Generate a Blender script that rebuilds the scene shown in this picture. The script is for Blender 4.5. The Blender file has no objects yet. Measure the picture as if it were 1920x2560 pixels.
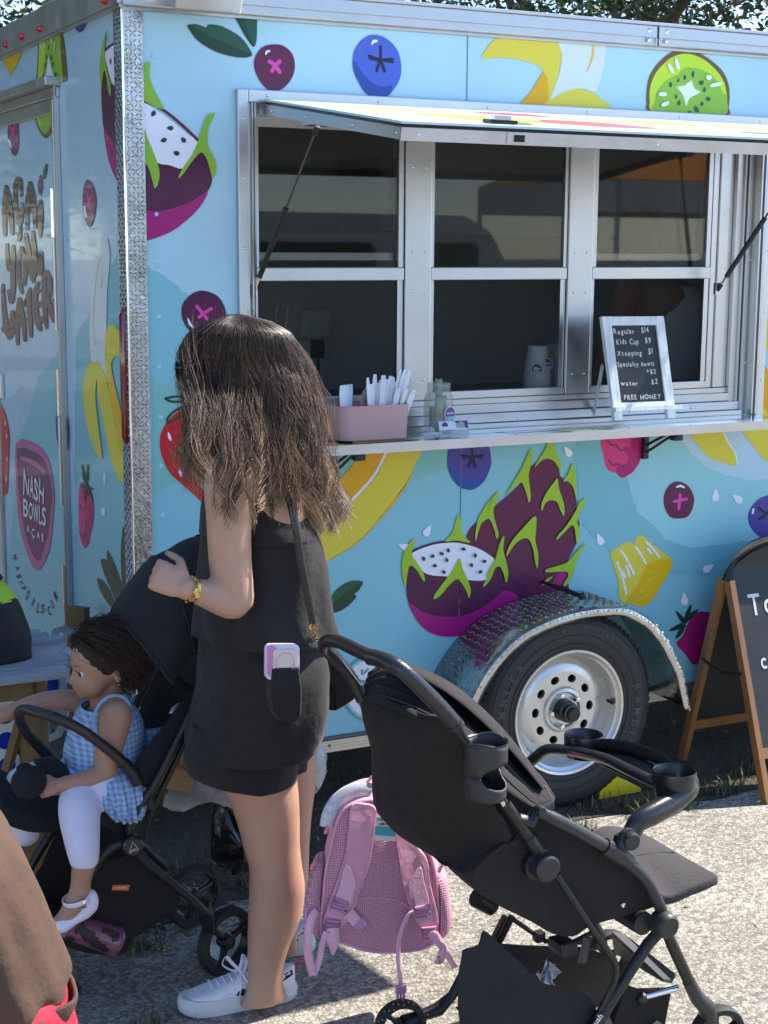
import bpy, bmesh, math, random
from mathutils import Vector, Matrix, noise
from mathutils.geometry import tessellate_polygon
random.seed(7)
scene = bpy.context.scene
col = scene.collection
PI = math.pi

# ------------------------------------------------------------------ camera
FPX, CAMH, PITCH, ROLL, AX = 3840.0, 1.85, math.radians(9.95), math.radians(.39), math.radians(63.2)
cf = Vector((math.cos(AX)*math.cos(PITCH), math.sin(AX)*math.cos(PITCH), -math.sin(PITCH)))
_r0 = Vector((math.sin(AX), -math.cos(AX), 0)); _u0 = _r0.cross(cf)
crt = math.cos(ROLL)*_r0 + math.sin(ROLL)*_u0
cup = -math.sin(ROLL)*_r0 + math.cos(ROLL)*_u0
CAM = Vector((0, 0, CAMH))
cam_data = bpy.data.cameras.new('camera')
cam = bpy.data.objects.new('camera', cam_data); col.objects.link(cam); scene.camera = cam
cam_data.sensor_fit = 'HORIZONTAL'; cam_data.sensor_width = 36; cam_data.lens = 36*FPX/1920
cam_data.clip_start = .05; cam_data.clip_end = 600
m = Matrix.Identity(4)
for i in range(3):
    m[i][0] = crt[i]; m[i][1] = cup[i]; m[i][2] = -cf[i]; m[i][3] = CAM[i]
cam.matrix_world = m

# ------------------------------------------------------------------ light
SUNV = Vector((.93, .08, 1.0)).normalized()          # towards the sun
world = bpy.data.worlds.new('World'); scene.world = world; world.use_nodes = True
wn = world.node_tree.nodes; wl = world.node_tree.links
sky = wn.new('ShaderNodeTexSky'); sky.sky_type = 'NISHITA'; sky.sun_disc = False
sky.sun_elevation = math.asin(SUNV.z)
sky.sun_rotation = math.atan2(SUNV.x, SUNV.y)
sky.air_density = .75; sky.dust_density = .0; sky.ozone_density = 3.0
wl.new(sky.outputs[0], wn['Background'].inputs[0]); wn['Background'].inputs[1].default_value = .15
sd = bpy.data.lights.new('sun', 'SUN'); sd.energy = 3.9; sd.angle = math.radians(.5); sd.color = (1, .93, .83)
sun = bpy.data.objects.new('sun', sd); col.objects.link(sun)
sun.rotation_euler = (-SUNV).to_track_quat('-Z', 'Y').to_euler()
scene.view_settings.view_transform = 'Standard'; scene.view_settings.look = 'None'
scene.view_settings.exposure = 1.4; scene.view_settings.gamma = 1
scene.view_settings.use_curve_mapping = False

# ------------------------------------------------------------------ picking places: a sight line met with a wall, the ground or a depth plane
def ray(x, y): return cf + crt*((x-960)/FPX) - cup*((y-1280)/FPX)
def ony(x, y, Y): d = ray(x, y); return CAM + d*((Y-CAM.y)/d.y)
def onx(x, y, X): d = ray(x, y); return CAM + d*((X-CAM.x)/d.x)
def onz(x, y, Z=0): d = ray(x, y); return CAM + d*((Z-CAM.z)/d.z)
def crop(ox, oy, s): return lambda pts: [(ox+x/s, oy+y/s) for x, y in pts]
def vv(pts): return [(x*1.1573, y*1.1573) for x, y in pts]
def vy(x, y, Y): return ony(x*1.1573, y*1.1573, Y)
def vx(x, y, X): return onx(x*1.1573, y*1.1573, X)
def vz(x, y, Z=0): return onz(x*1.1573, y*1.1573, Z)

# ------------------------------------------------------------------ materials
MATS = {}
def srgb(r, g, b):
    f = lambda c: (c/255/12.92) if c/255 <= .04045 else ((c/255+.055)/1.055)**2.4
    return (f(r), f(g), f(b))
def mat(name, rgb, rough=.6, metal=0., var=0., vscale=20., bump=0., bscale=60., coat=0., spec=.5, alpha=None, sheen=0., detail=4, stretch=None, bdist=.01, sss=0., coatr=.05):
    if name in MATS: return MATS[name]
    m = bpy.data.materials.new(name); m.use_nodes = True; MATS[name] = m
    n = m.node_tree.nodes; l = m.node_tree.links; b = n['Principled BSDF']
    b.inputs['Base Color'].default_value = (*rgb, 1); b.inputs['Roughness'].default_value = rough
    b.inputs['Metallic'].default_value = metal; b.inputs['Specular IOR Level'].default_value = spec
    b.inputs['Coat Weight'].default_value = coat; b.inputs['Coat Roughness'].default_value = coatr
    if sheen: b.inputs['Sheen Weight'].default_value = sheen
    if sss:
        b.inputs['Subsurface Weight'].default_value = sss
        b.inputs['Subsurface Radius'].default_value = (.012, .005, .003); b.inputs['Subsurface Scale'].default_value = 1
    if alpha is not None: b.inputs['Alpha'].default_value = alpha
    if var or bump:
        tc = n.new('ShaderNodeTexCoord'); src = tc.outputs['Object']
        if stretch:
            mp = n.new('ShaderNodeMapping'); mp.inputs['Scale'].default_value = stretch
            l.new(src, mp.inputs[0]); src = mp.outputs[0]
        if var:
            t = n.new('ShaderNodeTexNoise'); t.inputs['Scale'].default_value = vscale; t.inputs['Detail'].default_value = detail
            t.inputs['Roughness'].default_value = .65
            l.new(src, t.inputs['Vector'])
            r = n.new('ShaderNodeMapRange'); r.inputs[1].default_value = .25; r.inputs[2].default_value = .75
            r.inputs[3].default_value = 1-var; r.inputs[4].default_value = 1+var
            l.new(t.outputs[0], r.inputs[0])
            mx = n.new('ShaderNodeVectorMath'); mx.operation = 'SCALE'; mx.inputs[0].default_value = rgb
            l.new(r.outputs[0], mx.inputs['Scale']); l.new(mx.outputs[0], b.inputs['Base Color'])
            r2 = n.new('ShaderNodeMapRange'); r2.inputs[1].default_value = .3; r2.inputs[2].default_value = .7
            r2.inputs[3].default_value = max(0, rough-.08); r2.inputs[4].default_value = min(1, rough+.08)
            l.new(t.outputs[0], r2.inputs[0]); l.new(r2.outputs[0], b.inputs['Roughness'])
        if bump:
            t = n.new('ShaderNodeTexNoise'); t.inputs['Scale'].default_value = bscale; t.inputs['Detail'].default_value = 5
            l.new(src, t.inputs['Vector'])
            bp = n.new('ShaderNodeBump'); bp.inputs['Strength'].default_value = bump; bp.inputs['Distance'].default_value = bdist
            l.new(t.outputs[0], bp.inputs['Height']); l.new(bp.outputs[0], b.inputs['Normal'])
    return m

# ------------------------------------------------------------------ objects
def tag(o, label=None, cat=None, group=None, kind=None):
    if label: o['label'] = label
    if cat: o['category'] = cat
    if group: o['group'] = group
    if kind: o['kind'] = kind
    return o
WL = {}                                                # world offset of every parent
def empty(name, loc, label=None, cat=None, group=None):
    o = bpy.data.objects.new(name, None); col.objects.link(o); o.location = loc; o.empty_display_size = .05
    WL[o] = Vector(loc); return tag(o, label, cat, group)
def link(o, parent=None):
    col.objects.link(o)
    if parent is not None:
        o.parent = parent; o.matrix_parent_inverse = Matrix.Translation(-WL.get(parent, Vector((0, 0, 0))))
        WL[o] = WL.get(parent, Vector((0, 0, 0)))*0
        if parent.type == 'MESH': o.matrix_parent_inverse = Matrix.Identity(4)
    else: WL[o] = Vector((0, 0, 0))
    return o
class MB:
    """collects shapes and links them as one mesh object"""
    def __init__(s): s.v = []; s.f = []; s.m = []; s.mats = []; s.smooth = []
    def mi(s, m):
        if m not in s.mats: s.mats.append(m)
        return s.mats.index(m)
    def add(s, verts, faces, m, smooth=False):
        o = len(s.v); s.v += [tuple(p) for p in verts]; i = s.mi(m)
        for f in faces: s.f.append(tuple(o+k for k in f)); s.m.append(i); s.smooth.append(smooth)
        return s
    def box(s, a, b, m, bevel=0., rot=None, org=None):
        x0, x1 = sorted((a[0], b[0])); y0, y1 = sorted((a[1], b[1])); z0, z1 = sorted((a[2], b[2]))
        if not bevel:
            v = [(x, y, z) for x in (x0, x1) for y in (y0, y1) for z in (z0, z1)]
            f = [(0, 1, 3, 2), (4, 6, 7, 5), (0, 4, 5, 1), (2, 3, 7, 6), (0, 2, 6, 4), (1, 5, 7, 3)]
        else:
            bm = bmesh.new(); bmesh.ops.create_cube(bm, size=1)
            for q in bm.verts: q.co = Vector(((x0+x1)/2+q.co.x*(x1-x0), (y0+y1)/2+q.co.y*(y1-y0), (z0+z1)/2+q.co.z*(z1-z0)))
            bmesh.ops.bevel(bm, geom=bm.edges[:], offset=bevel, segments=2, affect='EDGES', profile=.6)
            bm.verts.index_update(); v = [tuple(q.co) for q in bm.verts]; f = [tuple(q.index for q in g.verts) for g in bm.faces]; bm.free()
        if rot is not None:
            org = Vector(org) if org is not None else Vector(((x0+x1)/2, (y0+y1)/2, (z0+z1)/2))
            v = [tuple(org + rot @ (Vector(p)-org)) for p in v]
        return s.add(v, f, m, False)
    def tube(s, pts, r, m, n=12, caps=True, flat=1., up=None, closed=False):
        pts = [Vector(p) for p in pts]; k = len(pts)
        rr = r if isinstance(r, (list, tuple)) else [r]*k
        V_ = []; prev = None
        for i, p in enumerate(pts):
            if closed: t = (pts[(i+1) % k]-pts[i-1])
            else: t = (pts[min(i+1, k-1)]-pts[max(i-1, 0)])
            t = t.normalized() if t.length > 1e-9 else Vector((0, 0, 1))
            if prev is None:
                a = Vector(up) if up is not None else (Vector((0, 0, 1)) if abs(t.z) < .9 else Vector((1, 0, 0)))
            else: a = prev
            a = (a - t*a.dot(t)); a = a.normalized() if a.length > 1e-6 else t.orthogonal().normalized()
            prev = a; b = t.cross(a)
            ri = rr[i]; ra, rb = (ri if isinstance(ri, (list, tuple)) else (ri, ri*flat))
            for j in range(n):
                c, q = math.cos(2*PI*j/n), math.sin(2*PI*j/n)
                V_.append(p + a*(c*ra) + b*(q*rb))
        F_ = [(i*n+j, i*n+(j+1) % n, ((i+1) % k)*n+(j+1) % n, ((i+1) % k)*n+j) for i in range(k if closed else k-1) for j in range(n)]
        if caps and not closed: F_ += [tuple(range(n))[::-1], tuple(range((k-1)*n, k*n))]
        return s.add(V_, F_, m, True)
    def ball(s, c, r, m, n=10, rot=None, k=8):
        r = r if isinstance(r, (list, tuple)) else (r, r, r); c = Vector(c); v = []; 
        for i in range(k+1):
            a = PI*i/k
            for j in range(n):
                q = Vector((r[0]*math.sin(a)*math.cos(2*PI*j/n), r[1]*math.sin(a)*math.sin(2*PI*j/n), r[2]*math.cos(a)))
                if rot is not None: q = rot @ q
                v.append(c+q)
        f = [(i*n+j, (i+1)*n+j, (i+1)*n+(j+1) % n, i*n+(j+1) % n) for i in range(k) for j in range(n)]
        return s.add(v, f, m, True)
    def disc(s, c, r, t, m, axis=(0, 1, 0), n=24, smooth=False):
        ax = Vector(axis).normalized(); c = Vector(c)
        return s.tube([c-ax*t/2, c+ax*t/2], r, m, n)
    def prism(s, loop, dvec, m, smooth=False):
        """a closed outline given real thickness along dvec"""
        n = len(loop); d = Vector(dvec); loop = [Vector(p) for p in loop]
        tri = tessellate_polygon([loop])
        v = loop + [p+d for p in loop]
        f = [tuple(t) for t in tri] + [tuple(n+i for i in t[::-1]) for t in tri] + [(i, (i+1) % n, n+(i+1) % n, n+i) for i in range(n)]
        return s.add(v, f, m, smooth)
    def lathe(s, c, axis, prof, m, n=32, ref=None):
        """prof: (radius, distance along axis)"""
        ax = Vector(axis).normalized(); a = ax.orthogonal().normalized() if ref is None else Vector(ref); b = ax.cross(a); c = Vector(c)
        v = [c + ax*h + (a*math.cos(2*PI*j/n)+b*math.sin(2*PI*j/n))*r for r, h in prof for j in range(n)]
        f = [(i*n+j, i*n+(j+1) % n, (i+1)*n+(j+1) % n, (i+1)*n+j) for i in range(len(prof)-1) for j in range(n)]
        return s.add(v, f, m, True)
    def grid(s, fn, nu, nv, m, smooth=True, wrap=False):
        v = [fn(i/(nu-1), j/((nv) if wrap else (nv-1))) for i in range(nu) for j in range(nv)]
        f = [(i*nv+j, i*nv+(j+1) % nv, (i+1)*nv+(j+1) % nv, (i+1)*nv+j) for i in range(nu-1) for j in range(nv if wrap else nv-1)]
        return s.add(v, f, m, smooth)
    def build(s, name, parent=None, kind=None, label=None, solid=0., subd=0, autosmooth=True):
        me = bpy.data.meshes.new(name); me.from_pydata(s.v, [], s.f)
        for q in s.mats: me.materials.append(q)
        me.polygons.foreach_set('material_index', s.m); me.polygons.foreach_set('use_smooth', s.smooth); me.update()
        bm = bmesh.new(); bm.from_mesh(me)
        bmesh.ops.recalc_face_normals(bm, faces=bm.faces[:]); bm.to_mesh(me); bm.free()
        if autosmooth and any(s.smooth):
            try: me.set_sharp_from_angle(angle=math.radians(38))
            except Exception: pass
        o = bpy.data.objects.new(name, me); link(o, parent)
        if solid:
            q = o.modifiers.new('t', 'SOLIDIFY'); q.thickness = solid; q.offset = 0
        if subd:
            q = o.modifiers.new('s', 'SUBSURF'); q.levels = subd; q.render_levels = subd
        return tag(o, label, kind=kind)
def cat_rom(pts, k=6, closed=True):
    out = []; n = len(pts); dim = len(pts[0])
    rng = range(n) if closed else range(n-1)
    for i in rng:
        if closed: p0, p1, p2, p3 = pts[i-1], pts[i], pts[(i+1) % n], pts[(i+2) % n]
        else: p0, p1, p2, p3 = pts[max(i-1, 0)], pts[i], pts[i+1], pts[min(i+2, n-1)]
        for j in range(k):
            t = j/k
            out.append(tuple(.5*((2*p1[d])+(-p0[d]+p2[d])*t+(2*p0[d]-5*p1[d]+4*p2[d]-p3[d])*t*t+(-p0[d]+3*p1[d]-3*p2[d]+p3[d])*t**3) for d in range(dim)))
    if not closed: out.append(tuple(pts[-1]))
    return out

# common materials
ALU = mat('brushed_aluminium', (.56, .56, .57), .34, 1., var=.10, vscale=5, bump=.02, bscale=14)
ALU2 = mat('mill_aluminium', (.52, .52, .53), .42, 1., var=.15, vscale=9)
CHROME = mat('polished_steel', (.8, .8, .8), .12, 1.)
BLK = mat('black_plastic', (.014, .014, .015), .42, var=.25, vscale=40, bump=.06, bscale=400)
BLKG = mat('black_gloss', (.01, .01, .01), .18)
RUBBER = mat('black_rubber', (.018, .018, .018), .7, var=.3, vscale=30)
DARK = mat('dark_hole', (.004, .004, .004), .9)
# ================================================================== ground
def ground_mat(name, c1, c2, c3, vs, bumpd):
    m = bpy.data.materials.new(name); m.use_nodes = True
    n = m.node_tree.nodes; l = m.node_tree.links; b = n['Principled BSDF']; b.inputs['Roughness'].default_value = .85
    tc = n.new('ShaderNodeTexCoord'); O = tc.outputs['Object']
    wn_ = n.new('ShaderNodeTexNoise'); wn_.inputs['Scale'].default_value = vs*.9; wn_.inputs['Detail'].default_value = 2; l.new(O, wn_.inputs['Vector'])
    mixv = n.new('ShaderNodeVectorMath'); mixv.operation = 'MULTIPLY_ADD'; mixv.inputs[1].default_value = (.012,)*3
    l.new(wn_.outputs['Color'], mixv.inputs[0]); l.new(O, mixv.inputs[2])
    v = n.new('ShaderNodeTexVoronoi'); v.inputs['Scale'].default_value = vs; v.inputs['Randomness'].default_value = 1; l.new(mixv.outputs[0], v.inputs['Vector'])
    v2 = n.new('ShaderNodeTexVoronoi'); v2.inputs['Scale'].default_value = vs*2.3; l.new(mixv.outputs[0], v2.inputs['Vector'])
    big = n.new('ShaderNodeTexNoise'); big.inputs['Scale'].default_value = 1.7; big.inputs['Detail'].default_value = 6; l.new(O, big.inputs['Vector'])
    # stones: per-cell tone, darker binder in the joints
    sep = n.new('ShaderNodeSeparateColor'); l.new(v.outputs['Color'], sep.inputs[0])
    cr = n.new('ShaderNodeValToRGB'); l.new(sep.outputs[0], cr.inputs[0])
    e = cr.color_ramp.elements; e[0].position = 0; e[0].color = (*c1, 1); e[1].position = 1; e[1].color = (*c3, 1); k = e.new(.55); k.color = (*c2, 1)
    joint = n.new('ShaderNodeMapRange'); joint.inputs[1].default_value = .35; joint.inputs[2].default_value = .75; joint.inputs[3].default_value = 1; joint.inputs[4].default_value = .62
    l.new(v.outputs['Distance'], joint.inputs[0])
    bigr = n.new('ShaderNodeMapRange'); bigr.inputs[1].default_value = .3; bigr.inputs[2].default_value = .7; bigr.inputs[3].default_value = .74; bigr.inputs[4].default_value = 1.12
    l.new(big.outputs[0], bigr.inputs[0])
    mu = n.new('ShaderNodeMath'); mu.operation = 'MULTIPLY'; l.new(joint.outputs[0], mu.inputs[0]); l.new(bigr.outputs[0], mu.inputs[1])
    sc = n.new('ShaderNodeVectorMath'); sc.operation = 'SCALE'; l.new(cr.outputs[0], sc.inputs[0]); l.new(mu.outputs[0], sc.inputs['Scale'])
    l.new(sc.outputs[0], b.inputs['Base Color'])
    ad = n.new('ShaderNodeMath'); ad.operation = 'MULTIPLY_ADD'; ad.inputs[1].default_value = -.5; ad.inputs[2].default_value = 1
    l.new(v2.outputs['Distance'], ad.inputs[0])
    su = n.new('ShaderNodeMath'); su.operation = 'SUBTRACT'; l.new(ad.outputs[0], su.inputs[0]); l.new(v.outputs['Distance'], su.inputs[1])
    bp = n.new('ShaderNodeBump'); bp.inputs['Strength'].default_value = .65; bp.inputs['Distance'].default_value = bumpd
    l.new(su.outputs[0], bp.inputs['Height']); l.new(bp.outputs[0], b.inputs['Normal'])
    return m
PAVE = ground_mat('worn_asphalt', (.20, .185, .155), (.37, .34, .285), (.53, .49, .415), 95, .006)
def sheet(name, x0, x1, y0, y1, z, m, nx=2, ny=2, kind='structure'):
    b = MB(); b.grid(lambda u, v: (x0+(x1-x0)*u, y0+(y1-y0)*v, z), nx, ny, m, False)
    return b.build(name, kind=kind)
sheet('parking_lot', -150, 150, -150, 150, 0, PAVE)
SOIL = mat('dark_soil', (.075, .062, .042), .95, var=.5, vscale=22, bump=1, bscale=70, bdist=.03)
# strip of soil and thin grass along the trailer, uneven edge
so = MB(); n_ = 160
vs_ = []; fs_ = []
for i in range(n_):
    x = -3+i*.075
    y = 3.93 + .05*noise.noise(Vector((x*1.3, 0, 0))) + .035*noise.noise(Vector((x*6, 1, 0)))
    if x < 1.9: y -= .10*min(1, (1.9-x)/.6)
    vs_ += [(x, y, .004), (x, y+.25, .012), (x, 12, .012)]
for i in range(n_-1):
    a = i*3; fs_ += [(a, a+3, a+4, a+1), (a+1, a+4, a+5, a+2)]
so.add(vs_, fs_, SOIL, True).build('soil_verge', kind='structure')
GR = [mat('grass_green', (.05, .075, .02), .6), mat('grass_dry', (.20, .17, .08), .7), mat('grass_dark', (.035, .055, .02), .6)]
gb = MB()
def blade(b, x, y, z, h, w, lean, ang, m):
    dx, dy = math.cos(ang), math.sin(ang)
    p = [(x-dy*w, y+dx*w, z), (x+dy*w, y-dx*w, z), (x+dx*lean*.4+dy*w*.7, y+dy*lean*.4-dx*w*.7, z+h*.6), (x+dx*lean*.4-dy*w*.7, y+dy*lean*.4+dx*w*.7, z+h*.6), (x+dx*lean, y+dy*lean, z+h)]
    b.add(p, [(0, 1, 2, 3), (3, 2, 4)], m)
rg = random.Random(3)
def tuft_field(x0, x1, y0, y1, n, dens=1., thr=-.05):
    k = 0
    while k < n:
        x = rg.uniform(x0, x1); y = rg.uniform(y0, y1); k += 1
        if noise.noise(Vector((x*4, y*4, 3))) < thr: continue
        mm = GR[0] if rg.random() < .55 else (GR[1] if rg.random() < .6 else GR[2])
        blade(gb, x, y, .006, rg.uniform(.02, .06), rg.uniform(.0012, .0028), rg.uniform(.0, .05), rg.uniform(0, 6.28), mm)
tuft_field(-1, 5.5, 3.9, 4.15, 3200, thr=.05)
tuft_field(-1, 5.5, 4.1, 5.5, 5000, thr=.0)
tuft_field(2.9, 3.7, 3.86, 3.98, 900, thr=-.1)
tuft_field(2.35, 2.75, 3.82, 3.95, 900, thr=.0)
tuft_field(.2, 1.6, 3.62, 3.95, 1400, thr=.1)
for cx, cy in ((1.05, 3.28), (.9, 3.9), (1.12, 3.7)):
    for k in range(160): blade(gb, cx+rg.gauss(0, .035), cy+rg.gauss(0, .03), .002, rg.uniform(.008, .03), .0015, rg.uniform(0, .025), rg.uniform(0, 6.28), GR[rg.choice((0, 1, 1, 2))])
gb.build('grass', kind='stuff')
# dead leaves
LV = [mat('leaf_brown', (.20, .115, .05), .75), mat('leaf_tan', (.36, .24, .11), .75), mat('leaf_dark', (.07, .045, .025), .8)]
lb = MB()
def dead_leaf(x, y, s, m):
    a = rg.uniform(0, 6.28); c, q = math.cos(a), math.sin(a); cu = rg.uniform(-.3, .6)
    P = [(-1, 0, 0), (-.45, .32, cu*.25), (.2, .34, cu*.3), (1, 0, cu*.5), (.2, -.34, cu*.3), (-.45, -.32, cu*.25), (0, 0, 0)]
    tz = rg.uniform(-.4, .4)
    lb.add([(x+s*(p[0]*c-p[1]*q), y+s*(p[0]*q+p[1]*c), .009+s*(abs(p[2])+.25+tz*p[0]*.5)) for p in P], [(6, 0, 1), (6, 1, 2), (6, 2, 3), (6, 3, 4), (6, 4, 5), (6, 5, 0)], m)
for k in range(420):
    x = rg.uniform(.2, 2.0); y = 3.82+rg.gauss(0, .17)
    dead_leaf(x, y, rg.uniform(.008, .026), rg.choice(LV))
for k in range(160): dead_leaf(rg.uniform(.3, 4.4), rg.uniform(3.75, 4.9), rg.uniform(.008, .024), rg.choice(LV))
for k in range(40): dead_leaf(rg.uniform(.6, 3), rg.uniform(2.9, 3.8), rg.uniform(.006, .014), rg.choice(LV))
lb.build('fallen_leaves', kind='stuff')

# ================================================================== trailer
YS, XF = 4.27, 1.338
T = empty('food_trailer', (XF, YS, 0), 'light blue fruit-printed food trailer with its serving hatch propped open', 'food trailer')
def part(b, name, parent=T, **k): return b.build(name, parent, **k)
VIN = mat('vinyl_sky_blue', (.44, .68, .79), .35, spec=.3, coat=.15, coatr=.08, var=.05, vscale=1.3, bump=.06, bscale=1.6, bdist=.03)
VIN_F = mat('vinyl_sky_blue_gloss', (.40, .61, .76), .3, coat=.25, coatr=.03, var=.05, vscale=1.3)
X1 = 6.0
ZB, ZT = ony(791, 1850, 4.27).z, 2.49
wx0, wx1, wz0, wz1 = 1.702, 3.625, 1.262, 2.245
w = MB()
for a, b_ in (((1.392, 4.272, ZB), (wx0, 4.30, ZT)), ((wx1, 4.272, ZB), (X1, 4.30, ZT)), ((wx0, 4.272, wz1), (wx1, 4.30, ZT)), ((wx0, 4.272, ZB), (wx1, 4.30, wz0))): w.box(a, b_, VIN)
part(w, 'side_wall')
w = MB(); DY0, DY1 = 4.985, 5.905
DT = 2.285
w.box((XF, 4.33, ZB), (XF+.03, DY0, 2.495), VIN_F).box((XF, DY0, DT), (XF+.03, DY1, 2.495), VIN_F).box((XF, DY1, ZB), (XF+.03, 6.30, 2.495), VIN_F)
part(w, 'rear_wall')
GREYIN = mat('interior_panel', (.72, .70, .66), .6)
w = MB()
w.box((XF+.03, 6.27, ZB), (X1, 6.30, 2.5), GREYIN).box((X1-.03, 4.30, ZB), (X1, 6.27, 2.5), GREYIN).box((XF+.031, 4.301, 2.46), (2.9, 6.269, 2.49), GREYIN).box((3.4, 4.301, 2.46), (X1-.031, 6.269, 2.49), GREYIN).box((2.9, 4.301, 2.46), (3.4, 5.2, 2.49), GREYIN).box((2.9, 5.7, 2.46), (3.4, 6.269, 2.49), GREYIN)  # ceiling leaves a gap below the added light opening
w.box((XF+.031, 4.301, ZB), (X1-.031, 6.269, ZB+.05), GREYIN)
part(w, 'interior')
ROOF = mat('roof_white', (.7, .7, .7), .5)
part(MB().box((XF-.005, 4.262, 2.52), (2.9, 6.31, 2.55), ROOF).box((3.4, 4.262, 2.52), (X1, 6.31, 2.55), ROOF).box((2.9, 4.262, 2.52), (3.4, 5.2, 2.55), ROOF).box((2.9, 5.7, 2.52), (3.4, 6.31, 2.55), ROOF), 'roof')  # roof hole added to let sun brighten the interior
vw = MB()  # curb round the unseen roof hole, added to light the interior
for a_, b_ in (((2.88, 5.18, 2.551), (3.42, 5.2, 2.60)), ((2.88, 5.7, 2.551), (3.42, 5.72, 2.60)), ((2.88, 5.201, 2.551), (2.9, 5.699, 2.60)), ((3.4, 5.201, 2.551), (3.42, 5.699, 2.60))): vw.box(a_, b_, ROOF)
part(vw, 'added_light_opening')
# bare seams of the side wall: a hairline joint each 1.2 m
SEAM = mat('seam', (.15, .22, .28), .6)
for z0, z1 in ((ZB+.01, 1.2), (2.285, 2.48)): part(MB().box((2.434, 4.2692, z0), (2.4358, 4.2719, z1), SEAM), 'panel_seam')
# rivets under the vinyl by the corner
rv = MB()
for k in range(14):
    z = .62+.145*k
    rv.ball((1.425, 4.2715, z), (.008, .003, .008), VIN, 10)
part(rv, 'rivets', kind='stuff')
# ---- roof cap
w = MB()
w.box((1.33, 4.238, 2.487), (X1, 4.271, 2.553), ALU2, .004)
w.box((1.33, 4.231, 2.512), (X1, 4.2375, 2.5455), ALU2)
w.box((1.33, 4.226, 2.549), (X1, 4.27, 2.559), ALU2, .002)
w.box((1.33, 4.258, 2.478), (X1, 4.2712, 2.4865), ALU2)
part(w, 'roof_cap')
jx = vy(1420, 80, 4.235).x
w = MB().box((jx-.002, 4.2285, 2.485), (jx+.002, 4.2305, 2.548), DARK)
for dx in (-.035, .035):
    for z in (2.503, 2.532): w.ball((jx+dx, 4.2305, z), (.007, .004, .007), CHROME, 10)
part(w, 'cap_joint')
w = MB()
w.box((XF-.022, 4.25, 2.492), (XF+.01, 6.32, 2.585), ALU2, .004)
w.box((XF-.016, 4.25, 2.483), (XF+.0, 6.31, 2.4915), ALU2)
part(w, 'rear_roof_cap')
RED = mat('red_lens', (.45, .01, .012), .15, coat=1)
for sx, sy in ((15, 112), (55, 91), (100, 72), (262, 0)):
    p = onx(sx, sy, XF-.024)
    q = MB(); q.lathe(p, (-1, 0, 0), [(.0, .012), (.008, .011), (.0125, .006), (.0135, 0), (.0135, -.004), (0, -.004)], RED, 16)
    part(q, 'marker_light')
# ---- diamond-plate corner post
TREAD = mat('tread_plate', (.50, .50, .50), .24, 1., var=.25, vscale=14, bump=.25, bscale=45)
w = MB()
w.box((XF-.006, 4.263, .34), (1.392, 4.2705, 2.486), TREAD)           # camera-facing leg
w.box((XF-.008, 4.2635, .34), (XF-.0005, 4.335, 2.486), TREAD)
part(w, 'corner_post')
def lozenge(b, c, u, v_, nrm, L, W, Hh, m):
    c = Vector(c); u = Vector(u).normalized(); v_ = Vector(v_).normalized(); nrm = Vector(nrm)
    b.add([c-u*L, c+v_*W, c+u*L, c-v_*W, c-u*L*.45+nrm*Hh, c+u*L*.45+nrm*Hh], [(0, 1, 4), (1, 5, 4), (1, 2, 5), (2, 3, 5), (3, 4, 5), (3, 0, 4)], m)
w = MB(); k = 0
z = .36
while z < 2.48:
    for j in range(4):
        x = 1.3445+.0125*j; a = PI/4 if (k+j) % 2 else -PI/4
        a += rg.uniform(-.55, .55)
        u = (math.cos(a), rg.uniform(-.25, .25), math.sin(a)); v_ = (-math.sin(a), 0, math.cos(a))
        lozenge(w, (x+rg.uniform(-.001, .001), 4.263, z+rg.uniform(-.001, .001)), u, v_, (0, -1, 0), .0088, .0020, .0034, TREAD)
    for j in range(4):
        y = 4.273+.0145*j; a = PI/4 if (k+j) % 2 else -PI/4
        lozenge(w, (XF-.008, y, z), (0, math.cos(a), math.sin(a)), (0, -math.sin(a), math.cos(a)), (-1, 0, 0), .0088, .0020, .0034, TREAD)
    z += .0125; k += 1
part(w, 'raised_treads', kind='stuff')
part(MB().tube([(XF-.006, 4.263, .34), (XF-.006, 4.263, 2.486)], .0035, CHROME, 8), 'corner_edge')
# red tail light strip on the corner
pa, pb = onx(318, 772, XF-.012), onx(326, 1113, XF-.012)
q = MB(); q.tube([(XF-.009, 4.285, pa.z), (XF-.012, 4.285, pa.z-.02), (XF-.012, 4.285, pb.z+.02), (XF-.009, 4.285, pb.z)], [(.006, .008), (.014, .014), (.014, .014), (.006, .008)], mat('dark_red_lens', (.16, .006, .008), .12, coat=1), 12)
part(q, 'tail_light')
# ---- bottom rail of the trailer
w = MB(); zr = ony(791, 1850, 4.27).z; WOODY = mat('pale_alu_rail', (.60, .56, .50), .45, .85, var=.1, vscale=10)
w.box((1.34, 4.262, zr-.004), (X1, 4.2718, zr+.006), mat('grey_gasket', (.09, .11, .11), .6))
w.box((1.34, 4.255, zr-.042), (X1, 4.285, zr-.0045), WOODY)
for z in (zr-.014, zr-.024, zr-.034): w.box((1.34, 4.2525, z-.0035), (X1, 4.2549, z+.0035), WOODY)
for k in range(12): w.ball((1.5+.37*k+.46, 4.2525, zr-.019), (.0055, .003, .0055), mat('bolt_grey', (.2, .2, .2), .4, .8), 10)
part(w, 'bottom_rail')
UND = mat('chassis_black', (.015, .015, .015), .7)
w = MB(); w.box((1.45, 4.33, .23), (X1-.1, 4.39, zr-.044), UND).box((1.45, 6.1, .23), (X1-.1, 6.16, zr-.044), UND)
for k in range(7): w.box((1.6+k*.6, 4.391, .25), (1.66+k*.6, 6.099, zr-.05), UND)
w.tube([(2.74, 4.2, .33), (2.74, 6.2, .33)], .035, UND)
part(w, 'chassis')

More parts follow.
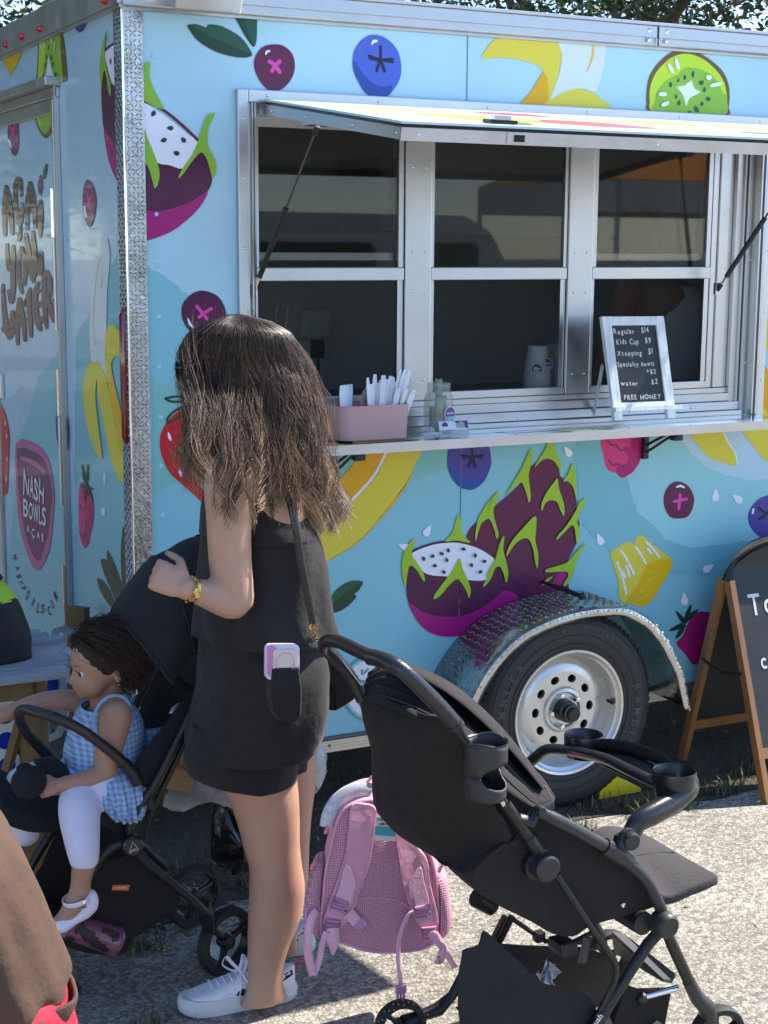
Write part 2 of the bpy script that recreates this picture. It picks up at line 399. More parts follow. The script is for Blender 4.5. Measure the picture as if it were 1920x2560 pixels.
# ---- serving window
w = MB()
w.box((1.668, 4.252, 1.262), (wx0, 4.2712, 2.283), ALU, .003)          # flange left
w.box((3.622, 4.252, 1.240), (3.655, 4.2712, 2.283), ALU, .003)
w.box((1.703, 4.2525, 2.246), (3.621, 4.2712, 2.283), ALU, .003)
for x in (1.708, 1.717, 3.596, 3.612): w.box((x, 4.246, 1.262), (x+.005, 4.2715, 2.245), ALU)
w.box((1.703, 4.262, 1.262), (1.722, 4.336, 2.245), ALU).box((1.7225, 4.292, 1.262), (1.74, 4.336, 2.245), ALU)
w.box((3.600, 4.264, 1.262), (3.623, 4.336, 2.245), ALU).box((3.570, 4.282, 1.262), (3.5995, 4.336, 2.245), ALU).box((3.535, 4.300, 1.29), (3.5695, 4.336, 2.245), ALU)
w.box((3.560, 4.290, 1.262), (3.566, 4.2995, 2.245), ALU)
w.box((1.7405, 4.262, 2.215), (3.5345, 4.336, 2.2455), ALU)
w.box((1.7405, 4.264, 1.242), (3.5695, 4.336, 1.275), ALU, .002).box((1.7405, 4.282, 1.276), (3.5695, 4.336, 1.305), ALU, .002)
w.box((1.7405, 4.298, 1.306), (3.5345, 4.336, 1.334), ALU, .002).box((1.7405, 4.312, 1.335), (3.5345, 4.336, 1.352), ALU)
part(w, 'window_frame')
sc = MB()
def screw(b, p, r=.0045, n=(0, -1, 0)):
    b.ball(p, (r, r*.5, r), CHROME, 8, k=6)
for x in (1.76, 2.12, 2.5, 2.87, 3.24, 3.58): screw(sc, (x, 4.252, 2.267))
for z in (1.38, 1.62, 1.83, 2.03, 2.2): screw(sc, (1.686, 4.2515, z)); screw(sc, (3.640, 4.2515, z))
for x in (2.05, 2.45, 2.75, 3.2, 3.46): screw(sc, (x, 4.2635, 1.258)); screw(sc, (x-.1, 4.2815, 1.29))
for z in (1.44, 1.8): screw(sc, (3.578, 4.2815, z)); screw(sc, (3.590, 4.2815, z))
part(sc, 'frame_screws', kind='stuff')
# sashes in the plane y = 4.33
GLASS = bpy.data.materials.new('window_glass'); GLASS.use_nodes = True
gn = GLASS.node_tree.nodes; gl = GLASS.node_tree.links; gn.clear()
o_ = gn.new('ShaderNodeOutputMaterial'); mx = gn.new('ShaderNodeMixShader'); tr = gn.new('ShaderNodeBsdfTransparent'); gg = gn.new('ShaderNodeBsdfGlossy'); fr = gn.new('ShaderNodeFresnel')
fr.inputs[0].default_value = 1.36; tr.inputs[0].default_value = (.72, .72, .70, 1); gg.inputs['Roughness'].default_value = .02
gl.new(fr.outputs[0], mx.inputs[0]); gl.new(tr.outputs[0], mx.inputs[1]); gl.new(gg.outputs[0], mx.inputs[2]); gl.new(mx.outputs[0], o_.inputs[0])
SCREEN = bpy.data.materials.new('insect_screen'); SCREEN.use_nodes = True
gn = SCREEN.node_tree.nodes; gl = SCREEN.node_tree.links; gn.clear()
o_ = gn.new('ShaderNodeOutputMaterial'); mx = gn.new('ShaderNodeMixShader'); tr = gn.new('ShaderNodeBsdfTransparent'); df = gn.new('ShaderNodeBsdfDiffuse')
df.inputs[0].default_value = (.03, .03, .03, 1); mx.inputs[0].default_value = .25
gl.new(tr.outputs[0], mx.inputs[1]); gl.new(df.outputs[0], mx.inputs[2]); gl.new(mx.outputs[0], o_.inputs[0])
zt, zr1, zr0, zb = 2.214, 1.774, 1.734, 1.378
cols = [(1.742, 2.247), (2.343, 2.854), (2.954, 3.448)]
part(MB().box((2.249, 4.315, 1.353), (2.341, 4.345, zt), ALU, .003), 'mullion')
part(MB().box((2.856, 4.315, 1.353), (2.952, 4.345, zt), ALU, .003), 'mullion')
part(MB().box((3.476, 4.318, 1.353), (3.5345, 4.345, zt), ALU, .003), 'window_stile')
scm = MB()
for x in (2.273, 2.318, 2.880, 2.928):
    for z in (2.08, 1.82, 1.69, 1.42): screw(scm, (x, 4.3145, z), .004)
part(scm, 'mullion_screws', kind='stuff')
for i, (a, b_) in enumerate(cols):
    if i == 2: part(MB().box((3.450, 4.324, 1.353), (3.4755, 4.345, zt), ALU, .002), 'window_stile')
    w = MB(); w.box((a, 4.318, zr0), (b_, 4.345, zr1), ALU, .003)
    part(w, 'meeting_rail')
    up = MB(); up.box((a+.01, 4.322, zt-.03), (b_-.01, 4.342, zt), ALU)
    if i == 1:
        up.box((a, 4.324, zr1+.0005), (a+.012, 4.343, zt-.031), ALU).box((b_-.012, 4.324, zr1+.0005), (b_, 4.343, zt-.031), ALU)
    else: up.box((a+.001, 4.324, zr1+.0005), (a+.018, 4.343, zt-.031), ALU).box((b_-.018, 4.324, zr1+.0005), (b_-.001, 4.343, zt-.031), ALU)
    s = part(up, 'sash')
    gx0, gx1 = (a+.012, b_-.012) if i == 1 else (a+.018, b_-.018)
    part(MB().box((gx0, 4.332, zr1+.001), (gx1, 4.336, zt-.031), GLASS), 'glass_pane', s)
    lo = MB()
    lo.box((a+.001, 4.326, zb), (a+.014, 4.343, zr0-.0005), ALU).box((b_-.02, 4.326, zb), (b_-.001, 4.343, zr0-.0005), ALU).box((a, 4.318, 1.353), (b_, 4.345, zb), ALU, .002)
    s = part(lo, 'lower_sash')
    part(MB().box((a+.0145, 4.336, zb+.0005), (b_-.0205, 4.338, zr0-.001), SCREEN), 'insect_screen', s)
    if i != 1:   # lower sash pushed up behind the fixed one
        rs = MB().box((a+.005, 4.352, 1.795), (b_-.005, 4.364, 1.818), ALU)
        s = part(rs, 'raised_sash')
        part(MB().box((a+.02, 4.356, 1.819), (b_-.02, 4.359, 2.20), GLASS), 'glass_pane', s)
# ---- hatch (awning)
AX0, AX1 = 1.742, 3.618; hy0, hz0, hy1, hz1 = 4.236, 2.246, 3.37, 2.128
hd = Vector((0, hy1-hy0, hz1-hz0)).normalized(); hn = Vector((1, 0, 0)).cross(hd); hn = hn if hn.z > 0 else -hn
HL = math.hypot(hy1-hy0, hz1-hz0)
def hp(x, d, h): return Vector((x, hy0, hz0)) + hd*d + hn*h
def hbox(b, x0, x1, d0, d1, h0, h1, m):
    b.add([hp(x, d, h) for x in (x0, x1) for d in (d0, d1) for h in (h0, h1)], [(0, 1, 3, 2), (4, 6, 7, 5), (0, 4, 5, 1), (2, 3, 7, 6), (0, 2, 6, 4), (1, 5, 7, 3)], m)
VHA = mat('hatch_vinyl', (.55, .68, .72), .45, coat=.15, spec=.3)
w = MB(); hbox(w, AX0, AX1, 0, HL, .004, .010, VHA); hbox(w, AX0+.002, AX1-.002, 0.01, HL-.004, -.012, -.0045, mat('hatch_liner', (.55, .55, .56), .4)); H_ = part(w, 'serving_hatch')
w = MB(); hbox(w, AX0+.003, AX1-.003, 0, HL-.002, -.004, .0038, BLKG); part(w, 'gasket', H_)
w = MB(); hbox(w, AX0, AX0+.004, 0, HL-.001, -.034, -.0045, ALU); hbox(w, AX1-.004, AX1, 0, HL-.001, -.034, -.0045, ALU); hbox(w, AX0, AX1, HL-.004, HL, -.036, -.0045, ALU); hbox(w, AX0+.005, AX1-.005, .0, .03, -.02, -.0125, ALU); part(w, 'hatch_rim', H_)
w = MB()
for x in (1.79, 2.06, 2.5, 2.9, 3.3): w.ball(hp(x, HL+.0005, -.02), (.004, .002, .004), CHROME, 8)
for d in (.06, .3, .6, .85): w.ball(hp(AX0-.0005, d, -.02), (.002, .004, .004), CHROME, 8)
part(w, 'rim_screws', H_, kind='stuff')
lx = ony(1298, 350, hy1).x
w = MB(); hbox(w, lx-.035, lx+.035, HL+.0005, HL+.003, -.033, -.006, ALU); hbox(w, lx-.015, lx+.015, HL+.0035, HL+.005, -.028, -.011, BLKG); part(w, 'latch_plate', H_)
w = MB(); hbox(w, lx-.05, lx+.03, HL-.10, HL-.06, .0105, .02, BLKG); hbox(w, lx-.035, lx+.015, HL-.092, HL-.068, .0205, .03, CHROME); part(w, 'hatch_lock', H_)
for k, (xa, xb) in enumerate(((1.84, 2.02), (2.58, 2.76), (3.40, 3.54))):
    w = MB()
    for j in range(5):
        dx = (xb-xa)/5
        w.box((xa+j*dx+.001, 4.236, 2.238), (xa+(j+1)*dx-.001, 4.2505, 2.247), CHROME)
    w.tube([(xa, 4.240, 2.2475), (xb, 4.240, 2.2475)], .004, CHROME, 8)
    part(w, 'hatch_hinge')
# printed shapes on top of the hatch
HP = [((.88, .62, .12), .2, .30, .07, .3), ((.45, .62, .06), .33, .3, .16, .62), ((.55, .05, .08), .62, .22, .08, .25), ((.02, .12, .09), .30, .1, .05, .85), ((.75, .10, .09), .66, .30, .14, .66), ((.85, .60, .10), 1.05, .28, .12, .35), ((.8, .6, .1), 1.45, .34, .08, .4), ((.02, .15, .10), 1.72, .12, .07, .75), ((.2, .12, .4), 1.2, .12, .05, .75), ((.8, .62, .1), .9, .2, .05, .8)]
for c, u, rx, ry, d in HP:
    w = MB()
    mm = mat('hatch_print_%02d%02d%02d' % tuple(int(99*q) for q in c), c, .45, coat=.15, spec=.3)
    pts = [hp(AX0+.09+u+rx*.6*math.cos(t*.26)*(1+.15*math.sin(3*t*.26+u*9)), HL*(d+ry*1.1*math.sin(t*.26)), .0105) for t in range(24)]
    w.add(pts, [tuple(t) for t in tessellate_polygon([pts])], mm); part(w, 'hatch_print', H_)
# gas struts
def strut(bx, bz, by, tx, ty):
    dd = (hy0-ty)/abs(hd.y); a = Vector((bx, by, bz)); t = hp(tx, dd, -.045)
    dv = (t-a); mid = a+dv*.52
    w = MB(); w.tube([a+dv*.03, a+dv*.09], .0055, CHROME, 8); w.tube([a+dv*.09, mid], .0085, BLK, 12); w.tube([mid, t-dv*.03], .0035, mat('dark_rod', (.10, .10, .10), .25, .9), 8)
    w.tube([t-dv*.05, t-dv*.005], .008, BLK, 10); w.tube([a-dv*.01, a+dv*.035], .008, BLK, 10)
    s = part(w, 'gas_strut')
    w = MB(); w.box((tx-.035, t.y-.04, t.z), (tx+.04, t.y+.03, t.z+.036), ALU, .002).ball(t, .008, CHROME)
    part(w, 'strut_bracket', s)
    part(MB().box((bx-.012, by, bz-.02), (bx+.012, by+.012, bz+.02), ALU), 'strut_bracket', s)
pb = ony(635, 728, 4.262); strut(pb.x, pb.z, 4.262, 1.80, 3.98)
pb = ony(1796, 722, 4.262); strut(pb.x, pb.z, 4.262, 3.575, 3.98)
# ---- shelf
VSH = mat('shelf_vinyl', (.28, .48, .52), .10, coat=1, coatr=.02)
SX0, SX1, SY = 1.70, 3.62, 4.052
w = MB(); w.box((SX0, SY+.001, 1.2425), (SX1, 4.2515, 1.259), VSH); S_ = part(w, 'shelf')
w = MB(); w.box((SX0-.002, SY-.003, 1.233), (SX1+.002, SY+.0005, 1.2625), ALU); w.box((SX0-.002, SY+.001, 1.2335), (SX1+.002, 4.25, 1.2415), ALU2); part(w, 'shelf_edge', S_)
for c, x, rx, y, ry in (((.75, .6, .15), 1.78, .2, 4.14, .09), ((.7, .6, .16), 2.06, .16, 4.15, .07), ((.8, .45, .08), 2.21, .05, 4.13, .06), ((.05, .1, .35), 2.27, .07, 4.13, .06), ((.12, .03, .12), 2.62, .12, 4.17, .05), ((.3, .45, .08), 2.75, .06, 4.14, .04), ((.2, .03, .1), 2.9, .1, 4.16, .05)):
    w = MB(); mm = mat('shelf_print_%02d%02d%02d' % tuple(int(99*q) for q in c), c, .10, coat=1, coatr=.02)
    pts = [(x+rx*math.cos(t*PI/10), y+ry*math.sin(t*PI/10)*(1+.2*math.cos(t)), 1.2595+.0003*(hash((x, y)) % 3)) for t in range(20)]
    w.add(pts, [tuple(t) for t in tessellate_polygon([[Vector(p) for p in pts]])], mm); part(w, 'shelf_print', S_)
for vx0 in (732, 1405):
    p = ony((vx0)*1.1573, 950*1.1573, 4.26)
    w = MB(); x = p.x
    w.box((x-.03, 4.255, 1.125), (x-.008, 4.2705, 1.232), BLK, .002)
    w.tube([(x-.02, 4.25, 1.15), (x-.02, 4.12, 1.22)], .005, BLK, 6).tube([(x-.02, 4.25, 1.175), (x-.02, 4.14, 1.225)], .005, BLK, 6)
    w.box((x-.03, 4.07, 1.222), (x-.010, 4.25, 1.2325), BLK).box((x-.02, 4.10, 1.205), (x+.015, 4.13, 1.232), BLK, .003)
    w.tube([(x+.0, 4.2, 1.228), (x+.08, 4.15, 1.226)], .008, BLK, 6)
    part(w, 'shelf_bracket')
# ---- flood light under the cap
fl = MB(); q0 = Vector((1.50, 4.13, 2.515))
R = Matrix.Rotation(math.radians(-62), 3, 'X')
fl.box(q0+Vector((-.075, -.03, -.055)), q0+Vector((.12, .03, .055)), ALU2, .006, rot=R)
FL = part(fl, 'flood_light')
ln = MB(); nn = R @ Vector((0, -1, 0)); CL = mat('clear_lens', (.72, .74, .74), .15, spec=.8)
for i in range(14):
    for j in range(8):
        c = q0+Vector((.0225, 0, 0)) + R @ Vector((-.085+i*.013, -.0305, -.044+j*.0125))
        ln.ball(c, (.0075, .0045, .0075), CL, 6, k=4, rot=R)
part(ln, 'prismatic_lens', FL, kind='stuff')
part(MB().box((1.48, 4.15, 2.515), (1.56, 4.238, 2.545), ALU2, .003), 'light_arm', FL)

# ---- rear door
w = MB(); XD = XF-.004
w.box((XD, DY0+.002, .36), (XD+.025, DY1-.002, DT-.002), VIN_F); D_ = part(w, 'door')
w = MB()
w.box((XF-.012, 4.955, .34), (XF, 4.983, 2.335), ALU, .002).box((XF-.020, 4.948, .34), (XF-.012, 4.954, 2.335), ALU)
w.box((XF-.016, 4.985, .34), (XF-.0045, 4.998, DT+.01), ALU, .002)
w.box((XF-.018, 4.948, DT+.012), (XF, DY1+.03, DT+.045), ALU, .003).box((XF-.012, 4.998, DT-.035), (XF-.0045, DY1, DT+.0115), ALU, .003)
w.box((XF-.05, 4.935, DT+.0455), (XF, DY1+.05, DT+.075), ALU2, .004)
w.box((XF-.014, DY1, .34), (XF, DY1+.03, DT+.0115), ALU, .003)
part(w, 'door_frame')
for z0 in (1.86, 1.28, .62):
    w = MB()
    for j in range(5): w.tube([(XF-.022, 4.990, z0+j*.031), (XF-.022, 4.990, z0+j*.031+.0295)], .0075, CHROME, 10)
    w.tube([(XF-.021, 4.990, z0-.3), (XF-.021, 4.990, z0-.003)], .0055, ALU, 10)
    part(w, 'door_hinge')
p = onx(8, 965, XD)
w = MB(); w.box((XD-.02, p.y-.02, p.z-.05), (XD, p.y+.05, p.z+.05), CHROME, .006).box((XD-.024, p.y-.008, p.z-.03), (XD-.0205, p.y+.03, p.z+.03), DARK); part(w, 'door_handle', D_)

# ---- fender
OA = [(e[0]/2.44+1080, e[1]/2.44+1400) for e in ((215, 900), (290, 745), (400, 590), (540, 455), (700, 370), (850, 318), (1000, 290), (1120, 285), (1200, 290), (1300, 335), (1380, 400), (1450, 490), (1500, 590), (1545, 690), (1565, 790), (1590, 915))]
YO = 4.015
pts = [ony(x, y, YO) for x, y in OA]
cx_ = 2.735; arc = []
# outer edge follows a plain wheel arch: sample the traced arc in the plane of the fender's outer edge
a2 = cat_rom([(p.x, p.z) for p in pts], 4, closed=False)
w = MB(); n = len(a2)
def fen(i, y, dr):
    x, z = a2[i]; c = Vector((cx_, 0, .33)); d = Vector((x-c.x, 0, z-c.z)); L = d.length; d /= L
    return Vector((c.x, y, c.z)) + d*(L+dr)
V1 = []; ys = (4.272, YO+.02, YO+.006, YO)
for i in range(n):
    for y, dr in ((4.272, 0), (4.05, 0), (YO+.012, -.001), (YO+.002, -.008), (YO-.001, -.018), (YO+.001, -.034)): V1.append(fen(i, y, dr))
k = 6
F1 = [(i*k+j, i*k+j+1, (i+1)*k+j+1, (i+1)*k+j) for i in range(n-1) for j in range(k-1)]
w.add(V1, F1, TREAD, True)
FN = w.build('fender', T, solid=.003)
w = MB()
for i in range(n-1):
    p0, p1 = fen(i, 0, 0), fen(i+1, 0, 0); seg = (p1-p0); L = seg.length; t = seg/L; nr = Vector((0, 1, 0)).cross(t); nr = nr if nr.dot(Vector((p0.x-cx_, 0, p0.z-.33))) > 0 else -nr
    for s_ in range(max(1, int(L/.017))):
        c0 = p0+seg*((s_+.5)/max(1, int(L/.017)))
        for j in range(11):
            y = 4.045+j*.0205
            a = PI/4 if (s_+i*3+j) % 2 else -PI/4
            u = t*math.cos(a)+Vector((0, 1, 0))*math.sin(a); v_ = -t*math.sin(a)+Vector((0, 1, 0))*math.cos(a)
            lozenge(w, Vector((c0.x, y, c0.z))+nr*.0016, u, v_, nr, .0095, .0022, .0018, TREAD)
        for j, (y, dr) in enumerate(((YO+.02, .002), (YO+.0, -.012))):
            a = PI/4 if (s_+i*3+j) % 2 else -PI/4
            o2 = (nr+Vector((0, -1.3, 0))*(j+.3)).normalized()
            lozenge(w, Vector((c0.x, y, c0.z))+nr*dr+o2*.0012, (t*math.cos(a)+Vector((0, 1, 0)).cross(Vector((1, 0, 0)))*0+o2.cross(t)*math.sin(a)), o2.cross(t*math.cos(a)+o2.cross(t)*math.sin(a)), o2, .008, .0022, .002, TREAD)
part(w, 'fender_treads', FN, kind='stuff')
w = MB(); pA, pB = ony(1359, 1459, 4.262), ony(1463, 1499, 4.06)
w.tube([pA+Vector((0, 0, .004)), (pA+pB)/2+Vector((0, 0, .007)), pB+Vector((0, 0, .006))], [.006, .009, .007], RUBBER, 8); w.ball(pB+Vector((-.015, .0, .012)), .012, RUBBER, 8)
part(w, 'rubber_strip', FN)
# ---- wheel
WC = Vector((2.735, 4.145, .335)); R_T = .335
TY = mat('tyre_rubber', (.020, .020, .019), .62, var=.25, vscale=25, bump=.12, bscale=150)
tw = empty('wheel', WC); tw.parent = T; tw.matrix_parent_inverse = Matrix.Translation(-Vector(T.location)); WL[tw] = WC
prof = [(.205, -.085), (.215, -.09), (.25, -.098), (.29, -.0985), (.312, -.092), (.327, -.078), (.334, -.06), (.335, 0), (.334, .06), (.31, .092), (.25, .098), (.205, .085)]
w = MB(); w.lathe(WC, (0, 1, 0), prof, TY, 72)
for r_, h_ in ((.232, -.0955), (.262, -.0992), (.300, -.0962)):
    w.lathe(WC, (0, 1, 0), [(r_-.0022, h_+.001), (r_-.001, h_-.0012), (r_+.001, h_-.0012), (r_+.0022, h_+.001)], TY, 72)
for k in range(90):
    a = 2*PI*k/90; c, s_ = math.cos(a), math.sin(a); t = Vector((-s_, 0, c)); r_ = Vector((c, 0, s_))
    cc = WC + r_*.3235 + Vector((0, -.0865, 0))
    w.add([cc-t*.007-r_*.009+Vector((0, -.004, 0)), cc+t*.007-r_*.009+Vector((0, -.004, 0)), cc+t*.0075+r_*.013+Vector((0, .016, 0)), cc-t*.0075+r_*.013+Vector((0, .016, 0)), cc-t*.007-r_*.009+Vector((0, .008, 0)), cc+t*.007-r_*.009+Vector((0, .008, 0))], [(0, 1, 2, 3), (0, 3, 4), (1, 5, 2)], TY)
TYO = w.build('tyre', tw)
RIM = mat('rim_silver', (.62, .62, .60), .32, .75, var=.05, vscale=30)
w = MB(); RC = WC.copy()
w.lathe(RC, (0, 1, 0), [(.209, -.083), (.213, -.090), (.211, -.096), (.203, -.094), (.197, -.086), (.190, -.082), (.187, -.070), (.186, -.05), (.178, -.03), (.172, -.022), (.168, -.028), (.160, -.040), (.150, -.046), (.128, -.050)], RIM, 64)
# disc with ten hand holes
import itertools
nh = 10; rows = []
ring_in, ring_out = .078, .128
bmv = []; 
NS = 120
inner = [(ring_in*math.cos(2*PI*k/NS), ring_in*math.sin(2*PI*k/NS)) for k in range(NS)]
outer = [(ring_out*math.cos(2*PI*k/NS), ring_out*math.sin(2*PI*k/NS)) for k in range(NS)]
for sidx in range(nh):
    a0 = 2*PI*(sidx-.5)/nh; a1 = 2*PI*(sidx+.5)/nh; am = (a0+a1)/2
    K = 12
    out_loop = [Vector((ring_out*math.cos(a0+(a1-a0)*t/K), ring_out*math.sin(a0+(a1-a0)*t/K), 0)) for t in range(K+1)] + [Vector((ring_in*math.cos(a1+(a0-a1)*t/K), ring_in*math.sin(a1+(a0-a1)*t/K), 0)) for t in range(K+1)]
    hc = Vector((.106*math.cos(am), .106*math.sin(am), 0)); er, et = Vector((math.cos(am), math.sin(am), 0)), Vector((-math.sin(am), math.cos(am), 0))
    hole = [hc + er*(.0135*math.cos(t*PI/8)) + et*(.0165*math.sin(t*PI/8)) for t in range(16)][::-1]
    tri = tessellate_polygon([out_loop, hole]); al = out_loop+hole
    w.add([(RC.x+p.x, RC.y-.050, RC.z+p.y) for p in al], [tuple(t) for t in tri], RIM, True)
    nh_ = len(hole); w.add([(RC.x+p.x, RC.y-.050, RC.z+p.y) for p in hole]+[(RC.x+p.x*1, RC.y-.038, RC.z+p.y) for p in hole], [(i, (i+1) % nh_, nh_+(i+1) % nh_, nh_+i) for i in range(nh_)], RIM, True)
w.lathe(RC, (0, 1, 0), [(.078, -.050), (.072, -.058), (.062, -.060), (.056, -.052), (.038, -.052)], RIM, 48)
w.lathe(RC, (0, 1, 0), [(.186, -.02), (.186, .05), (.0, .05)], mat('rim_dark', (.03, .03, .03), .7), 48)
w.build('rim', tw)
w = MB(); HB = mat('hub_black', (.012, .012, .012), .35)
w.lathe(RC, (0, 1, 0), [(.037, -.05), (.036, -.085), (.030, -.088), (.024, -.088), (.0235, -.118), (.021, -.122), (0, -.122)], HB, 28)
w.lathe(RC, (0, 1, 0), [(.0255, -.102), (.0262, -.1045), (.0255, -.107)], ALU, 28)
w.build('hub', tw)
for k in range(5):
    a = PI/2+.35+2*PI*k/5; c = RC+Vector((.055*math.cos(a), -.06, .055*math.sin(a)))
    w = MB(); w.lathe(c, (0, -1, 0), [(.0105, -.008), (.0105, .010), (.008, .016), (0, .018)], CHROME, 6); w.build('lug_nut', tw)
w = MB(); a = .05; c = RC+Vector((.175*math.cos(a), -.055, .175*math.sin(a))); w.tube([c, c+Vector((.004, -.03, -.004))], [.006, .0045], RUBBER, 8); w.build('valve', tw)

def emboss_tyre():
    b = MB(); TL = mat('tyre_letter', (.050, .050, .048), .5)
    for word, a0, r0, hgt, stp in (('RAMBLER', math.radians(192), .252, .030, 9.0), ('RAMBLER', math.radians(12), .252, .030, 9.0), ('RADIAL TUBELESS', math.radians(112), .275, .014, 4.6)):
        for i, ch in enumerate(word):
            if ch == ' ': continue
            a = a0-math.radians(stp)*i; c, s_ = math.cos(a), math.sin(a)
            rd = Vector((c, 0, s_)); tg_ = Vector((s_, 0, -c))
            typed(b, ch, lambda u, v, rd=rd, tg_=tg_: WC+rd*(r0+v*hgt)+tg_*((u-.5)*hgt*.75)+Vector((0, -.1003-.0002*math.sin(PI*v), 0)), TL)
    b.build('tyre_lettering', TYO, kind='stuff')
# ================================================================== printed wrap (flat vinyl shapes on the panels)
k1 = crop(0, 0, 2.592); k2 = crop(560, 0, 2.44); k3 = crop(1240, 0, 2.44); k4 = crop(0, 600, 2.592); k5 = crop(1240, 640, 2.44); k6 = crop(640, 640, 2.592)
c1 = crop(0, 1200, 2.592); c3 = crop(640, 1240, 2.592); c4 = crop(1240, 1240, 2.44)
d1 = crop(540, 0, 5.53); d2 = crop(1620, 60, 5.53); d3 = crop(0, 0, 4.879); d4 = crop(800, 960, 5.53); d5 = crop(1620, 900, 5.53); d7 = crop(0, 900, 4.879); e2 = crop(0, 380, 4.254); b7 = crop(400, 740, 3.318)
def ink(name, rgb, f=0):
    return mat('ink_'+name+('_gloss' if f else ''), rgb, .35, coat=.22 if f else .12, coatr=.03 if f else .08, spec=.3)
PAL = dict(teal1=(.25, .56, .64), teal2=(.20, .50, .57), teal3=(.31, .63, .67), teal4=(.23, .54, .50), sky2=(.47, .66, .73), grey=(.50, .66, .68),
    plum=(.125, .012, .06), plumd=(.085, .008, .055), mag=(.40, .008, .18), pink=(.80, .06, .40), white=(.84, .85, .92), lime=(.36, .56, .025), limed=(.27, .50, .04), limel=(.52, .72, .03),
    brown=(.17, .085, .02), rind=(.11, .02, .03), seed=(.008, .055, .04), seedg=(.012, .10, .07), leaf=(.022, .095, .055), leafd=(.012, .055, .03), blue=(.07, .12, .55), blued=(.02, .07, .34), navy=(.01, .012, .05),
    yel=(.74, .62, .055), yeld=(.80, .48, .01), org=(.78, .40, .005), cream=(.66, .74, .76), strawb=(.58, .010, .018), rasp=(.72, .04, .20), raspd=(.46, .01, .15), violet=(.07, .055, .30), violetd=(.04, .03, .20), slit=(.75, .52, .06),
    ringt=(.12, .36, .38), grape=(.24, .03, .12), brownt=(.07, .010, .012), pinkl=(.55, .12, .30), purp=(.16, .03, .13), line=(.35, .36, .36))
class Print:
    def __init__(s, plane, name, base=.0022):
        s.pl = plane; s.name = name; s.b = MB(); s.h = base
    def at(s, x, y):
        if s.pl == 'side':
            p = ony(x, y, YS+.002-s.h); p.z = max(p.z, ZB+.008); p.x = max(p.x, 1.3925); return p
        if s.pl == 'rear':
            p = onx(x, y, XF-s.h); p.z = max(p.z, ZB+.008); return p
        p = onx(x, y, XD-s.h); p.z = max(p.z, .37); return p
    def poly(s, c, pts, smooth=True, k=5):
        """pts already in photo pixels"""
        P = cat_rom(pts, k) if smooth else pts
        P = [s.at(x, y) for x, y in P]
        try: tri = tessellate_polygon([P])
        except Exception: tri = []
        s.b.add(P, [tuple(t) for t in tri], ink(c, PAL[c], s.pl != 'side')); s.h += .0003
        return s
    def ell(s, c, cx, cy, rx, ry, a=0, n=20):
        ca, sa = math.cos(a), math.sin(a)
        return s.poly(c, [(cx+rx*math.cos(t)*ca-ry*math.sin(t)*sa, cy+rx*math.cos(t)*sa+ry*math.sin(t)*ca) for t in [2*PI*i/n for i in range(n)]], False)
    def seed(s, c, cx, cy, rx, ry, a=0):
        return s.poly(c, [(cx+x*rx*math.cos(a)-y*ry*math.sin(a), cy+x*rx*math.sin(a)+y*ry*math.cos(a)) for x, y in ((0, -1.15), (.75, -.45), (.85, .3), (.2, 1), (-.7, .6), (-.85, -.2))], True, 3)
    def stroke(s, c, pts, w, smooth=True, k=5):
        P = cat_rom(pts, k, False) if smooth and len(pts) > 2 else list(pts)
        W = w if isinstance(w, (list, tuple)) else [w]*len(pts)
        n = len(P); L = []; Rr = []
        for i, p in enumerate(P):
            a, b = P[max(i-1, 0)], P[min(i+1, n-1)]; dx, dy = b[0]-a[0], b[1]-a[1]; q = math.hypot(dx, dy) or 1
            t = i/(n-1)*(len(W)-1); j = min(int(t), len(W)-2) if len(W) > 1 else 0; ww = W[j]+(W[min(j+1, len(W)-1)]-W[j])*(t-j)
            L.append((p[0]-dy/q*ww, p[1]+dx/q*ww)); Rr.append((p[0]+dy/q*ww, p[1]-dx/q*ww))
        def cap(c_, a, b):
            import math as M
            a0 = M.atan2(a[1]-c_[1], a[0]-c_[0]); r = M.hypot(a[0]-c_[0], a[1]-c_[1])
            return [(c_[0]+r*M.cos(a0-PI*t/6), c_[1]+r*M.sin(a0-PI*t/6)) for t in range(1, 6)]
        loop = L + cap(P[-1], L[-1], Rr[-1]) + Rr[::-1] + cap(P[0], Rr[0], L[0])
        pl = [s.at(x, y) for x, y in loop]
        v = [s.at(x, y) for x, y in L]+[s.at(x, y) for x, y in Rr]
        f = [(i, i+1, n+i+1, n+i) for i in range(n-1)]
        ce = [s.at(*q) for q in [P[-1], L[-1]]+cap(P[-1], L[-1], Rr[-1])+[Rr[-1]]]; cs = [s.at(*q) for q in [P[0], Rr[0]]+cap(P[0], Rr[0], L[0])+[L[0]]]
        m = ink(c, PAL[c], s.pl != 'side')
        s.b.add(v, f, m); s.b.add(ce, [(0, i, i+1) for i in range(1, len(ce)-1)], m); s.b.add(cs, [(0, i, i+1) for i in range(1, len(cs)-1)], m)
        s.h += .0002
        return s
    def done(s, label=None): return s.b.build(s.name, D_ if s.pl == 'door' else T, label=label, autosmooth=False)
rj = random.Random(11)
def jag(pts, amp=3., step=7.):
    out = []
    for i in range(len(pts)-1):
        a, b = pts[i], pts[i+1]; L = math.hypot(b[0]-a[0], b[1]-a[1]); n = max(1, int(L/step))
        for j in range(n):
            t = j/n; q = rj.uniform(-1, 1)*amp
            out.append((a[0]+(b[0]-a[0])*t-(b[1]-a[1])/L*q, a[1]+(b[1]-a[1])*t+(b[0]-a[0])/L*q))
    out.append(pts[-1]); return out
